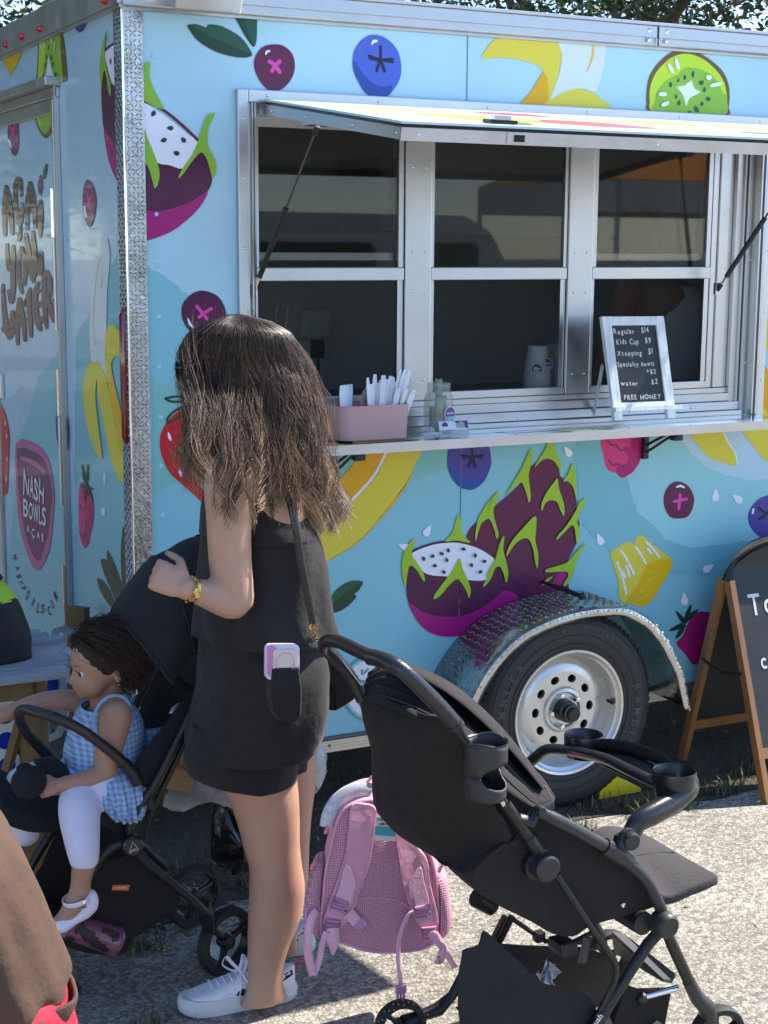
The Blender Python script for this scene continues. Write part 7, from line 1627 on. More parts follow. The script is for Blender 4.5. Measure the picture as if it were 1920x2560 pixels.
b = MB(); b.prism(rr3(684, 744, 1624, 1690, 9, YW-.2025), (0, .005, 0), mat('case_plate', (.80, .62, .55), .35)); pl2 = b.build('charging_plate', ph)
b = MB(); c = ony(714, 1656, YW-.2035); b.tube([c+Vector((.022*math.cos(t*PI/14), 0, .022*math.sin(t*PI/14))) for t in range(28)], .0011, mat('case_ring', (.62, .45, .40), .4), 6, closed=True); b.build('ring', pl2)
# bracelets and watch
GOLD = mat('gold', (.75, .50, .16), .22, 1.)
b = MB(); c = A_[-2].lerp(A_[-3], .1); ax_ = (A_[-3]-A_[-1]).normalized()
b.lathe(c, ax_, [(.0285, -.005), (.0295, -.004), (.0295, .004), (.0285, .005), (.0272, .004), (.0272, -.004), (.0285, -.005)], GOLD, 28); b.box(c+Vector((-.006, -.034, -.011)), c+Vector((.006, -.027, .011)), GOLD, .002); b.build('wristwatch', WO)
b = MB(); b.lathe(c-ax_*.009, ax_, [(.0268, -.0015), (.028, 0), (.0268, .0015), (.026, 0), (.0268, -.0015)], GOLD, 24)
for k in range(10):
    a = 2*PI*k/10; u_ = ax_.orthogonal().normalized(); b.ball(c-ax_*.009+(u_*math.cos(a)+ax_.cross(u_)*math.sin(a))*.028, .0028, GOLD, 6, k=4)
b.build('bracelet', WO)
# shoes
SW_ = mat('shoe_white', (.74, .75, .80), .5, bump=.1, bscale=120, var=.04, vscale=20); SOL = mat('sole_white', (.66, .65, .66), .6, bump=.05, bscale=100, var=.06, vscale=20)
SBK = mat('swoosh_black', (.012, .016, .014), .4); SPK = mat('tab_coral', (.72, .10, .12), .6); SMV = mat('shoe_mauve', (.36, .26, .28), .7)
def shoe(heel, toe, name, par, L=None, near=True):
    heel, toe = Vector(heel), Vector(toe); d = (toe-heel); L = d.length; d.normalize(); s = Vector((0, 0, 1)).cross(d); s.normalize()
    s = s if s.y < 0 else -s                      # s points at the camera
    def outl(t): return .030+.014*math.sin(min(1, t*1.25)*PI*.8)**.7 + (.006 if .55 < t < .9 else 0)
    ts = [0, .02, .06, .12, .25, .4, .55, .7, .82, .91, .965, .99, 1]
    wd = [0, .016, .026, .032, .036, .037, .040, .044, .043, .036, .025, .014, 0]
    side = [(heel+d*(L*t), w_) for t, w_ in zip(ts, wd)]
    loop = [p+s*w_ for p, w_ in side]+[p-s*w_ for p, w_ in side[-2:0:-1]]
    cl = [tuple(p) for p in loop]
    b = MB(); base = cat_rom(cl, 2); c = heel+d*L*.5
    def lay(zs): 
        V_ = []; n = len(base)
        for z, g in zs:
            for p in base: q = c+(Vector(p)-c)*g; V_.append((q.x, q.y, z+.004*max(0, ((Vector(p)-heel).dot(d)/L-.75)/.25)**2*2))
        b.add(V_, [(i*n+j, i*n+(j+1) % n, (i+1)*n+(j+1) % n, (i+1)*n+j) for i in range(len(zs)-1) for j in range(n)]+[tuple(range(n))[::-1], tuple(range((len(zs)-1)*n, len(zs)*n))], SOL, True)
    lay([(.002, .97), (.006, 1.0), (.026, 1.015), (.030, .995), (.0315, 1.0), (.040, .985), (.042, .96)])
    so = b.build('sole', par)
    # upper
    pr = [(0.0, .085, .0), (.03, .088, .020), (.1, .086, .028), (.2, .072, .0305), (.3, .070, .031), (.42, .080, .033), (.50, .084, .034), (.58, .078, .037), (.70, .066, .040), (.82, .056, .038), (.92, .050, .029), (.98, .045, .014), (1, .043, .0)]
    b = MB(); V_ = []; n = 15
    for t, h, w_ in pr:
        for j in range(n):
            a = PI*j/(n-1); c_ = heel+d*(L*(.015+.965*t)); hh = (h-.040)
            V_.append(c_+s*(w_*math.copysign(abs(math.cos(a))**.55, math.cos(a)))+Vector((0, 0, .038+hh*math.sin(a)**.6)))
    b.add(V_, [(i*n+j, i*n+j+1, (i+1)*n+j+1, (i+1)*n+j) for i in range(len(pr)-1) for j in range(n-1)], SW_, True); up = b.build('upper', par, solid=.003, subd=1)
    # dark stripe curving along the side
    def sidep(t, z, o=.0025):
        k_ = 0
        for i in range(len(pr)-1):
            if pr[i][0] <= t <= pr[i+1][0]: k_ = (t-pr[i][0])/(pr[i+1][0]-pr[i][0]); w_ = pr[i][2]*(1-k_)+pr[i+1][2]*k_; h = pr[i][1]*(1-k_)+pr[i+1][1]*k_; break
        f = min(1, max(0, (z-.038)/max(.004, h-.04))); w2 = w_*(1-f**2.2)**.30 if f < 1 else 0
        return heel+d*(L*(.015+.965*t))+s*(w2+o)+Vector((0, 0, z))
    b = MB(); top_ = [(.50, .068), (.49, .060), (.45, .054), (.38, .056), (.28, .062), (.15, .072), (.04, .080)]; bot_ = [(.555, .046), (.53, .044), (.47, .043), (.38, .043), (.28, .047), (.15, .058), (.04, .068)]
    V_ = [sidep(*p) for p in cat_rom(top_, 3, False)]+[sidep(*p) for p in cat_rom(bot_, 3, False)]; n = len(V_)//2
    b.add(V_, [(i, i+1, n+i+1, n+i) for i in range(n-1)], SBK); b.build('side_stripe', up, solid=.001)
    b = MB(); V_ = [sidep(.62, .060, .002), sidep(.46, .070, .002), sidep(.45, .062, .002), sidep(.63, .051, .002)]; b.add(V_, [(0, 1, 2, 3)], SMV); b.build('side_panel', up, solid=.001)
    b = MB(); b.tube([sidep(.30, .070, .003), sidep(.24, .055, .003), sidep(.17, .044, .003)], [(.0045, .0012)]*3, SMV, 6); b.build('heel_seam', up)
    b = MB(); b.tube(smooth3([sidep(.78, .052, .001), sidep(.775, .048, .0015), sidep(.79, .046, .0015), sidep(.74, .051, .0015)]), .0009, SMV, 5); b.build('small_mark', up)
    b = MB(); LC = mat('lace_white', (.78, .80, .86), .6)
    for k in range(5):
        t = .50+.055*k; z = pr[6][1]-.001-.006*k+.006
        P_ = [sidep(t+.01, .062-.002*k, .002)] ; c_ = heel+d*(L*(.03+.965*t)); h = .084-.0045*k*1.1
        b.tube([sidep(t, .066-.003*k, .001), c_+s*.014+Vector((0, 0, h)), c_-s*.014+Vector((0, 0, h)), c_-s*.03+Vector((0, 0, .062))], .0028, LC, 6)
    kn = heel+d*L*.50+Vector((0, 0, .098)); kn += s*.012
    for q in ([kn, kn+d*.02+Vector((0, 0, .024)), kn+d*.035+Vector((0, 0, .045))+s*.01, kn+d*.045+Vector((0, 0, .028))+s*.014, kn+d*.02+Vector((0, 0, .006))+s*.008, kn], [kn, kn-d*.006+Vector((0, 0, .02)), kn-d*.012+Vector((0, 0, .032))-s*.01, kn-d*.02+Vector((0, 0, .02))-s*.014, kn], [kn, kn+s*.018+Vector((0, 0, -.02)), kn+s*.026+Vector((0, 0, -.045))+d*.004, kn+s*.028+Vector((0, 0, -.062))+d*.01], [kn, kn+s*.02-d*.012+Vector((0, 0, -.02)), kn+s*.027-d*.03+Vector((0, 0, -.04))]):
        P_ = smooth3(q, 4); b.tube(P_, [(.0042, .0014)]*len(P_), LC, 6)
    b.build('laces', up)
    b = MB(); tg_ = heel+d*L*.46+Vector((0, 0, .084)); b.tube([tg_, tg_+Vector((0, 0, .018))-d*.004, tg_+Vector((0, 0, .034))-d*.010], [(.016, .004), (.018, .005), (.014, .004)], SW_, 12, up=s); b.build('tongue', up)
    b = MB(); hp_ = heel+d*.004+Vector((0, 0, .060)); P_ = smooth3([hp_, hp_-d*.008+Vector((0, 0, .03)), hp_-d*.018+Vector((0, 0, .040)), hp_-d*.036+Vector((0, 0, .028)), hp_-d*.034+Vector((0, 0, .022)), hp_-d*.012+Vector((0, 0, .020))], 4); b.tube(P_, [(.006, .0016)]*len(P_), SPK, 6, up=s); b.build('pull_tab', up)
shn = empty('sneaker', (1.25, 3.29, 0)); shn.parent = WO; shn.matrix_parent_inverse = Matrix.Translation(-Vector(WO.location)); WL[shn] = Vector((1.25, 3.29, 0))
hz = ony(738, 2528, 3.285); tz = ony(449, 2528, 3.30)
shoe((hz.x, 3.275, 0), (tz.x, 3.31, 0), 'sneaker', shn)
shf = empty('sneaker', (1.45, 3.55, 0)); shf.parent = WO; shf.matrix_parent_inverse = Matrix.Translation(-Vector(WO.location)); WL[shf] = Vector((1.45, 3.55, 0))
hz = ony(782, 2380, 3.50); shoe((hz.x, 3.485, 0), (hz.x-.27, 3.56, 0), 'sneaker', shf)
# ---- hair
HAIRM = []
for nm, root, tip in (('a', (.040, .022, .013), (.24, .135, .068)), ('b', (.085, .048, .027), (.48, .30, .16)), ('c', (.17, .105, .06), (.70, .50, .31)), ('d', (.016, .010, .008), (.055, .032, .020))):
    m = bpy.data.materials.new('hair_'+nm); m.use_nodes = True; n = m.node_tree.nodes; l = m.node_tree.links; bs = n['Principled BSDF']; bs.inputs['Roughness'].default_value = .42; bs.inputs['Specular IOR Level'].default_value = .6
    tc = n.new('ShaderNodeTexCoord'); sp = n.new('ShaderNodeSeparateXYZ'); l.new(tc.outputs['Object'], sp.inputs[0]); mr = n.new('ShaderNodeMapRange'); mr.inputs[1].default_value = 1.64; mr.inputs[2].default_value = 1.32; l.new(sp.outputs[2], mr.inputs[0])
    mx_ = n.new('ShaderNodeMix'); mx_.data_type = 'RGBA'; mx_.inputs[6].default_value = (*root, 1); mx_.inputs[7].default_value = (*tip, 1); l.new(mr.outputs[0], mx_.inputs[0]); l.new(mx_.outputs[2], bs.inputs['Base Color']); HAIRM.append(m)
ENV = [(787, 575, 610), (800, 532, 660), (830, 482, 706), (880, 456, 742), (930, 458, 765), (1010, 478, 790), (1080, 484, 792), (1150, 480, 802), (1250, 505, 818), (1310, 540, 812)]
def env(y):
    for (a, l0, r0), (b_, l1, r1_) in zip(ENV, ENV[1:]):
        if y <= b_: t = (y-a)/(b_-a); return l0+(l1-l0)*t, r0+(r1_-r0)*t
    return ENV[-1][1:]
rh = random.Random(21)
def hair_strands(n, m_pick, lay=(.80, 1.0), seed=0, rad=.00062):
    b = MB(); clumps = []
    for k in range(150):
        th = rh.uniform(0, 2*PI); clumps.append((th, rh.uniform(0, 10), rh.uniform(.6, 1.3), rh.uniform(-1, 1)))
    for k in range(n):
        c = rh.choice(clumps); dth = rh.gauss(0, .15); th = c[0]+dth; f0 = rh.uniform(*lay)
        ca, sa = math.cos(th), math.sin(th)
        # length: hair facing the camera and the front is shorter
        yend = 1270+35*ca+38*c[3]+rh.gauss(0, 12)
        if ca < -.3: yend = 1170+65*c[3]+rh.gauss(0, 18)
        if sa < -.5 and ca < .45: yend = 1235+50*c[3]+rh.gauss(0, 14)
        if ca < -.62 and rh.random() < .50: continue      # the face itself stays free
        P_ = []; N_ = 15; sph = rh.uniform(0, 6.28)
        for i in range(N_):
            t = i/(N_-1); y = 787+(yend-787)*(t**1.25); xl, xr = env(y); Yc = YW-.01+.03*t
            a_, b_ = ony(xl, y, Yc), ony(xr, y, Yc); cx_, rx_ = (a_.x+b_.x)/2, (b_.x-a_.x)/2
            ry_ = min(.105+.02*t, rx_*1.0) if t < .25 else .105+.045*min(1, (t-.25)/.5)
            if sa > 0: ry_ *= .92
            bunch = f0*(1-.10*(c[3] > .3)*t)
            wv = .034*t*math.sin(c[1]+t*11*c[2])+.014*t*math.sin(c[1]*3+t*19)
            tip = max(0, t-.70)/.30; tht = c[0]+dth*(1-.72*t*t); ca, sa = math.cos(tht), math.sin(tht)
            r1_ = bunch*(1+wv*5)
            p = Vector((cx_+rx_*ca*r1_+.004*noise.noise(Vector((th*6, t*5, seed))), Yc+ry_*sa*r1_, a_.z*.5+b_.z*.5))
            tng = Vector((-sa, ca, 0)); p += tng*(.030*t*math.sin(c[1]*2+t*12*c[2])+.026*tip*math.sin(c[1]*5+t*17))+Vector((ca, sa, 0))*(.022*tip*math.sin(c[1]*4+t*19))
            p += tng*(.006*t*math.sin(sph+t*11))+Vector((ca, sa, 0))*(.005*t*math.sin(sph*2+t*13))
            P_.append(p)
        b.tube(P_, [rad*(1-.35*i/(N_-1)) for i in range(N_)], m_pick(c, k), 3, caps=False)
    return b
def pick(c, k):
    q = (c[1]*.37+c[3]*.2) % 1; r_ = rh.random()
    if c[3] > .60: return HAIRM[2] if r_ < .55 else HAIRM[1]
    if c[3] < -.35: return HAIRM[3] if r_ < .75 else HAIRM[0]
    return HAIRM[0] if r_ < .5 else (HAIRM[3] if r_ < .72 else HAIRM[1])
hb_ = MB()
def capf(u, v):
    y = 792+(1120-792)*(u**1.2); xl, xr = env(y); a_, b_ = ony(xl, y, YW), ony(xr, y, YW); cx_, rx_ = (a_.x+b_.x)/2, (b_.x-a_.x)/2; th = 2*PI*v
    if u < .9:
        pass
    ry_ = min(.105, rx_)*.88 if u < .2 else .10+.03*u
    k_ = (.80+.05*u)-.05*noise.noise(Vector((math.cos(th)*3, math.sin(th)*3, u*2)))
    ca, sa = math.cos(th), math.sin(th)
    if ca < -.45 and u > .16: k_ *= 1-.42*min(1, (-ca-.45)/.3)
    return (cx_+rx_*ca*k_, YW+.01*u+ry_*sa*k_, (a_.z+b_.z)/2)
hb_.grid(capf, 30, 48, mat('under_hair', (.020, .012, .009), .9, spec=.1), wrap=True); hm_ = hb_.build('hair_mass', WO)
hair_strands(6500, pick, (.90, 1.02), 1).build('hair', WO, autosmooth=False)
hair_strands(750, pick, (1.0, 1.10), 7, .0004).build('flyaway_hair', WO, autosmooth=False)
# locks lying over the shoulder in front
b = MB()
for k in range(40):
    x0 = rh.uniform(475, 720); x1 = x0+rh.uniform(-10, 55); ye = rh.uniform(1180, 1310) if x0 > 520 else rh.uniform(1120, 1230); ys_ = rh.uniform(860, 980); ph = rh.uniform(0, 6); fq = rh.uniform(6, 10)
    mk = (0, 1, 3, 0, 2, 1, 0, 3)[k % 8]; cl = rh.choice((-1, 1))*rh.uniform(12, 34)
    for j in range(20):
        P_ = []; dx = rh.gauss(0, 13); ysj = ys_+rh.gauss(0, 55); yej = ye+rh.gauss(0, 12); dY = rh.gauss(0, .005); q_ = rh.uniform(0, 6)
        for i in range(16):
            t = i/15; y = ysj+(yej-ysj)*t; ox = max(0, t-.62)/.38
            x = x0+(x1-x0)*t+dx*(1-.75*t)+(4+16*t)*math.sin(ph+t*fq)+4*t*math.sin(q_+t*12)+cl*math.sin(ox*PI*1.15)*ox
            f_ = min(1, max(0, (y-880)/340)); f_ = f_*f_*(3-2*f_); over = 3.018 if x < 655 else YW-.185
            Y = (YW-.098+.05*max(0, 1-t*3))*(1-f_)+over*f_
            P_.append(ony(x, y, Y+dY-.004*math.sin(ph+t*7)))
        b.tube(P_, [.00045+.0002*(1-t_/15) for t_ in range(16)], HAIRM[mk if j % 2 else (0, 3)[k % 2]], 3, caps=False)
b.build('shoulder_locks', WO, autosmooth=False)
# ---- shoulder bag on a strap
BGL = mat('black_leather', (.012, .011, .010), .30, bump=.12, bscale=140, coat=.2)
HBG = empty('shoulder_bag', ony(835, 1770, 3.30), 'small black leather shoulder bag on a gold chain at the woman\'s back', 'bag')
b = MB()
sp_ = smooth3([ony(660, 1120, YW-.06), ony(700, 1180, YW-.12), ony(722, 1240, YW-.165), ony(738, 1310, YW-.185), ony(752, 1400, YW-.190), ony(768, 1480, YW-.192), ony(783, 1560, YW-.195)], 5)
b.tube(sp_, [(.0045, .0095)]*len(sp_), BGL, 8, up=(0, 1, 0)); b.build('strap', HBG)
b = MB(); P_ = smooth3([ony(784, 1566, YW-.195), ony(791, 1600, YW-.17), ony(800, 1632, YW-.09), ony(803, 1668, YW+.015)], 6)
for i, p in enumerate(P_[:-1]): u_ = (Vector(P_[i+1])-Vector(p)); L_ = u_.length; u_.normalize(); v_ = (Vector((1, 0, 0)) if i % 2 else Vector((0, 1, 0))); b.tube([Vector(p)+u_*L_*.6*math.cos(t*PI/4)+v_*.0042*math.sin(t*PI/4)+u_*L_*.5 for t in range(8)], .0012, GOLD, 5, closed=True)
cc = ony(785, 1566, YW-.196); b.tube([cc+Vector((.009*math.cos(t*PI/6), 0, .011*math.sin(t*PI/6))) for t in range(12)], .002, GOLD, 6, closed=True); b.build('chain', HBG, kind='stuff')
b = MB(); bo = [(806, 1640), (812, 1690), (806, 1760), (816, 1773), (836, 1777), (885, 1748), (889, 1735), (872, 1690), (856, 1630), (835, 1618)]
bo = [(800, 1625), (797, 1700), (799, 1758), (812, 1770), (836, 1777), (862, 1764), (887, 1746), (888, 1730), (875, 1690), (860, 1650), (840, 1622), (815, 1612)]
b.prism([Vector(p) for p in cat_rom([tuple(ony(x, y, 3.28)) for x, y in bo], 3)], (0, .075, 0), BGL); o = b.build('bag_body', HBG); q = o.modifiers.new('b', 'BEVEL'); q.width = .008; q.segments = 3; q.limit_method = 'ANGLE'; q.angle_limit = 1
b = MB(); b.tube([ony(x, y, 3.272) for x, y in ((808, 1650), (818, 1690), (836, 1730), (838, 1776))], .0022, BLKG, 6); b.build('gusset_edge', HBG)
b = MB(); b.box(ony(806, 1660, 3.268), ony(812, 1676, 3.275), GOLD, .001); b.build('clasp', HBG)

# ---------------- toddler
YT = 3.52
TD = empty('person', (1.02, YT, .4), 'toddler with curly dark hair, blue gingham top and white leggings, seated in the pushchair', 'person')
b = MB()
loft(b, [ring(222, 300, 1735, YT, .035), ring(226, 300, 1760, YT, .038), ring(218, 318, 1785, YT, .075), ring(205, 338, 1820, YT, .095), ring(195, 335, 1880, YT, .092), ring(190, 335, 1930, YT, .098), ring(200, 335, 1975, YT, .10), ring(225, 320, 2005, YT, .09)], SKT, 24)
YTn = 3.43
limbt(b, [ony(300, 1965, YTn+.02), ony(255, 1975, YTn), ony(212, 1992, YTn-.005), ony(203, 2030, YTn-.05), ony(206, 2090, YTn-.09), ony(210, 2150, YTn-.12), ony(204, 2190, YTn-.12), ony(197, 2235, YTn-.12), ony(170, 2290, YTn-.12), ony(152, 2305, YTn-.12)], [.056, .053, .046, .041, .038, .030, .0245, .024, .024, .020], SKT, 16)
limbt(b, [ony(300, 1960, YT+.09), ony(200, 1958, YT+.09), ony(85, 1958, YT+.09), ony(62, 2000, YT+.09), ony(70, 2080, YT+.08)], [.055, .050, .043, .038, .030], SKT, 16)
limbt(b, [ony(290, 1772, YTn), ony(288, 1790, YTn-.012), ony(280, 1840, YTn-.02), ony(268, 1895, YTn-.02), ony(264, 1925, YTn-.02), ony(225, 1947, YTn-.025), ony(180, 1956, YTn-.02), ony(150, 1962, YTn-.01)], [.036, .042, .036, .031, .029, .0245, .020, .0175], SKT, 16)
hand(b, ony(152, 1962, YTn-.01), (-1, .15, -.22), (0, -1, .4), SKT, .56, .7, side=-1)
limbt(b, [ony(225, 1775, YT+.09), ony(190, 1752, YT+.10), ony(120, 1752, YT+.10), ony(60, 1768, YT+.09), ony(-10, 1795, YT+.08), ony(-45, 1808, YT+.08)], [.036, .029, .0245, .022, .018, .016], SKT, 16)
hand(b, ony(-40, 1806, YT+.08), (-1, 0, -.1), (0, 0, 1), SKT, .56, .5)
# head
TC = ony(258, 1655, YT); tf = Vector((-1, -.05, -.18)).normalized(); ts_ = Vector((0, 0, 1)).cross(tf).normalized(); Rt = Matrix((tf, ts_, tf.cross(ts_))).transposed(); tu = tf.cross(ts_); tu = tu if tu.z > 0 else -tu
b.ball(TC-tf*.006+tu*.012, (.083, .068, .072), SKT, 22, rot=Rt, k=16)
b.ball(TC+tf*.038-tu*.034, (.046, .050, .044), SKT, 18, rot=Rt, k=12)
b.ball(TC+tf*.040-tu*.040-ts_*.020, (.030, .030, .028), SKT, 14, rot=Rt); b.ball(TC+tf*.040-tu*.040+ts_*.020, (.030, .030, .028), SKT, 14, rot=Rt)
b.ball(TC+tf*.067-tu*.061, (.013, .016, .011), SKT, 12, rot=Rt)
b.tube([TC+tf*.073-tu*.004, TC+tf*.080-tu*.014, TC+tf*.089-tu*.024, TC+tf*.078-tu*.029], [.007, .008, .0092, .007], SKT, 10)
b.ball(TC+tf*.077-tu*.040, (.010, .016, .0045), SKT, 10, rot=Rt); b.ball(TC+tf*.075-tu*.047, (.010, .014, .0045), SKT, 10, rot=Rt)
for s_ in (-1, 1): b.ball(TC-tf*.010-tu*.022+ts_*.066*s_, (.013, .006, .019), SKT, 12, rot=Rt)
limbt(b, [TC-tf*.02-tu*.03, ony(262, 1760, YT)], [.040, .036], SKT)
flesh(b, 'body', TD, .0045, 4)
for s_ in (-1, 1):
    b = MB(); c = TC+tf*.0645+ts_*.027*s_-tu*.003; b.ball(c, .0074, mat('eye_white', (.7, .7, .68), .2), 14); b.ball(c+tf*.0042+ts_*.001*s_, .0054, mat('iris_dark', (.012, .007, .004), .15), 12); b.build('eye', TD)
HT = [mat('toddler_hair_a', (.042, .022, .013), .5, spec=.4), mat('toddler_hair_b', (.075, .040, .022), .5, spec=.4), mat('toddler_hair_c', (.024, .014, .009), .6, spec=.3)]
b = MB()
for s_ in (-1, 1):
    for j in range(9):
        a_ = TC+tf*(.078-.001*j)+ts_*s_*(.014+.0030*j)+tu*(.016+.004*math.sin(j*.35)); b.tube([a_, a_+ts_*s_*.004+tu*.0022], .0007, HT[2], 3)
    b.tube([TC+tf*.0755+ts_*s_*(.018+.0045*j)+tu*(.0045+.002*math.sin(j*.7)) for j in range(5)], .0009, HT[2], 4)
b.build('brows_and_lashes', TD, kind='stuff')
b = MB(); b.ball(TC-tf*.005-tu*.042-ts_*.0725 if (TC-ts_).y < TC.y else TC-tf*.005-tu*.042+ts_*.0725, .0026, CHROME, 8); b.build('earring', TD)
near = -1 if (-ts_).y < 0 else 1
def thair(b, n, lift=(.004, .012)):
    for k in range(n):
        # start point on the scalp, hair line excluded
        while True:
            v = Vector((rh.gauss(0, 1), rh.gauss(0, 1), rh.gauss(0, 1))).normalized()      # (front, side, up)
            if v.x > .16+.66*max(0, v.z) or v.z < -.45 or (v.x > -.05 and v.z < .42): continue
            break
        L_ = rh.uniform(.035, .095); P_ = []; ph_ = rh.uniform(0, 6); cu = rh.uniform(.4, 1.)
        # flow: back and down over the skull, curling at the ends
        w_ = Vector(v); 
        for i in range(9):
            t = i/8; q = Vector((v.x-.7*t*L_/.07*(1 if v.z > 0 else .25), v.y*(1+.05*t), v.z-.9*t*L_/.07))
            q.normalize(); rr_ = 1+(rh.uniform(*lift) if i == 0 else 0)
            h_ = .008+.020*t*(1-.3*t)+(.010 if v.x < -.2 else 0)*t
            p = TC-tf*.006+tu*.012+tf*q.x*(.083+h_)+ts_*q.y*(.070+h_)+tu*q.z*(.074+h_)
            p += (ts_*math.sin(ph_+t*9*cu)+tu*math.cos(ph_+t*9*cu)+tf*math.sin(ph_*2+t*7))*.013*t
            P_.append(p)
        b.tube(P_, [.0006]*9, HT[k % 3], 3, caps=False)
b = MB(); b.ball(TC-tf*.016+tu*.020, (.086, .0745, .076), HT[2], 24, rot=Rt, k=16); b.ball(TC-tf*.062-tu*.014, (.056, .070, .064), HT[2], 20, rot=Rt, k=12); b.build('hair_mass', TD)
b = MB(); thair(b, 4200); b.build('hair', TD, autosmooth=False)
b = MB(); pc = ony(272, 1528, YT)
for k in range(240):
    a_ = rh.uniform(0, 6.28); r_ = rh.uniform(.008, .022); P_ = [TC+tu*.082-tf*.004+Vector((rh.gauss(0, .003), rh.gauss(0, .003), 0))]
    for i in range(1, 9): t = i/8; P_.append(P_[0]+Vector((r_*math.cos(a_)*math.sin(t*2.4)*1.1, r_*math.sin(a_)*math.sin(t*2.4), .034*math.sin(t*2.6)-.012*t)))
    b.tube(P_, .0005, HT[k % 3], 3, caps=False)
b.build('tuft', TD, autosmooth=False); b = MB(); b.lathe(TC+tu*.083-tf*.004, (0, 0, 1), [(.006, -.002), (.007, 0), (.006, .002)], mat('hair_tie', (.6, .6, .7), .6), 12); b.build('hair_tie', TD)
# dress
def gingham():
    m = mat('blue_gingham', (.25, .42, .66), .85); n = m.node_tree.nodes; l = m.node_tree.links; bs = n['Principled BSDF']
    tc = n.new('ShaderNodeTexCoord'); sp = n.new('ShaderNodeSeparateXYZ'); l.new(tc.outputs['Object'], sp.inputs[0])
    outs = []
    for ax_i in (0, 2):
        a = n.new('ShaderNodeMath'); a.operation = 'MULTIPLY'; a.inputs[1].default_value = 2*PI/.0125; l.new(sp.outputs[ax_i], a.inputs[0])
        s = n.new('ShaderNodeMath'); s.operation = 'SINE'; l.new(a.outputs[0], s.inputs[0]); g = n.new('ShaderNodeMath'); g.operation = 'GREATER_THAN'; g.inputs[1].default_value = 0; l.new(s.outputs[0], g.inputs[0]); outs.append(g)
    ad = n.new('ShaderNodeMath'); ad.operation = 'ADD'; l.new(outs[0].outputs[0], ad.inputs[0]); l.new(outs[1].outputs[0], ad.inputs[1])
    nz = n.new('ShaderNodeTexNoise'); nz.inputs['Scale'].default_value = 60; l.new(tc.outputs['Object'], nz.inputs['Vector'])
    ad2 = n.new('ShaderNodeMath'); ad2.operation = 'MULTIPLY_ADD'; ad2.inputs[1].default_value = .8; ad2.inputs[2].default_value = -.4; l.new(nz.outputs[0], ad2.inputs[0]); ad3 = n.new('ShaderNodeMath'); l.new(ad.outputs[0], ad3.inputs[0]); l.new(ad2.outputs[0], ad3.inputs[1])
    dv = n.new('ShaderNodeMath'); dv.operation = 'DIVIDE'; dv.inputs[1].default_value = 2; l.new(ad3.outputs[0], dv.inputs[0])
    cr = n.new('ShaderNodeValToRGB'); cr.color_ramp.elements[0].color = (.42, .55, .70, 1); cr.color_ramp.elements[1].color = (.15, .28, .50, 1); l.new(dv.outputs[0], cr.inputs[0]); l.new(cr.outputs[0], bs.inputs['Base Color'])
    return m
GI = gingham(); DN = mat('denim_trim', (.26, .40, .60), .85, var=.2, vscale=80)
b = MB(); loft(b, [ring(205, 325, 1762, YT, .070), ring(192, 342, 1785, YT, .092), ring(180, 352, 1815, YT, .106), ring(168, 356, 1850, YT, .110), ring(163, 356, 1880, YT, .112), ring(165, 352, 1900, YT, .114)], GI, 60, caps=False, fn=foldf(.003, 20, 2), sub=6); dr = b.build('dress_bodice', TD, solid=.003)
b = MB()
def ruf(p, t, a): return p+Vector((math.cos(a), math.sin(a), 0))*(.008*t*math.sin(a*26)+.004*noise.noise(Vector((a*3, t*3, 1))))
loft(b, [ring(166, 352, 1893, YT, .114), ring(162, 358, 1912, YT-.01, .135), ring(172, 360, 1945, YT-.015, .155), ring(190, 352, 1978, YT-.015, .162), ring(225, 335, 2003, YT-.015, .160)], GI, 120, caps=False, fn=ruf, sub=5); b.build('dress_skirt', TD, solid=.002)
b = MB(); surf(b, [ony(350, 1830, YT), ony(380, 1825, YT-.02), ony(405, 1822, YT-.02)], [ony(340, 1920, YT-.05), ony(365, 1890, YT-.05), ony(395, 1850, YT-.04)], GI, 24, 10, wr=.01, seed=6, ridges=6, ramp=.006); b.build('ruffle', TD, solid=.002)
b = MB(); K_ = [ring(207, 322, 1763, YT, .072)[0]]; r_ = ring(207, 322, 1763, YT, .072); b.tube([Vector((r_[0].x+r_[1]*math.cos(a)*1.03, YT+.072*math.sin(a), r_[0].z+.018*math.cos(a)+.002)) for a in [2*PI*i/32 for i in range(32)]], .0038, DN, 6, closed=True)
ah = ony(288, 1800, YTn-.035)
b.tube([ah+Vector((.046*math.cos(a), .020-.012*abs(math.sin(a)), .058*math.sin(a)-.0)) for a in [2*PI*i/28 for i in range(28)]], .004, DN, 6, closed=True); b.build('trim', TD)
LG = mat('pale_leggings', (.72, .66, .76), .8, bump=.2, bscale=200, var=.04, vscale=30)
b = MB(); limbt(b, [ony(320, 1968, YTn+.02), ony(255, 1975, YTn), ony(210, 1990, YTn-.005), ony(199, 2030, YTn-.05), ony(204, 2090, YTn-.09), ony(210, 2142, YTn-.12)], [.064, .062, .054, .050, .043, .036], LG, 20); flesh(b, 'legging', TD, .005, 6)
b = MB(); limbt(b, [ony(320, 1965, YT+.09), ony(200, 1955, YT+.09), ony(70, 1958, YT+.09), ony(50, 2000, YT+.09), ony(64, 2080, YT+.08)], [.06, .055, .050, .044, .036], LG, 20); flesh(b, 'legging', TD, .005, 6)
SHT = mat('white_leather', (.78, .72, .80), .35, coat=.2)
b = MB(); hl, to = ony(224, 2268, YTn-.122), ony(146, 2315, YTn-.122)
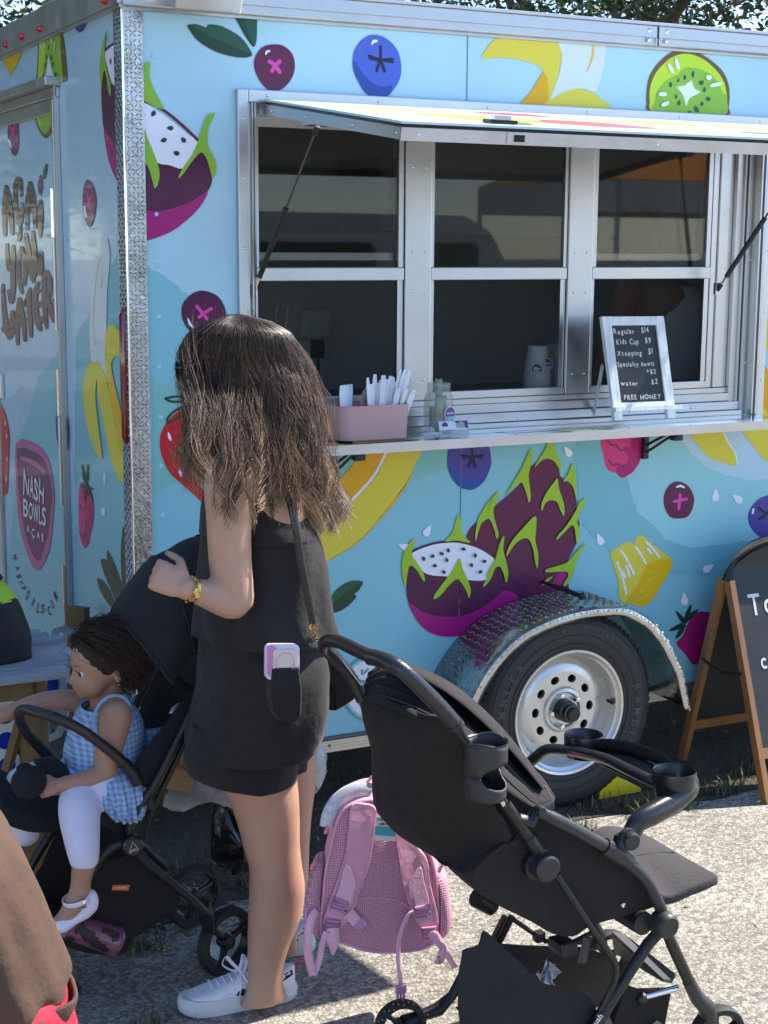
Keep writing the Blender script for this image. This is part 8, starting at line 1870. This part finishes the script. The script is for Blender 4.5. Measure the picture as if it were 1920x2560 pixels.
d_ = (to-hl).normalized(); b.tube([hl-d_*.004, hl+d_*.012, hl+d_*.045, hl+d_*.075, to-d_*.006, to+d_*.010], [(.016, .018), (.020, .0235), (.0165, .024), (.019, .029), (.018, .028), (.010, .016)], SHT, 20, up=(0, 0, 1)); b.ball(to-d_*.004, (.022, .026, .018), SHT, 16); b.ball(hl+Vector((.004, 0, .014)), (.018, .021, .030), SHT, 16)
o = flesh(b, 'shoe', TD, .0035, 3)
b = MB(); ac = ony(190, 2248, YTn-.12); b.tube([ac+Vector((.030*math.cos(a), .031*math.sin(a), .006*math.cos(a))) for a in [2*PI*i/24 for i in range(24)]], [(.0065, .0018)]*24, SHT, 8, up=(0, 0, 1), closed=True); b.box(ac+Vector((.006, -.036, -.010)), ac+Vector((.014, -.031, .010)), CHROME, .001); b.build('shoe_strap', o)
b = MB(); bc = ony(72, 1955, YTn+.0); b.ball(bc, (.042, .034, .040), mat('black_plush', (.008, .008, .008), .9, bump=.5, bscale=80), 20, k=14); b.ball(bc+Vector((-.006, .01, .03)), (.020, .02, .014), mat('black_plush', (0, 0, 0)), 14); tag(b.build('plush_toy'), 'small round black plush toy held in the toddler\'s lap', 'toy')
b = MB(); surf(b, [ony(85, 1900, 3.5), ony(130, 1895, 3.52), ony(175, 1930, 3.52)], [ony(95, 1935, 3.45), ony(140, 1945, 3.45), ony(185, 1960, 3.45)], FAB, 12, 8, bulge=(0, 0, .012), wr=.005); b.build('harness_pad', PL, solid=.008)

# ---------------- server seen dimly inside
YS_ = 4.95
SV = empty('person', (3.2, YS_, .35), 'server in a white tank top standing in the dark behind the menu board', 'person'); SKD = mat('skin_server', (.30, .16, .10), .5)
b = MB(); loft(b, [ring(1575, 1640, 660, YS_, .05), ring(1560, 1690, 700, YS_, .13), ring(1560, 1740, 750, YS_, .17), ring(1570, 1750, 830, YS_, .15), ring(1575, 1755, 920, YS_, .14), ring(1560, 1770, 1000, YS_, .16), ring(1550, 1780, 1100, YS_, .17)], SKD, 20)
b.ball(ony(1598, 595, YS_), (.085, .075, .115), SKD, 18, k=12); b.tube([ony(1598, 620, YS_), ony(1605, 690, YS_)], [.05, .055], SKD)
limbt(b, [ony(1575, 715, YS_-.12), ony(1545, 790, YS_-.15), ony(1515, 870, YS_-.17), ony(1500, 930, YS_-.22), ony(1470, 960, YS_-.30)], [.05, .045, .038, .033, .024], SKD); hand(b, ony(1470, 960, YS_-.30), (-1, -.5, -.2), (0, 0, 1), SKD, 1, .5)
flesh(b, 'body', SV, .009, 4)
b = MB(); loft(b, [ring(1588, 1725, 712, YS_, .145), ring(1578, 1752, 760, YS_, .178), ring(1575, 1762, 850, YS_, .165), ring(1570, 1768, 930, YS_, .155), ring(1555, 1782, 1020, YS_, .175), ring(1550, 1790, 1090, YS_, .18)], mat('white_cotton', (.72, .72, .74), .9), 40, caps=False, fn=foldf(.004, 12, 3)); b.build('tank_top', SV, solid=.003)
b = MB(); b.ball(ony(1604, 582, YS_+.02), (.098, .088, .115), mat('server_hair', (.03, .012, .008), .5), 18, k=12); b.build('hair', SV)

# ---------------- person in the near left corner: brown shirt, red shorts, seen from behind
YB = 2.36
FP = empty('person', (.2, YB, 0), 'person crouching in the near left corner, brown shirt over bright red shorts', 'person')
SKB = mat('skin_tan', (.40, .23, .15), .5)
b = MB()
tz0 = ony(60, 2560, YB).z
hipc = ony(-60, 2640, YB)
loft(b, [ring(-290, -90, 1900, YB+.02, .08), ring(-280, 0, 2100, YB, .13), ring(-270, 60, 2300, YB, .15), ring(-260, 80, 2480, YB, .16), ring(-260, 90, 2620, YB, .16)], SKB, 26)
hcx = ring(-260, 60, 1900, YB, .1)[0]
limbt(b, [hipc+Vector((0, -.08, 0)), hipc+Vector((-.30, -.10, .04)), hipc+Vector((-.33, -.10, -.2)), Vector((hipc.x-.30, YB-.1, .08))], [.09, .065, .05, .04], SKB)
limbt(b, [hipc+Vector((0, .08, 0)), hipc+Vector((-.30, .10, .04)), hipc+Vector((-.33, .10, -.2)), Vector((hipc.x-.30, YB+.1, .08))], [.09, .065, .05, .04], SKB)
hh = hcx+Vector((-.36, -.03, .16)); b.ball(hh, (.10, .08, .12), SKB, 18); limbt(b, [hcx+Vector((-.14, 0, -.02)), hh], [.08, .05], SKB)
for sy in (-1, 1): limbt(b, [hcx+Vector((-.12, sy*.13, .0)), hcx+Vector((-.26, sy*.15, -.2)), hcx+Vector((-.46, sy*.10, -.24))], [.045, .04, .028], SKB); hand(b, hcx+Vector((-.46, sy*.10, -.24)), (-1, 0, -.2), (0, 0, 1), SKB, 1, .5)
flesh(b, 'body', FP, .010, 4)
BR = mat('brown_cotton', (.088, .047, .030), .92, var=.15, vscale=20, bump=.45, bscale=16, bdist=.02); RD = mat('red_fabric', (.60, .012, .035), .75, bump=.3, bscale=24)
def shirt_fn(p, t, a):
    q = foldf(.018, 5, 4)(p, t, a); return q+Vector((math.cos(a), math.sin(a), 0))*(.009*math.sin(a*6+t*6+2*math.sin(t*5))*t+.005*math.sin(a*13-t*9)*t)
b = MB()
sil = [(1930, -60), (1985, -28), (2036, 0), (2070, 40), (2112, 70), (2192, 105), (2264, 127), (2348, 148), (2410, 162), (2440, 158), (2462, 146)]
loft(b, [ring(-330, xr-28, y, YB, .13+.07*min(1, (y-1930)/200)) for y, xr in sil], BR, 72, caps=False, fn=shirt_fn, sub=4); sh_ = b.build('shirt', FP, solid=.004)
b = MB()
def hemf(p, t, a): return shirt_fn(p, 1, a)+Vector((0, 0, -.035*t*max(0, -math.cos(a)+.2)-.01*t))
loft(b, [ring(-330, 146, 2462, YB, .20), ring(-330, 141, 2475, YB, .203), ring(-330, 128, 2492, YB, .202)], BR, 72, caps=False, fn=hemf, sub=3); b.build('shirt_hem', sh_, solid=.006)
b = MB(); loft(b, [ring(-310, 128, 2440, YB, .185), ring(-312, 148, 2475, YB, .198), ring(-315, 162, 2530, YB, .205), ring(-318, 176, 2590, YB, .21), ring(-320, 180, 2680, YB, .20)], RD, 60, caps=False, fn=foldf(.006, 8, 7)); b.build('shorts', FP, solid=.003)
b = MB(); b.ball(hh+Vector((.015, 0, .02)), (.112, .093, .125), mat('dark_hair', (.03, .018, .012), .5), 18, k=12); b.build('hair', FP)
st = MB(); st.tube([(hipc.x+.0, YB, 0), (hipc.x+.0, YB, hipc.z-.12)], .14, mat('stool_grey', (.2, .2, .2), .6), 24); tag(st.build('low_stool'), 'low round grey stool under the person in the near left corner', 'stool')
DVW = Vector((math.cos(AX), math.sin(AX), 0))
# ================================================================== pink backpack
PK = mat('pink_nylon', (.70, .33, .45), .6, var=.08, vscale=20, bump=.25, bscale=30, bdist=.01, sheen=.15); PKL = mat('pink_webbing', (.76, .42, .55), .55, bump=.2, bscale=200); PKB = mat('mauve_buckle', (.52, .26, .46), .35)
def meshmat():
    m = mat('pink_mesh', (.56, .24, .34), .75); n = m.node_tree.nodes; l = m.node_tree.links; bs = n['Principled BSDF']
    tc = n.new('ShaderNodeTexCoord'); mp_ = n.new('ShaderNodeMapping'); mp_.inputs['Scale'].default_value = (1, .0, .8); l.new(tc.outputs['Object'], mp_.inputs[0]); v = n.new('ShaderNodeTexVoronoi'); v.inputs['Scale'].default_value = 210; v.inputs['Randomness'].default_value = .12; l.new(mp_.outputs[0], v.inputs['Vector'])
    cr = n.new('ShaderNodeValToRGB'); cr.color_ramp.elements[0].position = .22; cr.color_ramp.elements[0].color = (.40, .16, .25, 1); cr.color_ramp.elements[1].position = .5; cr.color_ramp.elements[1].color = (.74, .38, .50, 1); l.new(v.outputs['Distance'], cr.inputs[0]); l.new(cr.outputs[0], bs.inputs['Base Color'])
    bp = n.new('ShaderNodeBump'); bp.inputs['Distance'].default_value = .003; l.new(v.outputs['Distance'], bp.inputs['Height']); l.new(bp.outputs[0], bs.inputs['Normal']); return m
PM = meshmat()
k5b = crop(640, 1860, 2.592); YP = 3.02
BPK = empty('backpack', ony(970, 2385, YP), 'pink mesh backpack with shoulder straps hanging behind the right pushchair', 'backpack')
def bq(x, y, Y=YP): return ony(*k5b([(x, y)])[0], Y)
out = [(780, 345), (690, 350), (600, 385), (545, 435), (510, 520), (482, 640), (445, 800), (425, 1000), (408, 1170), (425, 1255), (560, 1300), (700, 1345), (850, 1360), (1020, 1352), (1150, 1310), (1185, 1200), (1190, 1000), (1165, 800), (1110, 640), (1040, 500), (960, 400), (880, 352)]
oc = cat_rom(out, 3); n_ = len(oc); cx_, cy_ = 800, 850
b = MB(); V_ = []
for g, dy in ((1.0, .13), (1.03, .11), (1.035, .05), (1.0, .012), (.965, .0)):
    for x, y in oc: V_.append(bq(cx_+(x-cx_)*g, cy_+(y-cy_)*g)+(DVW*(dy)))
b.add(V_, [(i*n_+j, i*n_+(j+1) % n_, (i+1)*n_+(j+1) % n_, (i+1)*n_+j) for i in range(4) for j in range(n_)]+[tuple(range(n_))], PK, True); b.build('body', BPK)
b = MB()
DVW = Vector((math.cos(AX), math.sin(AX), 0))
def padp(x, y): 
    r_ = math.hypot((x-cx_)/400, (y-cy_)/520); return bq(x, y)+(DVW*(-.026*max(0, 1-r_**2.2)-.001))
rows = 26; V_ = []; F_ = []
rings_ = 9
for k in range(rings_):
    g = .968*(1-k/rings_*1.0)
    for x, y in oc: V_.append(padp(cx_+(x-cx_)*g, cy_+(y-cy_)*g))
V_.append(padp(cx_, cy_)); F_ = [(i*n_+j, i*n_+(j+1) % n_, (i+1)*n_+(j+1) % n_, (i+1)*n_+j) for i in range(rings_-1) for j in range(n_)]+[((rings_-1)*n_+j, (rings_-1)*n_+(j+1) % n_, len(V_)-1) for j in range(n_)]
b.add(V_, F_, PM, True); b.build('back_panel', BPK)
b = MB(); P_ = [padp(cx_+(x-cx_)*.972, cy_+(y-cy_)*.972)+(DVW*(-.001)) for x, y in oc]; b.tube(P_, .0035, PK, 8, closed=True); b.build('piping', BPK)
b = MB(); b.tube(smooth3([padp(x, y)+(DVW*(-.001)) for x, y in ((640, 985), (680, 970), (800, 965), (900, 980), (960, 1010), (1000, 1050))]), .002, PK, 6); b.build('panel_seam', BPK)
def strapf(name, pts, th, off, m, par=None):
    P_ = [padp(x, y)+(DVW*(-off)) for x, y in cat_rom(pts, 3)]; q = MB(); n = len(P_)
    tri = tessellate_polygon([[Vector((p.x, p.z, 0)) for p in P_]]); V_ = P_+[p+(DVW*(th)) for p in P_]
    q.add(V_, [tuple(t) for t in tri]+[tuple(n+i for i in t[::-1]) for t in tri]+[(i, (i+1) % n, n+(i+1) % n, n+i) for i in range(n)], m); o = q.build(name, par or BPK)
    z = o.modifiers.new('b', 'BEVEL'); z.width = .0025; z.segments = 2; z.limit_method = 'ANGLE'; z.angle_limit = .9
    return o
s1_ = strapf('shoulder_strap', [(622, 385), (700, 372), (772, 395), (775, 480), (748, 690), (705, 830), (650, 990), (590, 1130), (520, 1170), (440, 1150), (465, 1040), (520, 880), (565, 740), (588, 640), (600, 520)], .012, .014, PK)
s2_ = strapf('shoulder_strap', [(905, 540), (960, 560), (1060, 660), (1110, 740), (1130, 900), (1185, 1140), (1120, 1175), (1055, 1150), (1000, 1030), (950, 850), (925, 700)], .012, .014, PK)
strapf('webbing', [(586, 735), (650, 838), (640, 900), (605, 1000), (520, 972), (545, 880)], .003, .019, PKL, s1_)
strapf('webbing', [(1062, 755), (1090, 870), (1118, 1005), (1045, 1045), (1015, 930), (985, 862)], .003, .019, PKL, s2_)
for L_ in ([(630, 395), (600, 560), (590, 670), (540, 860), (480, 1060)], [(760, 400), (765, 480), (735, 690), (690, 840), (630, 1000)]):
    b = MB(); b.tube([padp(x, y)+(DVW*(-.0155)) for x, y in cat_rom(L_, 4, False)], .0010, PKB, 5); b.build('stitch_line', s1_)
for L_ in ([(915, 560), (940, 700), (965, 850), (1010, 1020)], [(1060, 670), (1105, 760), (1120, 900), (1170, 1120)]):
    b = MB(); b.tube([padp(x, y)+(DVW*(-.0155)) for x, y in cat_rom(L_, 4, False)], .0010, PKB, 5); b.build('stitch_line', s2_)
def buckle(cx1, cy1, w_, h_, ang, par):
    b = MB(); ca, sa = math.cos(ang), math.sin(ang)
    f = lambda u, v, o=.024: padp(cx1, cy1)+(bq(cx1+u*ca-v*sa, cy1+u*sa+v*ca)-bq(cx1, cy1))+(DVW*(-o))
    L_ = [f(-w_, -h_), f(w_, -h_), f(w_, h_), f(-w_, h_)]; b.tube(L_, .0030, PKB, 8, closed=True)
    for v in (-.25, .3): b.tube([f(-w_, h_*v), f(w_, h_*v)], .0028, PKB, 8)
    b.build('ladder_buckle', par)
buckle(545, 1000, 46, 32, .30, s1_); buckle(498, 1152, 46, 40, .08, s1_); buckle(1078, 1045, 46, 34, -.2, s2_); buckle(1120, 1195, 44, 36, -.10, s2_)
def ribbon(name, pts, w_, m=PKL, par=None, off=.02):
    P_ = [(bq(x, y, YP+dy), ww) for x, y, dy, ww in cat_rom([(p[0], p[1], p[2], p[3] if len(p) > 3 else w_) for p in pts], 5, False)]
    q = MB(); n = len(P_); V_ = []
    for i, (p, ww) in enumerate(P_):
        t = (P_[min(i+1, n-1)][0]-P_[max(i-1, 0)][0]).normalized(); sd_ = t.cross((DVW*(1))).normalized(); tw = (DVW*(.35*math.sin(i*.4))); sd_ = (sd_+tw).normalized(); h_ = ww/2/2.592/3840*3.2
        V_ += [p+sd_*h_, p-sd_*h_]
    q.add(V_, [(2*i, 2*i+1, 2*i+3, 2*i+2) for i in range(n-1)], m, True); return q.build(name, par or BPK, solid=.0016)
ribbon('strap_tail', [(395, 1080, -.02), (365, 1120, -.025), (335, 1230, -.03), (335, 1330, -.03), (350, 1420, -.028), (372, 1505, -.026)], 62)
ribbon('strap_tail', [(455, 1215, -.03), (430, 1300, -.03), (410, 1400, -.028), (372, 1500, -.026)], 46)
ribbon('strap_tail', [(495, 1190, -.03, 90), (500, 1260, -.034, 100), (500, 1310, -.036, 70), (495, 1365, -.034, 20)], 90)
ribbon('strap_tail', [(1040, 1075, -.03), (985, 1110, -.035), (945, 1200, -.035), (922, 1300, -.03), (925, 1420, -.03), (938, 1560, -.03)], 34)
ribbon('strap_tail', [(1135, 1220, -.03), (1170, 1270, -.03), (1210, 1320, -.03), (1190, 1400, -.03), (1165, 1400, -.03)], 60)
ribbon('strap_tail', [(1150, 1230, -.03, 70), (1220, 1330, -.03, 60), (1255, 1390, -.03, 50), (1292, 1450, -.03, 55)], 60)
b = MB(); c = bq(938, 1640, YP-.03); 
for dx in (-.009, 0, .009): b.tube([c+Vector((dx*1.1, 0, .028)), c+Vector((dx*.9, 0, -.002)), c+Vector((dx*.55, 0, -.030))], [(.003, .004)]*3, PKB, 8)
b.box(c+Vector((-.013, -.005, .010)), c+Vector((.013, .005, .032)), PKB, .002); b.build('chest_buckle', BPK)
b = MB(); f = lambda x, y: padp(x, y)+(DVW*(-.024))
b.tube([f(600, 1040), f(660, 1110)], [(.004, .013)]*2, PKL, 8, up=(0, 1, 0)); b.tube([f(655, 1100), f(695, 1140)], [(.005, .014)]*2, PKB, 8, up=(0, 1, 0)); b.tube([f(690, 1110), f(725, 1140), f(742, 1170)], .0032, PKB, 8); b.tube([f(660, 1150), f(690, 1175), f(690, 1205)], .0032, PKB, 8); b.build('chest_buckle', BPK)
def pocket(pts, name):
    A_ = [(x, y) for x, y in cat_rom(pts, 3)]; mx1, my1 = sum(p[0] for p in A_)/len(A_), sum(p[1] for p in A_)/len(A_); q = MB(); n = len(A_)
    V_ = [bq(x, y)+(DVW*(.07)) for x, y in A_]+[bq(x, y)+(DVW*(.008)) for x, y in A_]+[bq(mx1+(x-mx1)*.6, my1+(y-my1)*.8)+(DVW*(-.008)) for x, y in A_]+[bq(mx1, my1)+(DVW*(-.012))]
    q.add(V_, [(i*n+j, i*n+(j+1) % n, (i+1)*n+(j+1) % n, (i+1)*n+j) for i in range(2) for j in range(n)]+[(2*n+j, 2*n+(j+1) % n, 3*n) for j in range(n)], PM, True); return q.build(name, BPK)
pocket([(440, 785), (375, 800), (345, 900), (312, 1030), (306, 1150), (350, 1225), (425, 1258), (425, 1000)], 'side_pocket'); pocket([(1165, 870), (1228, 880), (1255, 1010), (1272, 1150), (1240, 1240), (1185, 1262), (1185, 1000)], 'side_pocket')
SV_ = mat('silver_print', (.55, .56, .62), .4, var=.3, vscale=60)
b = MB(); P_ = smooth3([bq(x, y)+Vector((0, .02, .004)) for x, y in ((760, 335), (690, 325), (610, 355), (545, 410), (505, 480), (488, 560))]); b.tube(P_, [(.012, .02)]*len(P_), SV_, 10, up=(0, 1, 0)); b.build('front_edge', BPK)
b = MB(); b.tube(smooth3([bq(x, y)+(DVW*(.02)) for x, y in ((690, 330), (705, 290), (735, 250), (760, 225), (800, 215))]), [(.006, .002)]*21, PKL, 8, up=(0, 1, 0)); b.build('grab_loop', BPK)
for x, y in ((455, 560), (365, 790), (1190, 810)): b = MB(); b.tube([bq(x+20, y-30), bq(x, y), bq(x-6, y+22)], [.003, .005, .004], mat('coral_pull', (.7, .22, .25), .5), 8); b.build('zip_pull', BPK)
b = MB(); f = lambda x, y, o=.004: bq(x, y)+(DVW*(-.022-o)); b.prism([f(783, 440), (f(900, 450)), f(925, 605), f(758, 592)], (0, .002, 0), mat('label_white', (.75, .75, .76), .4)); lbl = b.build('name_label', BPK)
b = MB(); b.prism([f(772, 505, .0045), f(885, 510, .0045), f(905, 572, .0045), f(765, 562, .0045)], (0, .0006, 0), mat('label_teal', (.08, .42, .52), .4)); b.build('name_strip', lbl)
b = MB()
for i, ch in enumerate('THIS BAG'):
    if ch != ' ': typed(b, ch, lambda u, v, i=i: f(785+i*12+u*9, 470-v*14, .0048), mat('print_dark', (.02, .02, .03), .6))
for i, ch in enumerate('belongs to'):
    if ch != ' ': typed(b, ch, lambda u, v, i=i: f(798+i*9.5+u*9, 498-v*(16 if ch in 'bl' else 11), .0048), mat('print_dark', (.02, .02, .03), .6))
b.build('label_lettering', lbl, kind='stuff')

# ================================================================== carrier bags by the left pushchair
PB_ = bpy.data.materials.new('clear_plastic_film'); PB_.use_nodes = True; q = PB_.node_tree.nodes['Principled BSDF']; q.inputs['Base Color'].default_value = (.62, .60, .58, 1); q.inputs['Roughness'].default_value = .22; q.inputs['Alpha'].default_value = .55; q.inputs['Specular IOR Level'].default_value = .8
KB_ = bpy.data.materials.new('dark_plastic_film'); KB_.use_nodes = True; q = KB_.node_tree.nodes['Principled BSDF']; q.inputs['Base Color'].default_value = (.020, .015, .012, 1); q.inputs['Roughness'].default_value = .22; q.inputs['Alpha'].default_value = .9
def bagf(name, outl, Y, dpt, m, lab, seed, am=.012):
    A_ = cat_rom(outl, 4); mx1, my1 = sum(p[0] for p in A_)/len(A_), sum(p[1] for p in A_)/len(A_); q = MB(); n = len(A_); V_ = []
    L_ = 7
    for k in range(-L_, L_+1):
        t = k/L_; g = math.sqrt(max(.02, 1-t*t))
        for i, (x, y) in enumerate(A_):
            p = ony(mx1+(x-mx1)*g, my1+(y-my1)*g, Y)+Vector((0, dpt*t, 0)); s_ = noise.noise(Vector((i*.35+seed, p.z*6, t*2)))+.7*noise.noise(Vector((i*.9, p.z*10+seed, t*3)))
            V_.append(p+Vector((s_*am, s_*am, s_*am*.4)))
    q.add(V_, [(i*n+j, i*n+(j+1) % n, (i+1)*n+(j+1) % n, (i+1)*n+j) for i in range(2*L_) for j in range(n)]+[tuple(range(n)), tuple(range(2*L_*n, (2*L_+1)*n))[::-1]], m, True); return tag(q.build(name), lab, 'plastic bag')
bagf('plastic_bag', [(700, 1850), (760, 1840), (800, 1850), (812, 1890), (810, 1925), (790, 1970), (760, 1995), (744, 2004), (725, 1990), (690, 1960), (680, 1900)], 3.62, .07, PB_, 'clear plastic carrier bag bulging out behind the woman\'s hips', 3)
bagf('plastic_bag', [(480, 1925), (540, 1925), (600, 1945), (600, 2000), (575, 2012), (530, 1990), (480, 2000), (440, 2022), (412, 2005), (425, 1980), (470, 1960)], 3.60, .06, PB_, 'crumpled clear plastic bag hanging beside the cardboard box under the shorts', 8)
bagf('plastic_bag', [(545, 2000), (600, 1995), (655, 2010), (660, 2100), (650, 2165), (600, 2178), (560, 2165), (535, 2140), (530, 2070)], 3.74, .06, KB_, 'dark brown see-through bag hanging low behind the woman\'s knees', 12, .018)
CBX = mat('kraft_board', (.42, .29, .15), .8, var=.1, vscale=12)
b = MB(); P_ = [ony(x, y, 3.56) for x, y in ((425, 1925), (480, 1905), (494, 1930), (480, 1985), (415, 1975))]; b.prism([ony(x, y, 3.56) for x, y in ((432, 1898), (495, 1912), (480, 1982), (414, 1972))], (0, .09, 0), CBX); o = b.build('takeaway_box'); tag(o, 'brown cardboard takeaway box with red scribble, carried under the left pushchair handle', 'box')
b = MB(); P_ = [ony(440+i*3.2, 1914+8*math.sin(i*2.1)+i*.7, 3.558) for i in range(15)]; b.tube(smooth3(P_, 3), .0012, mat('red_ink', (.45, .04, .02), .7), 5); b.build('scribble', o)

# ================================================================== across the lot (seen only in reflections)
def vehicle():
    V = empty('parked_van', (6.2, -6.0, 0), 'white parked van with dark windows across the lot behind the camera', 'van'); WV = mat('van_white', (.75, .75, .75), .3, coat=.5)
    side = [(3.4, .35), (8.9, .35), (9.0, 1.0), (8.6, 1.15), (8.1, 1.95), (7.8, 2.12), (3.5, 2.15), (3.35, 2.0)]
    b = MB(); b.prism([(x, -6.9, z) for x, z in side], (0, 1.9, 0), WV); b.build('van_body', V)
    for x0, x1, z0, z1 in ((7.0, 7.95, 1.2, 1.85), (5.4, 6.8, 1.2, 1.85), (3.7, 5.1, 1.2, 1.85)):
        b = MB(); b.prism([(x, -4.99, z) for x, z in rrect(x0, x1, z0, z1, .1)], (0, -.03, 0), BLKG); b.build('window', V)
    for x in (4.3, 8.0):
        for y in (-5.05, -6.8): b = MB(); b.lathe((x, y, .34), (0, 1, 0), [(0, -.1), (.2, -.1), (.33, -.09), (.34, 0), (.33, .09), (.2, .1), (0, .1)], RUBBER, 28); b.build('wheel', V)
vehicle()
CN = empty('canopy_tent', (12, -7, 0), 'orange and white canopy tent across the lot behind the camera', 'tent'); ORC = mat('orange_canvas', (.70, .28, .05), .8); WHC = mat('white_canvas', (.78, .78, .76), .8)
b = MB(); a_ = [(10, -8.5), (14, -8.5), (14, -5.5), (10, -5.5)]; b.add([(x, y, 2.55) for x, y in a_]+[(12, -7, 3.5)], [(i, (i+1) % 4, 4) for i in range(4)], ORC); b.build('roof', CN, solid=.01)
b = MB(); b.add([(x, y, z) for z in (2.2, 2.545) for x, y in a_], [(i, (i+1) % 4, 4+(i+1) % 4, 4+i) for i in range(4)], WHC); b.build('valance', CN, solid=.01)
for x, y in a_: b = MB(); b.tube([(x, y, 0), (x, y, 2.54)], .03, ALU2, 8); b.build('pole', CN)
